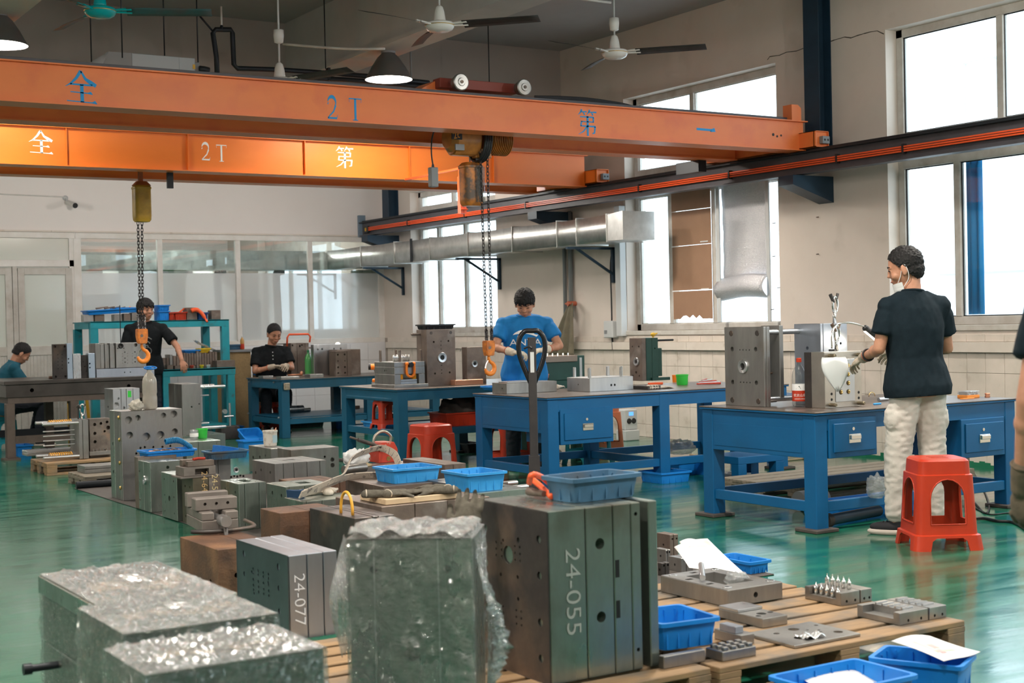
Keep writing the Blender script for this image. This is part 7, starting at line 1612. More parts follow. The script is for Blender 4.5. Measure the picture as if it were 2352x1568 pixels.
PB, SHB = person('man in bright blue tee with white print leaning over the middle bench', (bx_.x, 10.86, 0), math.radians(151), J, M_SH_BLUE, M_PT_DARK, gl=('L', 'R'), hand_d=hd, hair_k=dict(fringe=.018, spiky=.004, long=.006, lowback=-.05), shoes=M_SHOE, fold=.007, slv=.64, width=1.05, glove_m=mat('cream_glove', (.62, .55, .45), .9, 0, (.52, .45, .36), 25, bump=.2, bscale=300), hc=1.04)
Mf = Matrix.Translation((0, 1, 1.115)) @ Matrix.Rotation(PI, 4, 'Z') @ Matrix.Rotation(PI / 2, 4, 'X')
tb_ = text_bm('ANTA', .085, Matrix.Translation((0, .8, 1.165)) @ Matrix.Rotation(PI, 4, 'Z') @ Matrix.Rotation(PI / 2, 4, 'X'), .0004, 1.0, 1.25)
bmesh.ops.subdivide_edges(tb_, edges=[e for e in tb_.edges if e.calc_length() > .01], cuts=3); part('shirt_lettering', flat_on(tb_, SHB, None), M_PAPER, SHB)
sw = B(); prism(sw, [(.115 - .23 * t, .0 + .045 * math.sin(min(1, t * 1.15) * PI) ** .7 + .0) for t in [k / 14 for k in range(15)]] + [(-.115 + .23 * t, .002 + .012 * math.sin(t * PI) - .03 * (1 - t) ** 3) for t in [k / 14 for k in range(1, 14)]], .8, .8004, 'xz'); bmesh.ops.translate(sw, verts=sw.verts, vec=(0, 0, 1.235)); bmesh.ops.triangulate(sw, faces=sw.faces); bmesh.ops.subdivide_edges(sw, edges=[e for e in sw.edges if e.calc_length() > .02], cuts=2); part('shirt_emblem', flat_on(sw, SHB, None), M_PAPER, SHB)
q = ony(622, 870, 17.45)
J = dict(pelvis=(0, 0, .52), chest=(0, .05, .86), neck=(0, .09, 1.10), head=(-.03, .145, 1.265), headR=rotm('Z', 12) @ rotm('X', -24), shL=(-.20, .08, 1.04), shR=(.20, .08, 1.04),
   elL=(-.24, .20, .82), wrL=(-.13, .36, .855), elR=(.235, .18, .79), wrR=(.03, .36, .85), hpL=(-.10, .05, .50), hpR=(.10, .05, .50), knL=(-.13, .36, .50), knR=(.13, .36, .50), anL=(-.13, .33, .10), anR=(.13, .33, .10), ftL=(0, 1, 0), ftR=(0, 1, 0))
hd = {'L': ((.15, .8, -.1), (.5, 0, -.8), -1, .7), 'R': ((-.85, .35, .0), (-.1, .3, -.9), 1, .55)}
PP_, SHP = person('smiling seated man in black polo shirt and grimy gloves at the far bench', (q.x, 17.45, 0), math.radians(168), J, M_SH_BLK, M_PT_DARK, gl=('L', 'R'), hand_d=hd, hair_k=dict(spiky=.002, lowback=-.03), shoes=M_SHOE, polo=True, width=1.14, smile=True, hc=1.10, slv=.7)
for k in range(3): bm = B(); ell(bm, (.0, .175 + .012 * k, 1.03 - .045 * k), (.006, .003, .006), 8, 6); part('polo_button', flat_on(bm, SHP, None, off=.004), M_PAPER, SHP)
stool_copy((q.x, 17.45, 0), 0, 'red stool under the seated man in the polo shirt', None, .80)
q = ony(338, 870, 17.12)
J = dict(pelvis=(0, 0, .94), chest=(0, .03, 1.22), neck=(0, .05, 1.44), head=(.0, .085, 1.60), headR=rotm('Z', 32) @ rotm('X', -6), shL=(-.20, .05, 1.37), shR=(.20, .02, 1.37),
   elL=(-.36, .20, 1.14), wrL=(-.40, .36, .98), elR=(.25, .02, 1.10), wrR=(.16, .22, .98), hpL=(-.09, 0, .90), hpR=(.09, 0, .90), knL=(-.10, .02, .50), knR=(.10, .02, .50), anL=(-.10, 0, .09), anR=(.10, 0, .09), ftL=(0, 1, 0), ftR=(0, 1, 0))
hd = {'L': ((-.15, .45, -.85), (.1, -.8, -.3), 1, .35), 'R': ((-.2, .8, -.5), (-.5, 0, -.8), 1, .6)}
PK, SHK = person('standing man in printed black tee reaching toward the turquoise bench', (q.x, 17.12, 0), math.radians(164), J, M_SH_BLK, M_PT_DARK, gl=(), hand_d=hd, hair_k=dict(fringe=.012, spiky=.004, long=.006, lowback=-.045), shoes=M_SHOE, hc=1.10, slv=.7)
bm = B()
for k in range(5): tube(bm, curve_pts([(-.06 + .02 * k, .4, 1.24 - .05 * k), (.0, .4, 1.27 - .05 * k), (.06, .4, 1.23 - .055 * k)], 6), .006, 5)
tube(bm, [(.055 * math.cos(a), .4, 1.10 + .045 * math.sin(a)) for a in [2 * PI * k / 20 for k in range(20)]], .004, 5, closed=True)
part('shirt_print', flat_on(bm, SHK, None), mat('faded_print', (.22, .23, .23), .8), SHK)
q = ony(6, 900, 17.45)
J = dict(pelvis=(0, 0, .50), chest=(0, .06, .80), neck=(0, .14, 1.00), head=(0, .225, 1.105), headR=rotm('X', -38), shL=(-.19, .12, .94), shR=(.19, .12, .94), elL=(-.22, .25, .70), wrL=(-.10, .44, .66), elR=(.22, .25, .70), wrR=(.10, .46, .66),
   hpL=(-.10, .03, .48), hpR=(.10, .03, .48), knL=(-.13, .46, .50), knR=(.13, .44, .52), anL=(-.13, .36, .10), anR=(.13, .40, .10), ftL=(0, 1, 0), ftR=(0, 1, 0))
hd = {'L': ((.2, .9, -.2), (.3, 0, -.9), -1, .6), 'R': ((-.2, .9, -.2), (-.3, 0, -.9), 1, .6)}
person('man in teal tee crouching on a stool behind the surface plate bench', (q.x, 17.45, 0), math.radians(-98), J, M_SH_TEAL, M_PT_DARK, gl=('R',), hand_d=hd, hair_k=dict(spiky=.002, lowback=-.04), shoes=M_SHOE, hc=1.05, pant_r=1.1)
stool_copy((q.x, 17.45, 0), .1, 'turquoise stool under the crouching man', M_PLCYAN, .76)
q = CAM + ray(2352, 1000) * 4.0; side = CR.copy(); side.z = 0; side.normalize()
base = Vector((q.x, q.y, 0)) + side * .26
J = dict(pelvis=(0, 0, .95), chest=(0, .02, 1.24), neck=(0, .03, 1.46), head=(0, .06, 1.62), headR=rotm('X', -8), shL=(-.20, .0, 1.40), shR=(.20, 0, 1.40), elL=(-.275, -.01, 1.10), wrL=(-.245, .08, .85), elR=(.26, 0, 1.1), wrR=(.24, .1, .86),
   hpL=(-.09, 0, .90), hpR=(.09, 0, .90), knL=(-.10, .02, .50), knR=(.10, .02, .50), anL=(-.10, 0, .09), anR=(.10, 0, .09), ftL=(0, 1, 0), ftR=(0, 1, 0))
hd = {'L': ((.10, .25, -.95), (.9, .2, .1), 1, .55), 'R': ((0, .3, -.95), (-.9, 0, 0), 1, .5)}
person('blurred worker cut by the right picture edge, gloved hand hanging', tuple(base), math.radians(-20), J, M_SH_NAVY, M_PT_DARK, gl=('L',), hand_d=hd, hair_k={}, shoes=M_SHOE, slv=.62, width=.95, glove_m=mat('grimy_glove', (.16, .12, .08), .9, 0, (.10, .08, .055), 30, bump=.3, bscale=300))
# ================================================================ TRAYS, BOTTLES, TOOLS AND OTHER LOOSE THINGS
def top(b): return b[5]
def tpx(label, px, py, z, pxr, W_, H, m, rz=0, **k):
 p = at(px, py, z); L = bis(lambda t: proj((p.x + t * math.cos(rz), p.y + t * math.sin(rz), z + H))[0], pxr, .05, 1.5)
 return tray_px(label, px, py, z + .0005, L, W_, H, m, rz, **k)
tb1 = tpx('blue parts tray with a coiled blue hose on the ringed mould', 338, 1054, top(BBk), 450, .22, .055, M_PLBLUE)
def thing1(name, label, cat, bm, m, loc=(0, 0, 0), smooth=False, group=None):
 o = part(name, bm, m, None, smooth); o.location = loc; return tag(o, label, cat, group)
def wpt(px, py, y): return ony(px, py, y)
yb = tb1.location.y
bm = B(); c0, c1, c2 = ony(380, 1014, yb), ony(410, 1011, yb), ony(440, 1028, yb); n = 150
cp = curve_pts([c0, c1, c2], 75); pts = []
for i, p in enumerate(cp): a = i * .95; pts.append(p + Vector((0, math.cos(a), math.sin(a))) * .022)
thing1('coiled_hose', 'coiled blue air hose lying over the blue parts tray', 'hose', tube(bm, pts, .0042, 6), mat('hose_blue', (.01, .20, .42), .35), smooth=True)
for k in range(7):
 bm = B(); x = -.13 + .035 * k; box(bm, x, -.06 + .01 * (k % 3), .012, x + .03, .05, .050 + .008 * (k % 2), .003); thing1('metal_offcut', 'brown steel offcut in the blue parts tray with the hose', 'offcut', bm, M_BROWN if k % 2 else M_COPPER, tb1.location, group='offcuts in the blue parts tray')
tb2 = tpx('dusty blue tray on the pale plate with square holes', 484, 1057, top(sp_), 570, .20, .07, M_PLBLUED)
q = tb2.location; mould('grey block beneath the dusty blue tray, left of the pale plate', (q.x - .13, sp_[1] + .31, zm, q.x + .10, max(sp_[1] + .36, q.y + .12), q.z - .001), 'x', (.5,), M_STEEL)
bm = B(); box(bm, -.10, -.06, .03, .08, .07, .10, .002); o = thing1('carton', 'blue chequered carton standing in the dusty blue tray', 'carton', bm, mat('chequered_blue', (.01, .12, .50), .5, 0, (.01, .20, .60), 90), tb2.location); o.rotation_euler = (0, .2, .3)
bm = B(); cyl(bm, (-.14, -.03, .05), (-.04, -.05, .025), .009, seg=10); cyl(bm, (-.16, .0, .03), (-.1, .02, .04), .016, seg=10); thing1('screwdriver', 'orange-handled screwdriver in the dusty blue tray', 'tool', bm, M_LIFT, tb2.location)
t3 = tpx('blue bin standing tilted behind the white paint bucket', 562, 1012, .0, 608, .22, .09, M_PLBLUE, .1); t3.rotation_euler = (.5, 0, .1)
tpx('blue bin lying flat left of the white paint bucket', 560, 1040, .0, 612, .2, .13, M_PLBLUE)
p = at(623, 1026, top(BI)); bk_ = thing('paint_bucket', 'spattered white paint bucket standing on the small mould block', 'bucket', (p.x + .02, p.y + .07, top(BI)))
bm = B(); lathe(bm, [(.052, 0), (.060, .01), (.066, .13), (.070, .132), (.070, .148), (.064, .148), (.060, .06)], (0, 0, 0), 28, closed=False); cyl(bm, (0, 0, .05), (0, 0, .055), .058, seg=24); part('bucket_body', bm, mat('spattered_white', (.70, .66, .60), .5, 0, (.50, .42, .34), 22, lo=.5, hi=.7), bk_, 'auto')
bm = B(); sheet(bm, lambda u, v: (.0655 * math.cos(-1.6 + u * 1.1), .0655 * math.sin(-1.6 + u * 1.1), .035 + v * .07), 8, 2, .0005); part('bucket_label', bm, mat('pale_label', (.45, .62, .70), .5), bk_)
bm = B(); cyl(bm, (.03, .01, .10), (.075, .03, .165), .006, seg=6); part('stir_stick', bm, M_SKIN, bk_)
LT = tpx('left light blue tray on the long dark mould block', 904, 1112, top(BK), 1012, .28, .095, M_PLBLUEL, 0)
bm = B(); box(bm, -.31, -.02, .02, -.305, .03, .07); bm.free()
RT = tpx('right light blue tray on the green-tinted mould block', 1075, 1132, top(BLk), 1162, .30, .11, M_PLBLUEL, 0)
p = at(1320, 1158, top(B24)); GT = tpx('grimy grey-blue tray on top of the 24-055 mould block', 1318, 1157, top(B24), 1468, .17, .085, M_PLBLUED, .06)
for t_, u in ((LT, 0), ):
 bm = B(); sheet(bm, lambda a, b: (-.155 - .0, -.12 + .05 * a, .02 + .05 * b), 1, 1, .0006); part('tray_label', bm, M_PAPER, t_)
tpx('blue tray on the floor before the middle leg of the bench', 1520, 1112, 0, 1587, .30, .09, M_PLBLUE); tpx('deeper blue bin on the floor behind the flat one', 1560, 1093, 0, 1612, .25, .12, M_PLBLUE)
tpx('blue bin with parts under the short blue frame', 1622, 1092, 0, 1660, .22, .13, M_PLBLUE)
tpx('black tray on the floor behind the middle bench leg', 1075, 1041, 0, 1110, .3, .10, M_BLACK); tpx('dark tray under the far teal bench', 668, 985, 0, 745, .3, .09, M_BLACK)
tpx('bright blue bin on the floor between the two teal benches', 775, 985, 0, 802, .2, .11, M_PLBLUE); tpx('pale blue tray on the lower shelf of the teal-blue bench', 868, 984, .352, 912, .35, .06, M_PLBLUEL)
tpx('long blue tray lying on the floor behind the surface gauge', 528, 992, 0, 560, .2, .07, M_PLBLUE); tpx('blue tray on the floor under the surface plate bench', 40, 1048, 0, 75, .35, .12, M_PLBLUE); tpx('blue bin under the speckled mould plate', 207, 1066, .0, 252, .10, .09, M_PLBLUE)
tpx('blue bin on the floor just behind the bottle block', 355, 948, 0.35, 390, .25, .06, M_PLBLUE)
BBN = tpx('bright blue bin on the pallet beside the 24-055 block', 1522, 1497, .175, 1648, .26, .10, M_PLBLUE, -.12)
tpx('bright blue tray on the floor behind the pallet papers', 1722, 1322, .0, 1768, .28, .07, M_PLBLUE)
a, c = at(1761, 1551, .15), at(2112, 1548, .15); BRA = tray('big blue bin at the bottom right edge holding a white sheet', (a.x + c.x) / 2, (a.y + c.y) / 2, 0, c.x - a.x - .02, a.y - c.y - .02, .15, M_PLBLUE)
a, n_, c = at(2001, 1509, .15), at(2204, 1530, .15), at(2228, 1512, .15); ang = math.atan2(n_.y - a.y, n_.x - a.x); w_ = max(.20, (c - n_).length); L_ = (n_ - a).length; m_ = (a + n_) / 2 + Vector((-math.sin(ang), math.cos(ang), 0)) * w_ / 2
BRB = tray('blue bin in the lower right corner with a coloured drawing on it', m_.x, m_.y, 0, L_, w_, .15, M_PLBLUE, ang)
def paper(label, c, L, W_, rz, tilt=0, curl=.02, name='paper_sheet', prints=None, roll=0):
 r = thing(name, label, 'paper', c, rz); bm = B(); M = Matrix.Rotation(tilt, 3, 'X') @ Matrix.Rotation(roll, 3, 'Y')
 fn = lambda u, v: M @ Vector(((u - .5) * L, (v - .5) * W_, curl * ((2 * u - 1) ** 2) + .3 * curl * math.sin(v * 3)))
 sheet(bm, fn, 12, 8, .0008); part('sheet', bm, M_PAPER, r, True)
 for k, (u0, v0, u1, v1, m) in enumerate(prints or ()):
  bm = B(); sheet(bm, lambda a, b: fn(u0 + (u1 - u0) * a, v0 + (v1 - v0) * b) + Vector((0, 0, .0012)), 6, 4, .0002); part('printed_patch', bm, m, r, True)
 return r
M_INK = mat('pale_ink', (.55, .56, .58), .7)
def paper4(label, C4, prints=()):
 C4 = [at(*c) for c in C4]; o_ = C4[0]; r = thing('paper_sheet', label, 'paper', tuple(o_)); fn = lambda u, v: (C4[0] * (1 - u) * (1 - v) + C4[1] * u * (1 - v) + C4[2] * u * v + C4[3] * (1 - u) * v) - o_ + Vector((0, 0, .012 * math.sin(u * 3 + v * 2)))
 bm = B(); sheet(bm, fn, 10, 10, .0008); part('sheet', bm, M_PAPER, r, True)
 for (u0, v0, u1, v1, m) in prints: bm = B(); sheet(bm, lambda a, b: fn(u0 + (u1 - u0) * a, v0 + (v1 - v0) * b) + Vector((0, 0, .0014)), 6, 4, .0002); part('printed_patch', bm, m, r, True)
PG, PR = mat('print_green', (.60, .72, .58), .7), mat('print_red', (.74, .38, .38), .7)
paper4('white sheet with a green and pink drawing over the corner bin', [(2047, 1472, .19), (2135, 1461, .19), (2252, 1489, .172), (2168, 1526, .165)], [(.2, .25, .7, .75, PG), (.3, .45, .45, .62, PR), (.25, .66, .38, .8, PR)])
paper4('large white sheet lying in the big blue bin at the bottom', [(1830, 1553, .11), (1985, 1535, .11), (2052, 1556, .10), (1890, 1600, .10)])
paper4('large white drawing sheet propped on blocks at the back of the pallet', [(1548, 1256, .21), (1625, 1237, .28), (1715, 1315, .14), (1583, 1309, .19)], [(.3, .2, .8, .215, M_INK), (.35, .5, .75, .51, M_INK), (.3, .2, .31, .7, M_INK), (.5, .7, .9, .71, M_INK)])
paper4('white sheet corner peeping out under the propped drawing', [(1560, 1244, .20), (1600, 1240, .22), (1640, 1275, .19), (1590, 1290, .18)])
zr = PS(360, 728).z + .001; zr = zt_r = None
zrack = PS(360, 736).z
def rk(label, px0, px1, pyt, m, W_=.24, off=.06, z=None, kind=0, y=YS):
 z = zrack + .001 if z is None else z; y0 = y + off; a, b = ony(px0, 730, y0).x, ony(px1, 730, y0).x; h = ony((px0 + px1) / 2, pyt, y0).z - z
 if kind == 0: return tray(label, (a + b) / 2, y0 + W_ / 2, z, b - a, W_, h, m), h
 bm = B(); box(bm, -(b - a) / 2, -W_ / 2, 0, (b - a) / 2, W_ / 2, h, .004); return thing1(kind, label, 'part', bm, m, ((a + b) / 2, y0 + W_ / 2, z)), h
for k, (a, b, t_) in enumerate(((192, 215, 722), (218, 240, 722), (262, 280, 722), (285, 300, 720), (303, 318, 718))):
 rk(('leftmost brown steel block on top of the turquoise rack', 'second brown block from the left on the rack', 'grey fitting under the middle of the long rack tray', 'dark fitting right of the grey one on the rack', 'grey block just left of the standing man on the rack')[k], a, b, t_, M_BROWN if k % 2 else M_STEEL, .12, .08, kind='steel_block')
zz = PS(250, 720).z; tray('long blue tray propped at the left on top of the rack', PS(262, 715).x, YS + .2, zz, .62, .3, .06, M_PLBLUE).rotation_euler = (0, -.05, 0)
tray('second blue tray overlapping behind it in the middle of the rack', PS(315, 715).x, YS + .25, zz + .012, .44, .28, .065, M_PLBLUE)
for k in range(5):
 bm = B(); cyl(bm, (0, 0, 0), (.16, .02, .02), .012, .007, 8); o = thing1('file_tool', 'grimy hand tool piled in the blue rack tray', 'tool', bm, M_LIFT if k == 4 else M_BROWN, (PS(228 + 20 * k, 705).x, YS + .15, zz + .068), group='tools in the rack tray'); o.rotation_euler = (0, 0, .3 * k)
_, h = rk('blue bin at the bottom of the pair right of the standing man', 366, 390, 714, M_PLBLUE); rk('blue bin stacked on the lower one right of the standing man', 366, 391, 700, M_PLBLUE, z=zrack + h + .002)
_, h = rk('red slotted tray on the rack', 402, 430, 716, M_PLRED); rk('low red tray left of the slotted one on the rack', 390, 401, 717, M_PLRED)
rk('brown lettered steel cube between the trays on the rack', 430, 453, 706, M_BROWN, .16, kind='steel_block'); rk('dark blue tray near the right end of the rack', 455, 479, 717, mat('dark_blue_plastic', (.01, .06, .22), .4)); rk('small brown mould on the right end of the rack', 486, 507, 712, M_BROWN, .14, kind='steel_block')
bm = B(); lathe(bm, [(.035, 0), (.04, .01), (.028, .09), (.03, .1)], (0, 0, 0), 16); o = thing1('spray_cup', 'white and orange cup lying in the red rack tray', 'cup', bm, M_WHITEP, (PS(406, 707).x, YS + .18, zrack + .06), True); o.rotation_euler = (0, 1.2, 0)
bm = B(); cyl(bm, (0, 0, 0), (.14, 0, .10), .014, .010, 10); thing1('brush_handle', 'orange brush handle sticking up from the red rack tray', 'brush', bm, M_CONDUCT, (PS(408, 712).x, YS + .15, zrack + .05), True)
bm = B(); tube(bm, curve_pts([(0, 0, .10), (.07, 0, .11), (.13, -.01, .07), (.17, -.03, .0), (.19, -.06, -.05)], 4), [.030] * 6 + [.024] * 6 + [.014] * 5, 10); thing1('grease_gun', 'orange grease gun hanging over the edge of the rack', 'tool', bm, M_CONDUCT, (PS(441, 722).x, YS + .02, zrack + .02), True)
z = zt2 + .001; random.seed(5)
def tbx(px0, px1, pyt, m, off=.25, D=.18, nm='mould_insert', lab='brown mould insert stood in a row on the turquoise bench', g='mould inserts on the turquoise bench', zz=None):
 y0 = YB_ + off; a, b = ony(px0, 840, y0).x, ony(px1, 840, y0).x; h = ony(px0, pyt, y0).z - z; bm = B(); box(bm, 0, 0, 0, b - a, D, h, .003); return thing1(nm, lab, 'mould part', bm, m, (a, y0, z), group=g)
for k in range(14): tbx(416 + 6.0 * k, 421.4 + 6.0 * k, 808 + random.uniform(-2, 4), M_BROWN)
for k in range(5): tbx(374 + 8 * k, 381 + 8 * k, 822 + random.uniform(-8, 6), M_STEEL if k == 2 else M_BROWN)
for k in range(6): tbx(384 + 17 * k, 398 + 17 * k, 838 + (k % 2) * 2, M_BROWN, .06, .10)
tbx(498, 540, 828, M_BROWN, .10, .14, 'mould_insert', 'wide knurled brown insert at the right end of the turquoise bench', 'knurled insert')
y0 = YB_ + .30; zt_ = ony(440, 812, y0).z
tray('small blue tray on the inserts of the turquoise bench', ony(441, 810, y0).x, y0 + .05, zt_ + .004, .20, .14, .045, M_PLBLUE); tray('small yellow tray on the inserts of the turquoise bench', ony(471, 805, y0).x, y0 + .06, zt_ + .004, .14, .14, .06, mat('yellow_plastic', (.75, .52, .02), .4))
for px, m, lb in ((441, M_PLRED, 'red'), (464, MATS['yellow_plastic'], 'yellow'), (479, M_LGREY, 'grey')):
 bm = B(); lathe(bm, [(.018, 0), (.026, .035), (.030, .042)], (0, 0, 0), 16); thing1('small_cup', 'tiny %s cup at the front edge of the turquoise bench' % lb, 'cup', bm, m, (ony(px, 842, YB_ + .03).x, YB_ + .04, z), True)
bm = B(); sheet(bm, lambda u, v: (.26 * u, .1 * v, .14 - .13 * u + .015 * math.sin(u * 14 + v * 8)), 14, 6, .0006); thing1('plastic_bag', 'crumpled clear bag on the inserts of the turquoise bench', 'bag', bm, M_BAG, (ony(450, 790, y0).x, y0, zt_ + .02), True)
def bottle(label, loc, H, R, m, liquid=None, cap=None, lab_=None, loop=False, waist=True):
 r = thing('bottle', label, 'bottle', loc); pr_ = [(.0, .004), (R * .6, 0), (R * .92, .006), (R, .02 * H / .3), (R, H * .30), (R * (.93 if waist else 1), H * .36), (R, H * .42), (R * .99, H * .66), (R * .90, H * .76), (R * .62, H * .85), (R * .32, H * .92), (R * .30, H)]
 part('bottle_body', lathe(B(), pr_, (0, 0, 0), 28, 'z', False), m, r, True)
 if liquid: f, lm = liquid; pl_ = [(a * .95, b + .003) for a, b in pr_ if b < H * f]; part('liquid', lathe(B(), pl_ + [(pl_[-1][0], H * f)], (0, 0, 0), 24), lm, r, 'auto')
 if cap: part('bottle_cap', lathe(B(), [(R * .36, H * .97), (R * .37, H * .98), (R * .37, H * 1.05), (R * .30, H * 1.06)], (0, 0, 0), 20), cap, r, 'auto')
 if lab_:
  for z0, z1, mm in lab_: part('bottle_label', lathe(B(), [(R * 1.01, H * z0), (R * 1.015, H * (z0 + .01)), (R * 1.015, H * (z1 - .01)), (R * 1.01, H * z1)], (0, 0, 0), 28, 'z', False), mm, r, True)
 return r
def cyl_text(r, s, size, R, z, a0, m, xs=1):
 bm = text_bm(s, size, Matrix.Identity(4), .0001, 1, xs)
 for v in bm.verts: a = a0 + v.co.x / R; x, y, d = v.co.x, v.co.y, v.co.z; v.co = Vector(((R + .0006 + d) * math.cos(a), (R + .0006 + d) * math.sin(a), z + y))
 part('label_text', bm, m, r)
p = at(1839, 935, H1); wb = bottle('clear water bottle with red cap and red label on the nearest bench', (p.x + .02, p.y + .03, H1), .305, .0475, M_CLEAR, None, M_PLRED, [(.13, .36, M_PLRED), (.36, .50, M_PAPER)], waist=False)
af = -PI / 2 - YAW + .0; cyl_text(wb, '农夫山泉', .022, .0475 * 1.015, .078, af - .15, M_WHTXT); cyl_text(wb, 'NONGFU SPRING', .010, .0475 * 1.015, .055, af - .1, M_WHTXT);
bm = B(); prism(bm, [(-.018, 0), (.016, 0), (.004, .022)], 0, .0004, 'xy')
for v in bm.verts: a = af - .3 + v.co.x / .048; v.co = Vector((.0490 * math.cos(a), .0490 * math.sin(a), .120 + v.co.y))
part('label_emblem', bm, M_GREENM, wb)
M_TURB = mat('cloudy_water_bottle', (.55, .49, .43), .2, 0, (.62, .57, .50), 10, trans=.35, spec=.6)
p = at(341, 941, top(BA)); bb_ = bottle('big cloudy water bottle with blue carry loop on the tall mould block', (p.x + .03, p.y + .05, top(BA)), .33, .058, M_TURB, None, M_PLBLUE)
bm = B(); tube(bm, [(.05 * math.cos(a) + .01, .02 * math.sin(a), .335 + .01 * math.sin(a)) for a in [2 * PI * k / 16 for k in range(16)]], .006, 6, closed=True); part('carry_loop', bm, M_PLBLUE, bb_, True)
p = at(707, 862, H4); bottle('translucent green bottle on the far teal bench', (p.x + .02, p.y + .02, H4), .31, .047, mat('green_bottle', (.12, .52, .16), .15, 0, (.10, .45, .14), 8, trans=.5, spec=.6), None, mat('green_cap', (.01, .16, .06), .4), waist=False)
p = ony(560, 803, 17.9); bottle('small brown-and-red sauce bottle on the particle board cabinet', (p.x, 17.95, zc_), .17, .028, mat('amber_bottle', (.45, .25, .08), .2), None, M_WHITEP, [(.05, .45, M_PLRED)], waist=False)
tray('blue-grey tray on top of the particle board cabinet', ony(537, 800, 18).x, 18.05, zc_ + .001, .22, .2, .07, M_PLBLUED)
zq = BQ2[5]; p = at(517, 1000, .0); gz = .12
sg = thing('surface_gauge', 'surface gauge with a polished column on a dark block', 'gauge', (at(512, 1010, 0).x + .1, at(512, 1010, 0).y, 0))
bm = B(); box(bm, -.12, 0, 0, .12, .2, .16, .004); part('gauge_base', bm, M_STEELD, sg); bm = B(); cyl(bm, (.02, .06, .16), (.02, .06, .44), .014, seg=16); part('column', bm, M_STEELB, sg, 'auto')
bm = B(); cyl(bm, (-.06, .05, .28), (.06, .05, .28), .012, seg=10); cyl(bm, (-.05, .03, .34), (-.05, .07, .34), .03, seg=18); part('clamp_knob', bm, M_STEELB, sg, 'auto')
def tub(label, px, py, z, R, H, m, cap=None, nm='plastic_tub'):
 p = at(px, py, z); r = thing(nm, label, 'tub', (p.x, p.y + R, z)) if z != zq else thing(nm, label, 'tub', tuple(inside(p, (BQ2[0], BQ2[1], BQ2[3], BQ2[4]), R + .005, R + .02))); part('tub_body', lathe(B(), [(R * .85, 0), (R * .92, .005), (R, H * .86), (R * 1.06, H * .87), (R * 1.06, H), (R * .95, H), (R * .9, H * .5)], (0, 0, 0), 28), m, r, 'auto')
 if cap: part('tub_band', lathe(B(), [(R * 1.0, H * .25), (R * 1.005, H * .26), (R * 1.005, H * .65), (R, H * .66)], (0, 0, 0), 24, 'z', False), cap, r, True)
 return r
tub('light green tub on the low block before the tall mould half', 482, 1005, zq, .055, .095, M_GREENP)
tub('clear jar with a pale label left of the green tub', 446, 1008, zq, .042, .09, M_BAG, M_PAPER, 'glass_jar')
tub('bright green pot at the far right of the middle bench', 1576, 884, H2, .055, .095, M_GREENP)
tn = tub('orange tin with dark band beside the grey plate on the middle bench', 1256, 884, H2, .054, .105, M_LIFT, M_BLACK, 'paint_tin'); cyl_text(tn, '丹良模具', .022, .058, .085, af, M_WHTXT)
tub('small orange tin behind the bright green pot', 1556, 878, H2, .03, .07, M_LIFT)
def rag(name, label, cat, c, r_, m, seed=0, rz=0):
 bm = B(); ell(bm, (0, 0, r_[2] * .8), r_, 28, 18)
 for v in bm.verts: k = mnoise.noise(v.co * (3.2 / max(r_)) + Vector((seed, 0, 0))); v.co += v.co.normalized() * k * min(r_[0], r_[1]) * .55; v.co.z = max(v.co.z, .001)
 o = thing1(name, label, cat, bm, m, c, True); o.rotation_euler = (0, 0, rz); return o
p = at(312, 943, top(BA)); rag('rag', 'crumpled white rag beside the big bottle on the tall block', 'rag', (p.x + .02, p.y + .05, top(BA)), (.055, .05, .045), mat('grubby_rag', (.62, .58, .50), .9, 0, (.40, .36, .30), 40))
def glove_obj(label, c, rz, m, curl=.2, tilt=0):
 r = thing('work_glove', label, 'glove', c, rz); bm = B(); hand(bm, (0, 0, .02), (1, 0, .02), (0, 0, -1), 1, curl, 1.15); cone2(bm, (0, 0, .022), (-.09, .01, .022), .030, .034, 12); bm = remesh(bm, .0055, 2)
 for v in bm.verts: v.co.z = max(.001, v.co.z * .75)
 part('glove_body', bm, m, r, True); bm = B(); tube(bm, [(-.095, .01 + .034 * math.cos(a), .020 + .020 * math.sin(a)) for a in [2 * PI * k / 14 for k in range(14)]], .004, 5, closed=True); part('cuff_thread', bm, M_GLOVE, r, True); r.rotation_euler = (0, tilt, rz); return r
zG = top(BG); M_GLW = mat('offwhite_glove', (.62, .55, .47), .9, 0, (.46, .40, .34), 30)
p = at(733, 1138, zG); glove_obj('off-white cotton glove lying next to the blue strap end', (p.x, p.y + .08, zG), .3, M_GLW); p = at(752, 1136, zG); glove_obj('off-white cotton glove on the mould block, right one of the pair', (p.x + .05, p.y + .06, zG), 1.1, M_GLW)
M_GLD = mat('grey_dirty_glove', (.13, .115, .09), .95, 0, (.08, .07, .055), 40, bump=.3, bscale=300)
bw = BB; bm = B(); box(bm, 0, 0, 0, .44, .30, .030, .003); WBD = thing1('wooden_board', 'pale wooden board lying on the rusty mould block under the gloves', 'board', bm, mat('pale_board', (.62, .47, .30), .6, 0, (.52, .38, .24), 5, (1, 8, 8)), (bw[0] + .04, bw[1] + .03, bw[5] + .001));
for k, (dx, dy, a) in enumerate(((.12, .08, .2), (.30, .05, 2.6), (.02, .10, -.4), (.36, .15, 1.8))): glove_obj(('dark grey work glove in front on the wooden board', 'dark grey work glove at the right end of the board', 'dark grey work glove at the left end of the board', 'dark grey work glove at the back of the board')[k], (bw[0] + .06 + dx, bw[1] + .02 + dy, bw[5] + .032), a, M_GLD, .3)
p = at(1084, 1222, .62); g = glove_obj('stiff dirty glove standing between the tall wrapped block and the 24-055 block', (p.x - .02, p.y, .60), .3, M_GLD, .5); g.rotation_euler = (.3, -1.35, .5); g.scale = (1.1, 1.1, 1.1)
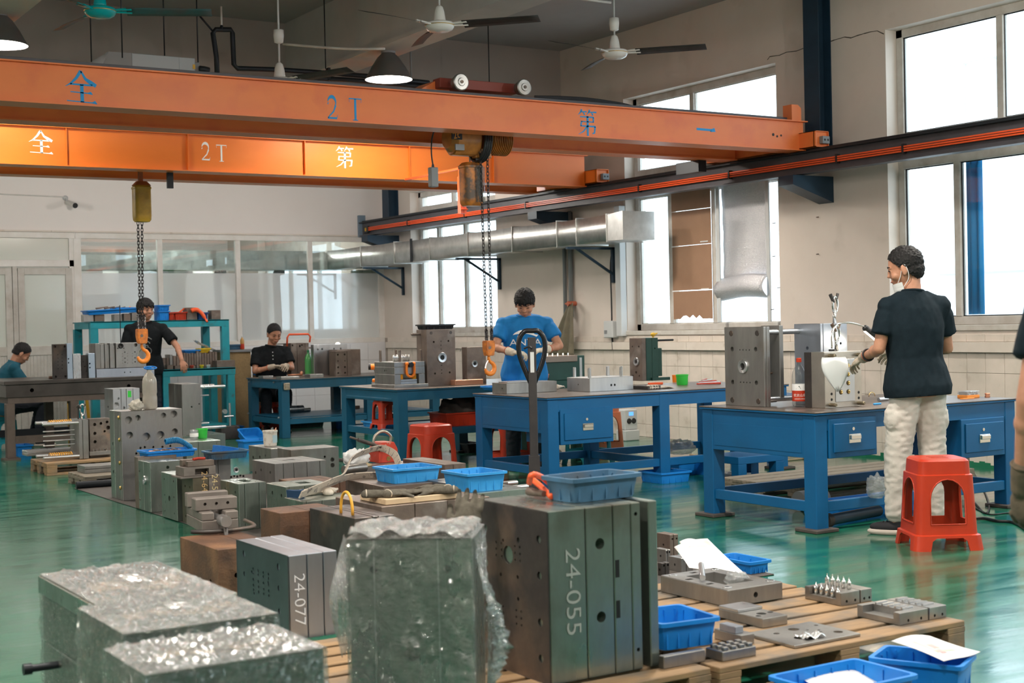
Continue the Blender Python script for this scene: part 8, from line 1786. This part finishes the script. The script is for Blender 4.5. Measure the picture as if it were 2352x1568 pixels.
zD = top(BD); p = at(783, 1178, zD); q = at(810, 1183, zD)
bm = B(); m_ = (p + q) / 2; hgt_ = .11; tube(bm, [p + (q - p) * (.5 - .5 * math.cos(a)) + Vector((0, 0, .0 + hgt_ * math.sin(a) ** .8)) for a in [PI * k / 16 for k in range(17)]], .0075, 8); o = part('lifting_loop', bm, M_LIFT if False else mat('amber_loop', (.75, .38, .05), .35), None, True); tag(o, 'amber plastic loop standing on the dark oily mould block', 'loop')
def vise(label, c, rz, s=1.0):
 r = thing('machine_vise', label, 'vise', c, rz); bm = B(); box(bm, 0, 0, 0, .16 * s, .30 * s, .05 * s, .004); box(bm, 0, .0, .05 * s, .055 * s, .30 * s, .085 * s, .004); box(bm, .105 * s, .0, .05 * s, .16 * s, .30 * s, .085 * s, .004); part('vise_body', bm, M_VISE, r)
 bm = B(); box(bm, -.012 * s, .22 * s, .086 * s, .172 * s, .27 * s, .15 * s, .004); part('fixed_jaw', bm, M_VISE, r); bm = B(); cc = B(); box(bm, -.012 * s, .06 * s, .086 * s, .172 * s, .14 * s, .14 * s, .004)
 for u in (.03, .08, .13): cyl(cc, (u * s, .0, .115 * s), (u * s, .08 * s, .115 * s), .007 * s, seg=12)
 part('moving_jaw', boolean(bm, cc), M_VISE, r); bm = B(); cyl(bm, (.08 * s, -.10 * s, .055 * s), (.08 * s, .22 * s, .055 * s), .016 * s, seg=14); cyl(bm, (.08 * s, -.11 * s, .055 * s), (.08 * s, -.03 * s, .055 * s), .024 * s, seg=14); part('screw', bm, M_STEELB, r, 'auto')
 bm = B(); tube(bm, [(.08 * s, -.09 * s, .06 * s), (.085 * s, -.10 * s, -.20 * s)], .010 * s, 8); part('handle', bm, M_STEELD, r, True); bm = B(); tube(bm, curve_pts([(-.05 * s, -.02 * s, .012), (.05 * s, -.07 * s, .012), (.22 * s, -.02 * s, .012), (.24 * s, .20 * s, .012)], 5), .010 * s, 8); part('swivel_ring', bm, M_STEELD, r, True); return r
M_VISE = mat('vise_cast_grey', (.22, .19, .17), .55, .4, (.17, .145, .13), 10)
p = at(487, 1232, top(BR)); vise('dark grey machine vise on the rusty mould block', (p.x - .0, p.y + .13, top(BR) + .002), -.12, 1.08)
p = at(438, 1092, top(BDm)); r = thing('toolmaker_clamp', 'brown steel clamp vise on the handwritten mould block', 'vise', (BDm[0] - .02, BDm[1] + .02, top(BDm) + .001))
bm = B(); cc = B(); box(bm, -.06, .0, 0, .22, .20, .012, .002); box(bm, -.03, .02, .012, .20, .19, .075, .003); box(cc, .05, -.1, .02, .15, .1, .06); part('clamp_body', boolean(bm, cc), M_VISE, r)
bm = B(); box(bm, .0, .02, .076, .19, .07, .115, .003); part('clamp_jaw', bm, M_BROWN, r); bm = B(); box(bm, -.01, .10, .076, .14, .16, .120, .003); part('clamp_jaw', bm, M_BROWN, r); bm = B(); tube(bm, [(.05, .05, .125), (.09, .07, .128), (.14, .06, .125)], .010, 6); part('red_rag', bm, M_PLRED, r, True)
p = at(872, 1047, top(BN)); ml = thing('magnetic_lifter', 'chipped red magnetic lifter with steel handle and lever', 'lifter', (BN[0] + .02, BN[1] + .22, top(BN)))
x0 = ony(870, 1040, ml.location.y).x - ml.location.x; x1 = ony(914, 1040, ml.location.y).x - ml.location.x; w_ = x1 - x0
bm = B(); prism(bm, [(x0, 0), (x1, 0), (x1, .10), (x1 - .03, .155), (x0 + .03, .155), (x0, .10)], 0, .17, 'xz'); bmesh.ops.bevel(bm, geom=list(bm.edges), offset=.004, affect='EDGES'); part('lifter_body', bm, M_REDP, ml)
bm = B(); tube(bm, curve_pts([(x0 - .01, .08, .10), (x0 + .01, .08, .20), (x0 + w_ * .5, .08, .235), (x1 - .02, .08, .20), (x1 - .02, .08, .15)], 5), .011, 8); part('shackle', bm, mat('dull_nickel', (.45, .42, .36), .3, .9), ml, True)
a, c = ony(801, 1003, ml.location.y), ony(872, 1026, ml.location.y); bm = B(); a = a - Vector(ml.location); c = c - Vector(ml.location); a.y = c.y = -.02; cyl(bm, a, c, .008, .012, 12); cyl(bm, a + (c - a) * .25, a + (c - a) * .8, .015, seg=12); part('lever', bm, M_STEELD, ml, 'auto')
bm = B(); box(bm, x0 + w_ * .4, -.002, .07, x0 + w_ * .7, 0, .095); cyl(bm, (x0 + w_ * .5, -.003, .03), (x0 + w_ * .5, 0, .03), .018, seg=16); part('brass_plate', bm, M_BRASS, ml)
def strap(pts, w, t, m, nm, parent, side=Vector((0, 0, 1))):
 cp = curve_pts(pts, 8); bm = B(); rings = []
 for i, p in enumerate(cp):
  d = (cp[min(i + 1, len(cp) - 1)] - cp[max(i - 1, 0)]).normalized(); s_ = (side - d * side.dot(d)).normalized(); n = d.cross(s_)
  rings.append([p + s_ * w / 2 + n * t, p - s_ * w / 2 + n * t, p - s_ * w / 2 - n * t, p + s_ * w / 2 - n * t])
 loft(bm, rings); return part(nm, bm, m, parent, 'auto', world=True)
M_WEB = mat('beige_webbing', (.58, .50, .42), .85, 0, (.44, .37, .30), 40, (1, 1, 6), bump=.2, bscale=200, col3=(.22, .19, .17), n3=20, lo3=.55, hi3=.62)
sl = thing('lifting_sling', 'beige webbing sling looped over the mould blocks', 'sling', (BG[0], BG[1], zG))
def ZP(px, py, z): return at(px, py, z)
A_ = [ZP(694, 1133, .34), ZP(760, 1105, .37), ZP(790, 1090, .38), ZP(812, 1050, .41), ZP(870, 1028, .42), ZP(905, 1040, .40), ZP(918, 1066, .36)]
for k in range(3):
 o = Vector((0, .012 * k, -.004 * k)); strap([p_ + o for p_ in A_], .045, .003, M_WEB, 'webbing_ply', sl, Vector((.3, -.4, .85)))
strap([ZP(690, 1136, .335), ZP(740, 1118, .345), ZP(800, 1095, .35), ZP(868, 1090, .352), ZP(905, 1087, .355)], .05, .004, M_WEB, 'webbing_ply', sl, Vector((0, -.6, .8)))
strap([ZP(662, 1133, zG + .02), ZP(678, 1134, zG + .022), ZP(698, 1133, zG + .026)], .048, .012, mat('blue_binding', (.015, .05, .12), .8), 'blue_end_sleeve', sl, Vector((0, -.4, .9)))
rag('plastic_bag', 'crumpled white plastic bag behind the red magnetic lifter', 'bag', (BN[0] + .02, BN[4] - .12, BN[5]), (.10, .08, .07), mat('white_poly', (.74, .74, .74), .35), 3); rag('tape_scrap', 'strip of brown tape paper behind the sling', 'scrap', (BN[0] + .06, BN[1] + .06, BN[5]), (.06, .03, .012), mat('brown_wrap_tape', (.46, .36, .22), .5), 5)
p = at(790, 1090, .27); bm = B(); cyl(bm, (0, 0, .035), (.20, .06, .035), .032, seg=18); thing1('round_bar', 'short thick round bar lying behind the sling', 'bar', bm, M_STEEL, tuple(p), 'auto')
pt_ = CAM + ray(1226, 1000) * 8.9; pt_.z = 0
pj = thing('pallet_truck', 'black pallet truck handle standing upright before the middle bench', 'pallet truck', tuple(pt_), -YAW)
def ZJ(py): return bis(lambda z: -proj((pt_.x, pt_.y, z))[1], -py, 0, 3)
sx = 8.9 / F_PX; zt_, zm_ = ZJ(758), ZJ(872)
bm = B(); box(bm, -.026, -.02, .25, .026, .02, zt_ - .045, .004); box(bm, -.034, -.028, ZJ(1075), .034, .028, ZJ(1046), .004); prism(bm, [(-.04, .12), (.04, .12), (.034, ZJ(1046)), (-.034, ZJ(1046))], -.03, .03, 'xz'); part('drawbar', bm, mat('truck_grey_black', (.035, .033, .035), .45, .2, (.05, .045, .045), 10), pj)
bm = B(); hw = 30 * sx
lp = [(-.012, 0, zm_ - .02), (-hw * .75, 0, ZJ(835)), (-hw, 0, ZJ(805)), (-hw * .95, 0, ZJ(778)), (-hw * .55, 0, ZJ(761)), (0, 0, zt_ - .004), (hw * .55, 0, ZJ(761)), (hw * .95, 0, ZJ(778)), (hw, 0, ZJ(805)), (hw * .75, 0, ZJ(835)), (.012, 0, zm_ - .02)]
tube(bm, curve_pts(lp, 5), .0155, 12); part('grip_loop', bm, mat('glossy_black', (.012, .012, .014), .22), pj, True)
bm = B(); tube(bm, curve_pts([(-hw * .6, -.01, ZJ(800)), (-hw * .2, -.02, ZJ(795)), (0, -.025, ZJ(800))], 4), .006, 8); part('release_lever', bm, M_BLACK, pj, True)
bm = B(); box(bm, -.012, -.0215, ZJ(855), .012, -.020, ZJ(808)); part('warning_label', bm, M_LGREY, pj)
bm = B(); box(bm, -.10, -.07, .04, .10, .10, .26, .01); cyl(bm, (-.06, 0, .09), (.06, 0, .09), .088, seg=24); part('pump_base', bm, M_PLRED, pj)
bm = B(); box(bm, -.26, .12, .05, -.10, 1.2, .085, .006); part('fork', bm, M_PLRED, pj); bm = B(); box(bm, .10, .12, .05, .26, 1.2, .085, .006); part('fork', bm, M_PLRED, pj)
z = top(B24); p = at(1225, 1128, z); rc = thing('red_clamp', 'red tubular handle clamp beside the grimy tray on the 24-055 block', 'clamp', tuple(p));
def lc(px, py, h): v = at(px, py, z + h) - p; return v
bm = B(); tube(bm, curve_pts([lc(1216, 1108, .05), lc(1222, 1090, .09), lc(1245, 1096, .07), lc(1272, 1118, .03)], 5), .011, 10); tube(bm, curve_pts([lc(1222, 1100, .05), lc(1245, 1120, .03), lc(1266, 1140, .014)], 5), .011, 10); part('clamp_handle', bm, M_CONDUCT, rc, True)
bm = B(); cyl(bm, lc(1214, 1128, .02), lc(1250, 1134, .02), .015, .011, 12); part('clamp_jaw', bm, M_BROWN, rc, 'auto')
p = inside(at(845, 882, H3), QB(B3), .07, .06); dr = thing('cordless_drill', 'orange and black cordless drill standing on the teal-blue bench', 'drill', (p.x + .02, p.y + .03, H3), -.5)
bm = B(); box(bm, -.05, -.04, 0, .05, .04, .022, .006); part('battery', bm, M_BLACK, dr); bm = B(); box(bm, -.04, -.033, .022, .045, .033, .06, .008); part('battery_cap', bm, M_LIFT, dr)
bm = B(); loft(bm, [[(x, y, z_) for x, y in rrect(dx, 0, .018, .017, .008)] for z_, dx in ((.06, .01), (.10, .008), (.15, -.002))]); part('grip', bm, M_BROWN, dr, 'auto'); bm = B(); cyl(bm, (-.05, 0, .18), (.045, 0, .18), .032, .028, 18); part('motor_case', bm, M_LIFT, dr, 'auto'); bm = B(); cyl(bm, (-.075, 0, .18), (-.05, 0, .18), .030, .032, 18); cyl(bm, (.045, 0, .18), (.09, 0, .18), .020, .010, 14); part('chuck', bm, M_BLACK, dr, 'auto')
zz = top(BM10); tray('black plastic tray on top of the tall brown-grey mould', (BM10[0] + BM10[3]) / 2 + .0, (BM10[1] + BM10[4]) / 2, zz + .001, ony(1029, 745, BM10[1]).x - ony(960, 745, BM10[1]).x, .18, .05, M_BLACK)
tpx('open blue tray at the left end of the middle bench', 1143, 897, H2, 1210, .28, .035, M_PLBLUE)
p = at(1283, 893, H2); glove_obj('cream glove with red cuff on the middle bench', (p.x + .02, p.y + .05, H2), .8, M_GLW); p = at(1530, 893, H2); glove_obj('cream glove at the far end of the middle bench', (p.x - .05, p.y + .05, H2), .1, M_GLW)
bm = B(); box(bm, 0, 0, 0, .16, .03, .02, .004); thing1('orange_handle', 'orange tool handle by the cream glove on the middle bench', 'tool', bm, M_CONDUCT, tuple(inside(at(1492, 884, H2), QB(B2), .05, .05, .16, .05)))
for k in range(5): bm = B(); cyl(bm, (0, 0, .01), (.22, .01 * k, .012), .006, .010, 8); o = thing1('needle_file', 'needle file in the pile at the right end of the middle bench', 'file', bm, M_STEELB if k % 2 else M_PLRED, tuple(at(1600 + 3 * k, 884 - 2 * k, H2)), group='files on the middle bench'); o.rotation_euler = (0, 0, .25 * k - .5)
ZL = hgt(B3M[0], B3M[1] - .1, 775); a = onx(1915, 800, BM2[3] - .06)
gl_ = thing('bench_lamp', 'lit gooseneck bench lamp bending over the eight-cavity mould', 'lamp', (BM2[0] + .11, BM2[1] + .10, top(BM2)))
Lo = Vector(gl_.location); yl = Lo.y
g_ = [ony(px, py, yl) - Lo for px, py in ((1911, 800), (1911, 765), (1922, 745), (1950, 741), (1980, 748), (1990, 755))]; bm = B(); tube(bm, curve_pts(g_, 5), .006, 8); part('gooseneck', bm, M_CHROME, gl_, True)
h0_, h1_ = ony(1986, 752, yl) - Lo, ony(2016, 776, yl) - Lo; bm = B(); d = (h1_ - h0_).normalized(); cone2(bm, h0_ + d * .01, h1_ - d * .01, .022, .024, 14); part('lamp_head', bm, M_BLACK, gl_, True)
n_ = Vector((-d.z, 0, d.x)) * -1; n_ = n_ if n_.z < 0 else -n_; bm = B(); cyl(bm, h0_ + d * .012 + n_ * .018, h1_ - d * .012 + n_ * .020, .009, seg=10); part('light_tube', bm, mat('lamp_tube_glow', (1, 1, 1), .5, emit=(1, .86, .66), estr=14), gl_, True)
bm = B(); cyl(bm, (g_[0].x, 0, 0), (g_[0].x, 0, .012), .022, seg=16); part('magnet_base', bm, M_BLACK, gl_)
sp_l = bpy.data.lights.new('bench_lamp_light', 'AREA'); sp_l.shape = 'RECTANGLE'; sp_l.size = .10; sp_l.size_y = .03; sp_l.energy = 2.2; sp_l.color = (1, .85, .65); so = bpy.data.objects.new('bench_lamp_light', sp_l); COL.objects.link(so); so.location = Lo + (h0_ + h1_) / 2 + n_ * .04; so.rotation_euler = Vector((-.55, -.35, -.75)).to_track_quat('-Z', 'Y').to_euler()
def lift_eye(label, y, px, py0, pyt, zb):
 b_ = ony(px, py0, y); r = thing('lifting_eye', label, 'lifting eye', (b_.x, y, zb)); H_ = ony(px, pyt, y).z - zb; bm = B(); cyl(bm, (0, 0, 0), (0, 0, H_ * .45), .013, .010, 10); tube(bm, [(.008 + .022 * math.cos(a), 0, H_ * .62 + .055 * math.sin(a)) for a in [2 * PI * k / 20 for k in range(20)]], .008, 8, closed=True); part('eye_ring', bm, M_CHROME, r, True)
 bm = B(); cyl(bm, (-.005, 0, H_ * .70), (-.035, 0, H_ * .97), .011, .013, 12); cyl(bm, (.02, 0, H_ * .8), (.034, .0, H_), .009, .010, 12); part('eye_arms', bm, M_STEELD, r, 'auto')
lift_eye('chrome lifting eye standing on the blue-grey mould half', B3M[1] + .08, 1917, 742, 674, top(B3M)); lift_eye('chrome lifting eye on the eight-cavity mould behind the lamp stem', BM2[1] + .13, 1921, 800, 742, top(BM2))
def bx1(label, px, py, z, L, W_, H, m, nm='case', cat='box', rz=0): bm = B(); box(bm, 0, 0, 0, L, W_, H, .003); o = thing1(nm, label, cat, bm, m, tuple(inside(at(px, py, z), QB(B1) if z == H1 else (QB(B3) if z < .4 else (0, 0, 99, 99)), .01, .01, L, W_))); o.rotation_euler = (0, 0, rz); return o
o = bx1('clear-lidded orange case at the right end of the nearest bench', 2222, 915, H1, .13, .09, .022, mat('orange_case', (.70, .25, .05), .35)); bm = B(); box(bm, .0, 0, .022, .13, .09, .05, .003); part('clear_lid', bm, M_BAG, o)
for k in range(8): bm = B(); box(bm, .008 + .015 * k, .01, .02, .016 + .015 * k, .08, .044); part('drill_rack', bm, M_GREY, o)
bx1('flat blue case behind the orange one', 2272, 909, H1, .10, .07, .02, M_PLBLUE); bx1('orange ruler in front of the clear-lidded case', 2212, 917, H1, .12, .03, .006, M_LIFT, 'ruler', 'ruler')
bm = B(); lathe(bm, [(.018, 0), (.02, .004), (.014, .014), (.02, .024), (.018, .03)], (0, 0, 0), 16); thing1('copper_bush', 'small copper bush between the two cases', 'bush', bm, M_COPPER, tuple(at(2268, 912, H1)), True)
bm = B(); cyl(bm, (0, 0, .014), (.12, .02, .014), .013, seg=12); thing1('torch', 'silver and black torch by the white bag on the bench', 'torch', bm, M_STEELB, tuple(at(2018, 922, H1)), 'auto')
bm = B(); tube(bm, [(.03 * math.cos(a), 0, .035 + .03 * math.sin(a)) for a in [PI * k / 10 for k in range(11)]], .0025, 6); thing1('wire_hook', 'thin bent brass hook on the bench near the torch', 'hook', bm, M_BRASS, tuple(at(2003, 922, H1)), True)
bx1('blue-capped marker pen on the bench before the drilled plate', 2008, 930, H1, .07, .012, .012, M_PLBLUEL, 'marker_pen', 'pen')
p = at(1905, 1192, .05); q = at(2060, 1175, .05); ro = thing('roller', 'dark rubber-ended roller on the floor under the nearest bench', 'roller', (p.x, p.y, 0)); d = Vector((.55, .10, 0)); bm = B(); cyl(bm, (0, 0, .045), d + Vector((0, 0, .045)), .036, seg=20); part('roller_tube', bm, M_NAVY, ro, 'auto'); bm = B(); cyl(bm, (-.05, -.01, .045), (0, 0, .045), .045, seg=18); part('roller_end', bm, M_RUBBER, ro, 'auto')
tray('long blue tray under the nearest bench behind the rail', 7.25, 6.95, 0, .9, .35, .09, M_PLBLUE)
bm = B(); cyl(bm, (0, 0, .07), (.24, .0, .07), .07, seg=18); thing1('canister', 'grey cylinder standing in the tray under the nearest bench', 'cylinder', bm, M_GREY, (6.9, 7.25, .0), 'auto')
b_ = (8.85, 7.55, .0, 9.1, 7.85, .55); q = onx(2212, 1062, 9.0)
mould('brown mould with a deep round bore under the nearest bench by the wall', (q.x - .22, q.y - .05, .12, q.x + .02, q.y + .3, .52), 'y', (), M_BROWN, [], [], ring=('r', .5, .42, .07))
bm = B(); box(bm, 0, 0, 0, .30, .22, .03, .002); mh = thing('die_plate', 'silver plate with rows of round cutouts on the floor', 'plate', tuple(at(1682, 1098, 0))); cc = B()
for i in range(6):
 for j in range(4): cyl(cc, (.03 + .048 * i, .03 + .052 * j, .01), (.03 + .048 * i, .03 + .052 * j, .05), .016, seg=12)
part('plate_body', boolean(bm, cc), M_STEELB, mh)
for lab, pts, rr, m in (('beige air hose snaking on the floor behind the benches', [(1585, 1043), (1640, 1050), (1700, 1046), (1745, 1052), (1790, 1057), (1850, 1052)], .009, mat('beige_hose', (.45, .36, .22), .4)), ('black cable running down beside the red stool', [(2236, 1085), (2262, 1130), (2272, 1165), (2262, 1178), (2240, 1155)], .007, M_BLACK),
      ('thin dark cable crossing the floor right of the red stool', [(2230, 1160), (2270, 1180), (2310, 1178), (2352, 1175), (2380, 1172)], .005, M_BLACK), ('black extension lead with a plug at the right', [(2220, 1190), (2260, 1190), (2290, 1196), (2330, 1200), (2370, 1225)], .010, M_BLACK)):
 thing1('floor_hose' if 'hose' in lab else 'cable', lab, 'hose' if 'hose' in lab else 'cable', tube(B(), curve_pts([at(a, b, rr) for a, b in pts], 6), rr, 6), m, smooth=True)
def bag(label, px, py, z, r_, seed=0): p = at(px, py, z); return rag('plastic_bag', label, 'bag', (p.x, p.y + r_[1], z), r_, M_BAG, seed)
bag('crumpled clear bag under the drawer of the middle bench', 1272, 1072, 0, (.16, .12, .09), 1); bag('clear bag of film on the floor by the black brush', 1582, 1044, .12, (.13, .10, .07), 2); bag('scrap of clear film lying in the grey mould frame', 1708, 1345, BMP[5] - .03, (.055, .04, .028), 4); bag('clear bag hanging at the shelf under the nearest bench', 2030, 1145, .18, (.07, .06, .08), 6)
sk = thing('speaker', 'small white twin-cone speaker on the floor behind the middle bench', 'speaker', tuple(at(1446, 1012, .0))); sk.location.z = .12; bm = B(); box(bm, -.06, 0, 0, .12, .14, .23, .01); box(bm, -.07, -.02, -.119, .13, .16, -.001, .008); part('speaker_case', bm, M_LGREY, sk)
for x in (.0, .065): bm = B(); lathe(bm, [(.01, -.002), (.028, -.008), (.032, 0)], (x, 0, .10), 18, 'y'); part('cone', bm, M_BLACK, sk, True)
bm = B(); box(bm, .0, -.003, .16, .06, 0, .20); part('blue_display', bm, mat('blue_led', (.05, .2, .8), .4, emit=(.1, .35, 1), estr=1.5), sk)
tb_x = thing('foot_stand', 'short blue steel stand on the floor beyond the nearest bench', 'stand', (7.72, 8.80, 0))
bm = B(); box(bm, 0, 0, .15, .50, .4, .21, .003); part('stand_top', bm, M_BLUE, tb_x)
for x in (0, .41):
 for y in (0, .31): bm = B(); box(bm, x, y, 0, x + .09, y + .09, .15, .003); part('leg', bm, M_BLUE, tb_x)
p = onx(1402, 756, XW - .05); eb = thing('switch_box', 'white wall switch box with a cable rising to the duct', 'switch box', (XW - .001, p.y, p.z)); bm = B(); box(bm, -.10, -.11, -.10, 0, .07, .10, .008); part('box_case', bm, M_LGREY, eb); bm = B(); box(bm, -.104, .0, -.05, -.10, .05, -.01); part('box_window', bm, M_GREY, eb)
bm = B(); tube(bm, curve_pts([(-.04, -.02, .10), (-.04, -.02, .4), (-.03, .0, .72), (-.03, -.02, .86)], 6), .009, 6); tube(bm, [(-.04, -.02, -.10), (-.04, -.03, -.24)], .011, 6); part('box_cable', bm, M_BLACK, eb, True)
for px, rr in ((1297, .024), (1311, .028)):
 p = onx(px, 640, XW - .04); thing1('wall_pipe', 'grey riser pipe on the right wall, %s of the pair' % ('left' if px < 1300 else 'right'), 'pipe', tube(B(), [(XW - .04, p.y, 1.40), (XW - .04, p.y, 2.70)], rr, 10), M_GREY, smooth=True)
p = onx(1313, 697, XW - .1); bm = B(); cyl(bm, (XW - .04, p.y, p.z), (XW - .16, p.y, p.z), .03, seg=12); cyl(bm, (XW - .15, p.y - .06, p.z), (XW - .15, p.y + .06, p.z), .012, seg=8); thing1('valve', 'rust-red valve at the foot of the riser pipes', 'valve', bm, mat('rust_red', (.40, .10, .05), .5))
a, b = onx(1262, 690, XW - .15), onx(1320, 690, XW - .15); zb_ = onx(1290, 815, XW - .15).z
bm = B(); sheet(bm, lambda u, v: (XW - .14 - .04 * math.sin(u * 14) * v, b.y + (a.y - b.y) * (.10 + (u * .92) * (.12 + .88 * v ** .8)), p.z + .01 - (p.z + .01 - zb_) * v), 30, 16, .003); thing1('hanging_cloth', 'grey-green cloth hanging from the valve behind the man in blue', 'cloth', bm, M_CLOTH, smooth=True)
p = onx(1444, 765, XW - .1); bm = B(); lathe(bm, [(.03, 0), (.032, .005), (.032, .15), (.018, .17), (.012, .20)], (0, 0, 0), 16); thing1('spray_can', 'spray can standing on the sill of the cardboard window', 'can', bm, M_LGREY, (XW + .05, onx(1444, 765, XW + .05).y, OPEN[1][2] + .001), True)
p = onx(1426, 680, XW - .05); thing1('conduit_column', 'pale vertical trunking left of the cardboard window', 'conduit', box(B(), XW - .09, p.y - .05, 1.16, XW - .001, p.y + .05, 2.68, .004), M_LGREY)
p = at(672, 800, .95); cl = thing('g_clamp', 'orange G-clamp holding the dark mould on the far bench', 'clamp', (B12[0], B12[1] + .05, top(B12)))
yl = cl.location.y; Lo = Vector(cl.location); bm = B(); tube(bm, [ony(px, py, yl) - Lo for px, py in ((659, 795), (660, 775), (664, 768), (708, 767), (713, 773), (711, 786))], .013, 8); part('clamp_frame', bm, M_CONDUCT, cl, True); bm = B(); cyl(bm, ony(628, 790, yl) - Lo, ony(676, 789, yl) - Lo, .006, seg=8); part('clamp_screw', bm, M_STEELD, cl)
bm = B(); ell(bm, (0, 0, 0), (.035, .035, .035), 16, 12); p = ony(776, 792, 18.0); o = thing('work_lamp', 'small glowing work lamp behind the far bench', 'lamp', tuple(p)); part('glowing_bulb', bm, mat('warm_bulb', (1, 1, 1), .5, emit=(1, .85, .6), estr=25), o, True); bm = B(); cyl(bm, (0, 0, -.03), (0, .0, -(p.z)), .010, seg=8); cyl(bm, (0, 0, -p.z + .02), (0, 0, -p.z), .12, seg=20); part('lamp_stand', bm, M_BLACKM, o)
tpx('small blue box left on the far teal bench', 586, 862, H4, 610, .08, .05, M_PLBLUE); bm = B(); cyl(bm, (0, 0, .015), (.2, .02, .015), .012, seg=10); ell(bm, (.2, .02, .03), (.025, .02, .03), 12, 8); thing1('hammer', 'copper-headed hammer lying before the seated man', 'hammer', bm, M_COPPER, tuple(inside(at(625, 862, H4), QB(B4), .05, .05, .25, .1)), True)
for k, (px, py, lab) in enumerate(((605, 945, 'fat'), (640, 946, 'thin'))): bm = B(); r_ = .045 - .02 * k; cyl(bm, (0, 0, r_), (.34, .03, r_), r_, seg=16); thing1('round_bar', '%s bright round bar on the lower shelf of the far teal bench' % lab, 'bar', bm, M_STEELB, tuple(inside(at(px, py, .252), QB(B4), .05, .08, .4, .1)), 'auto')
bm = B(); box(bm, 0, 0, 0, .20, .05, .04, .003); thing1('square_bar', 'dark square bar with a white end on the far bench shelf', 'bar', bm, M_BROWN, tuple(inside(at(710, 932, .252), QB(B4), .05, .05, .25, .1)))
p = at(880, 960, .352); bk2 = thing('plastic_basket', 'red basket of rags on the shelf of the teal-blue bench', 'basket', (7.05, 12.15, .353)); part('basket_body', tray_bm(.5, .36, .13, nl=9, nw=6), M_PLRED, bk2, 'auto'); rag('rag', 'dark rags heaped in the red basket', 'rag', (7.05, 12.15, .44), (.22, .15, .10), M_RUBBER, 8)
bx1('dark steel block on the left end of the teal-blue bench shelf', 838, 968, .352, .2, .12, .10, M_STEELD, 'steel_block', 'block')
yf = 17.35; yl_ = thing('yellow_stand', 'yellow steel stand seen under the surface plate bench', 'stand', (ony(180, 950, yf).x, yf, 0)); a, b, c = ony(157, 960, yf).x, ony(182, 960, yf).x, ony(205, 960, yf).x; xo = yl_.location.x
bm = B(); box(bm, a - xo, 0, 0, a - xo + .03, .04, ony(170, 908, yf).z); part('post', bm, M_YELLOW, yl_); bm = B(); box(bm, a - xo, 0, ony(170, 926, yf).z, b - xo, .04, ony(170, 908, yf).z); part('plate', bm, M_YELLOW, yl_); bm = B(); tube(bm, [(c - xo - .03, 0, ony(200, 905, yf).z), (c - xo + .02, 0, 0)], .02, 6); part('post', bm, M_YELLOW, yl_)
p = at(113, 866, HS); r = thing('pipe_fitting', 'rusty ring clamp left on the surface plate bench', 'fitting', (p.x, BY + .3, HS)); bm = B(); tube(bm, [(.05 * math.cos(a), 0, .065 + .05 * math.sin(a)) for a in [2 * PI * k / 20 for k in range(20)]], .018, 8, closed=True); box(bm, -.16, -.02, 0, -.03, .03, .03, .004); part('ring', bm, M_RUST, r, True)
lift_eye('steel lifting eye on the spring-pin mould at the left', sb[1] + .1, 188, 962, 928, sb[5]); bm = B(); cyl(bm, (0, 0, 0), (0, 0, .11), .008, seg=8); cyl(bm, (0, 0, .11), (0, 0, .125), .016, seg=8); thing1('bolt', 'upright bolt on the spring-pin mould at the left', 'bolt', bm, M_STEELD, (sb[0] + .03, sb[1] + .12, sb[5]))
bm = B(); tube(bm, [(0, 0, .02), (.08, .03, .05), (.16, .02, .02)], .012, 6); thing1('toggle_clamp', 'small dark toggle clamp on the floor before the left pallet', 'clamp', bm, M_STEELD, tuple(at(72, 1078, 0)), True)
bpy.data.scenes.remove(TS)
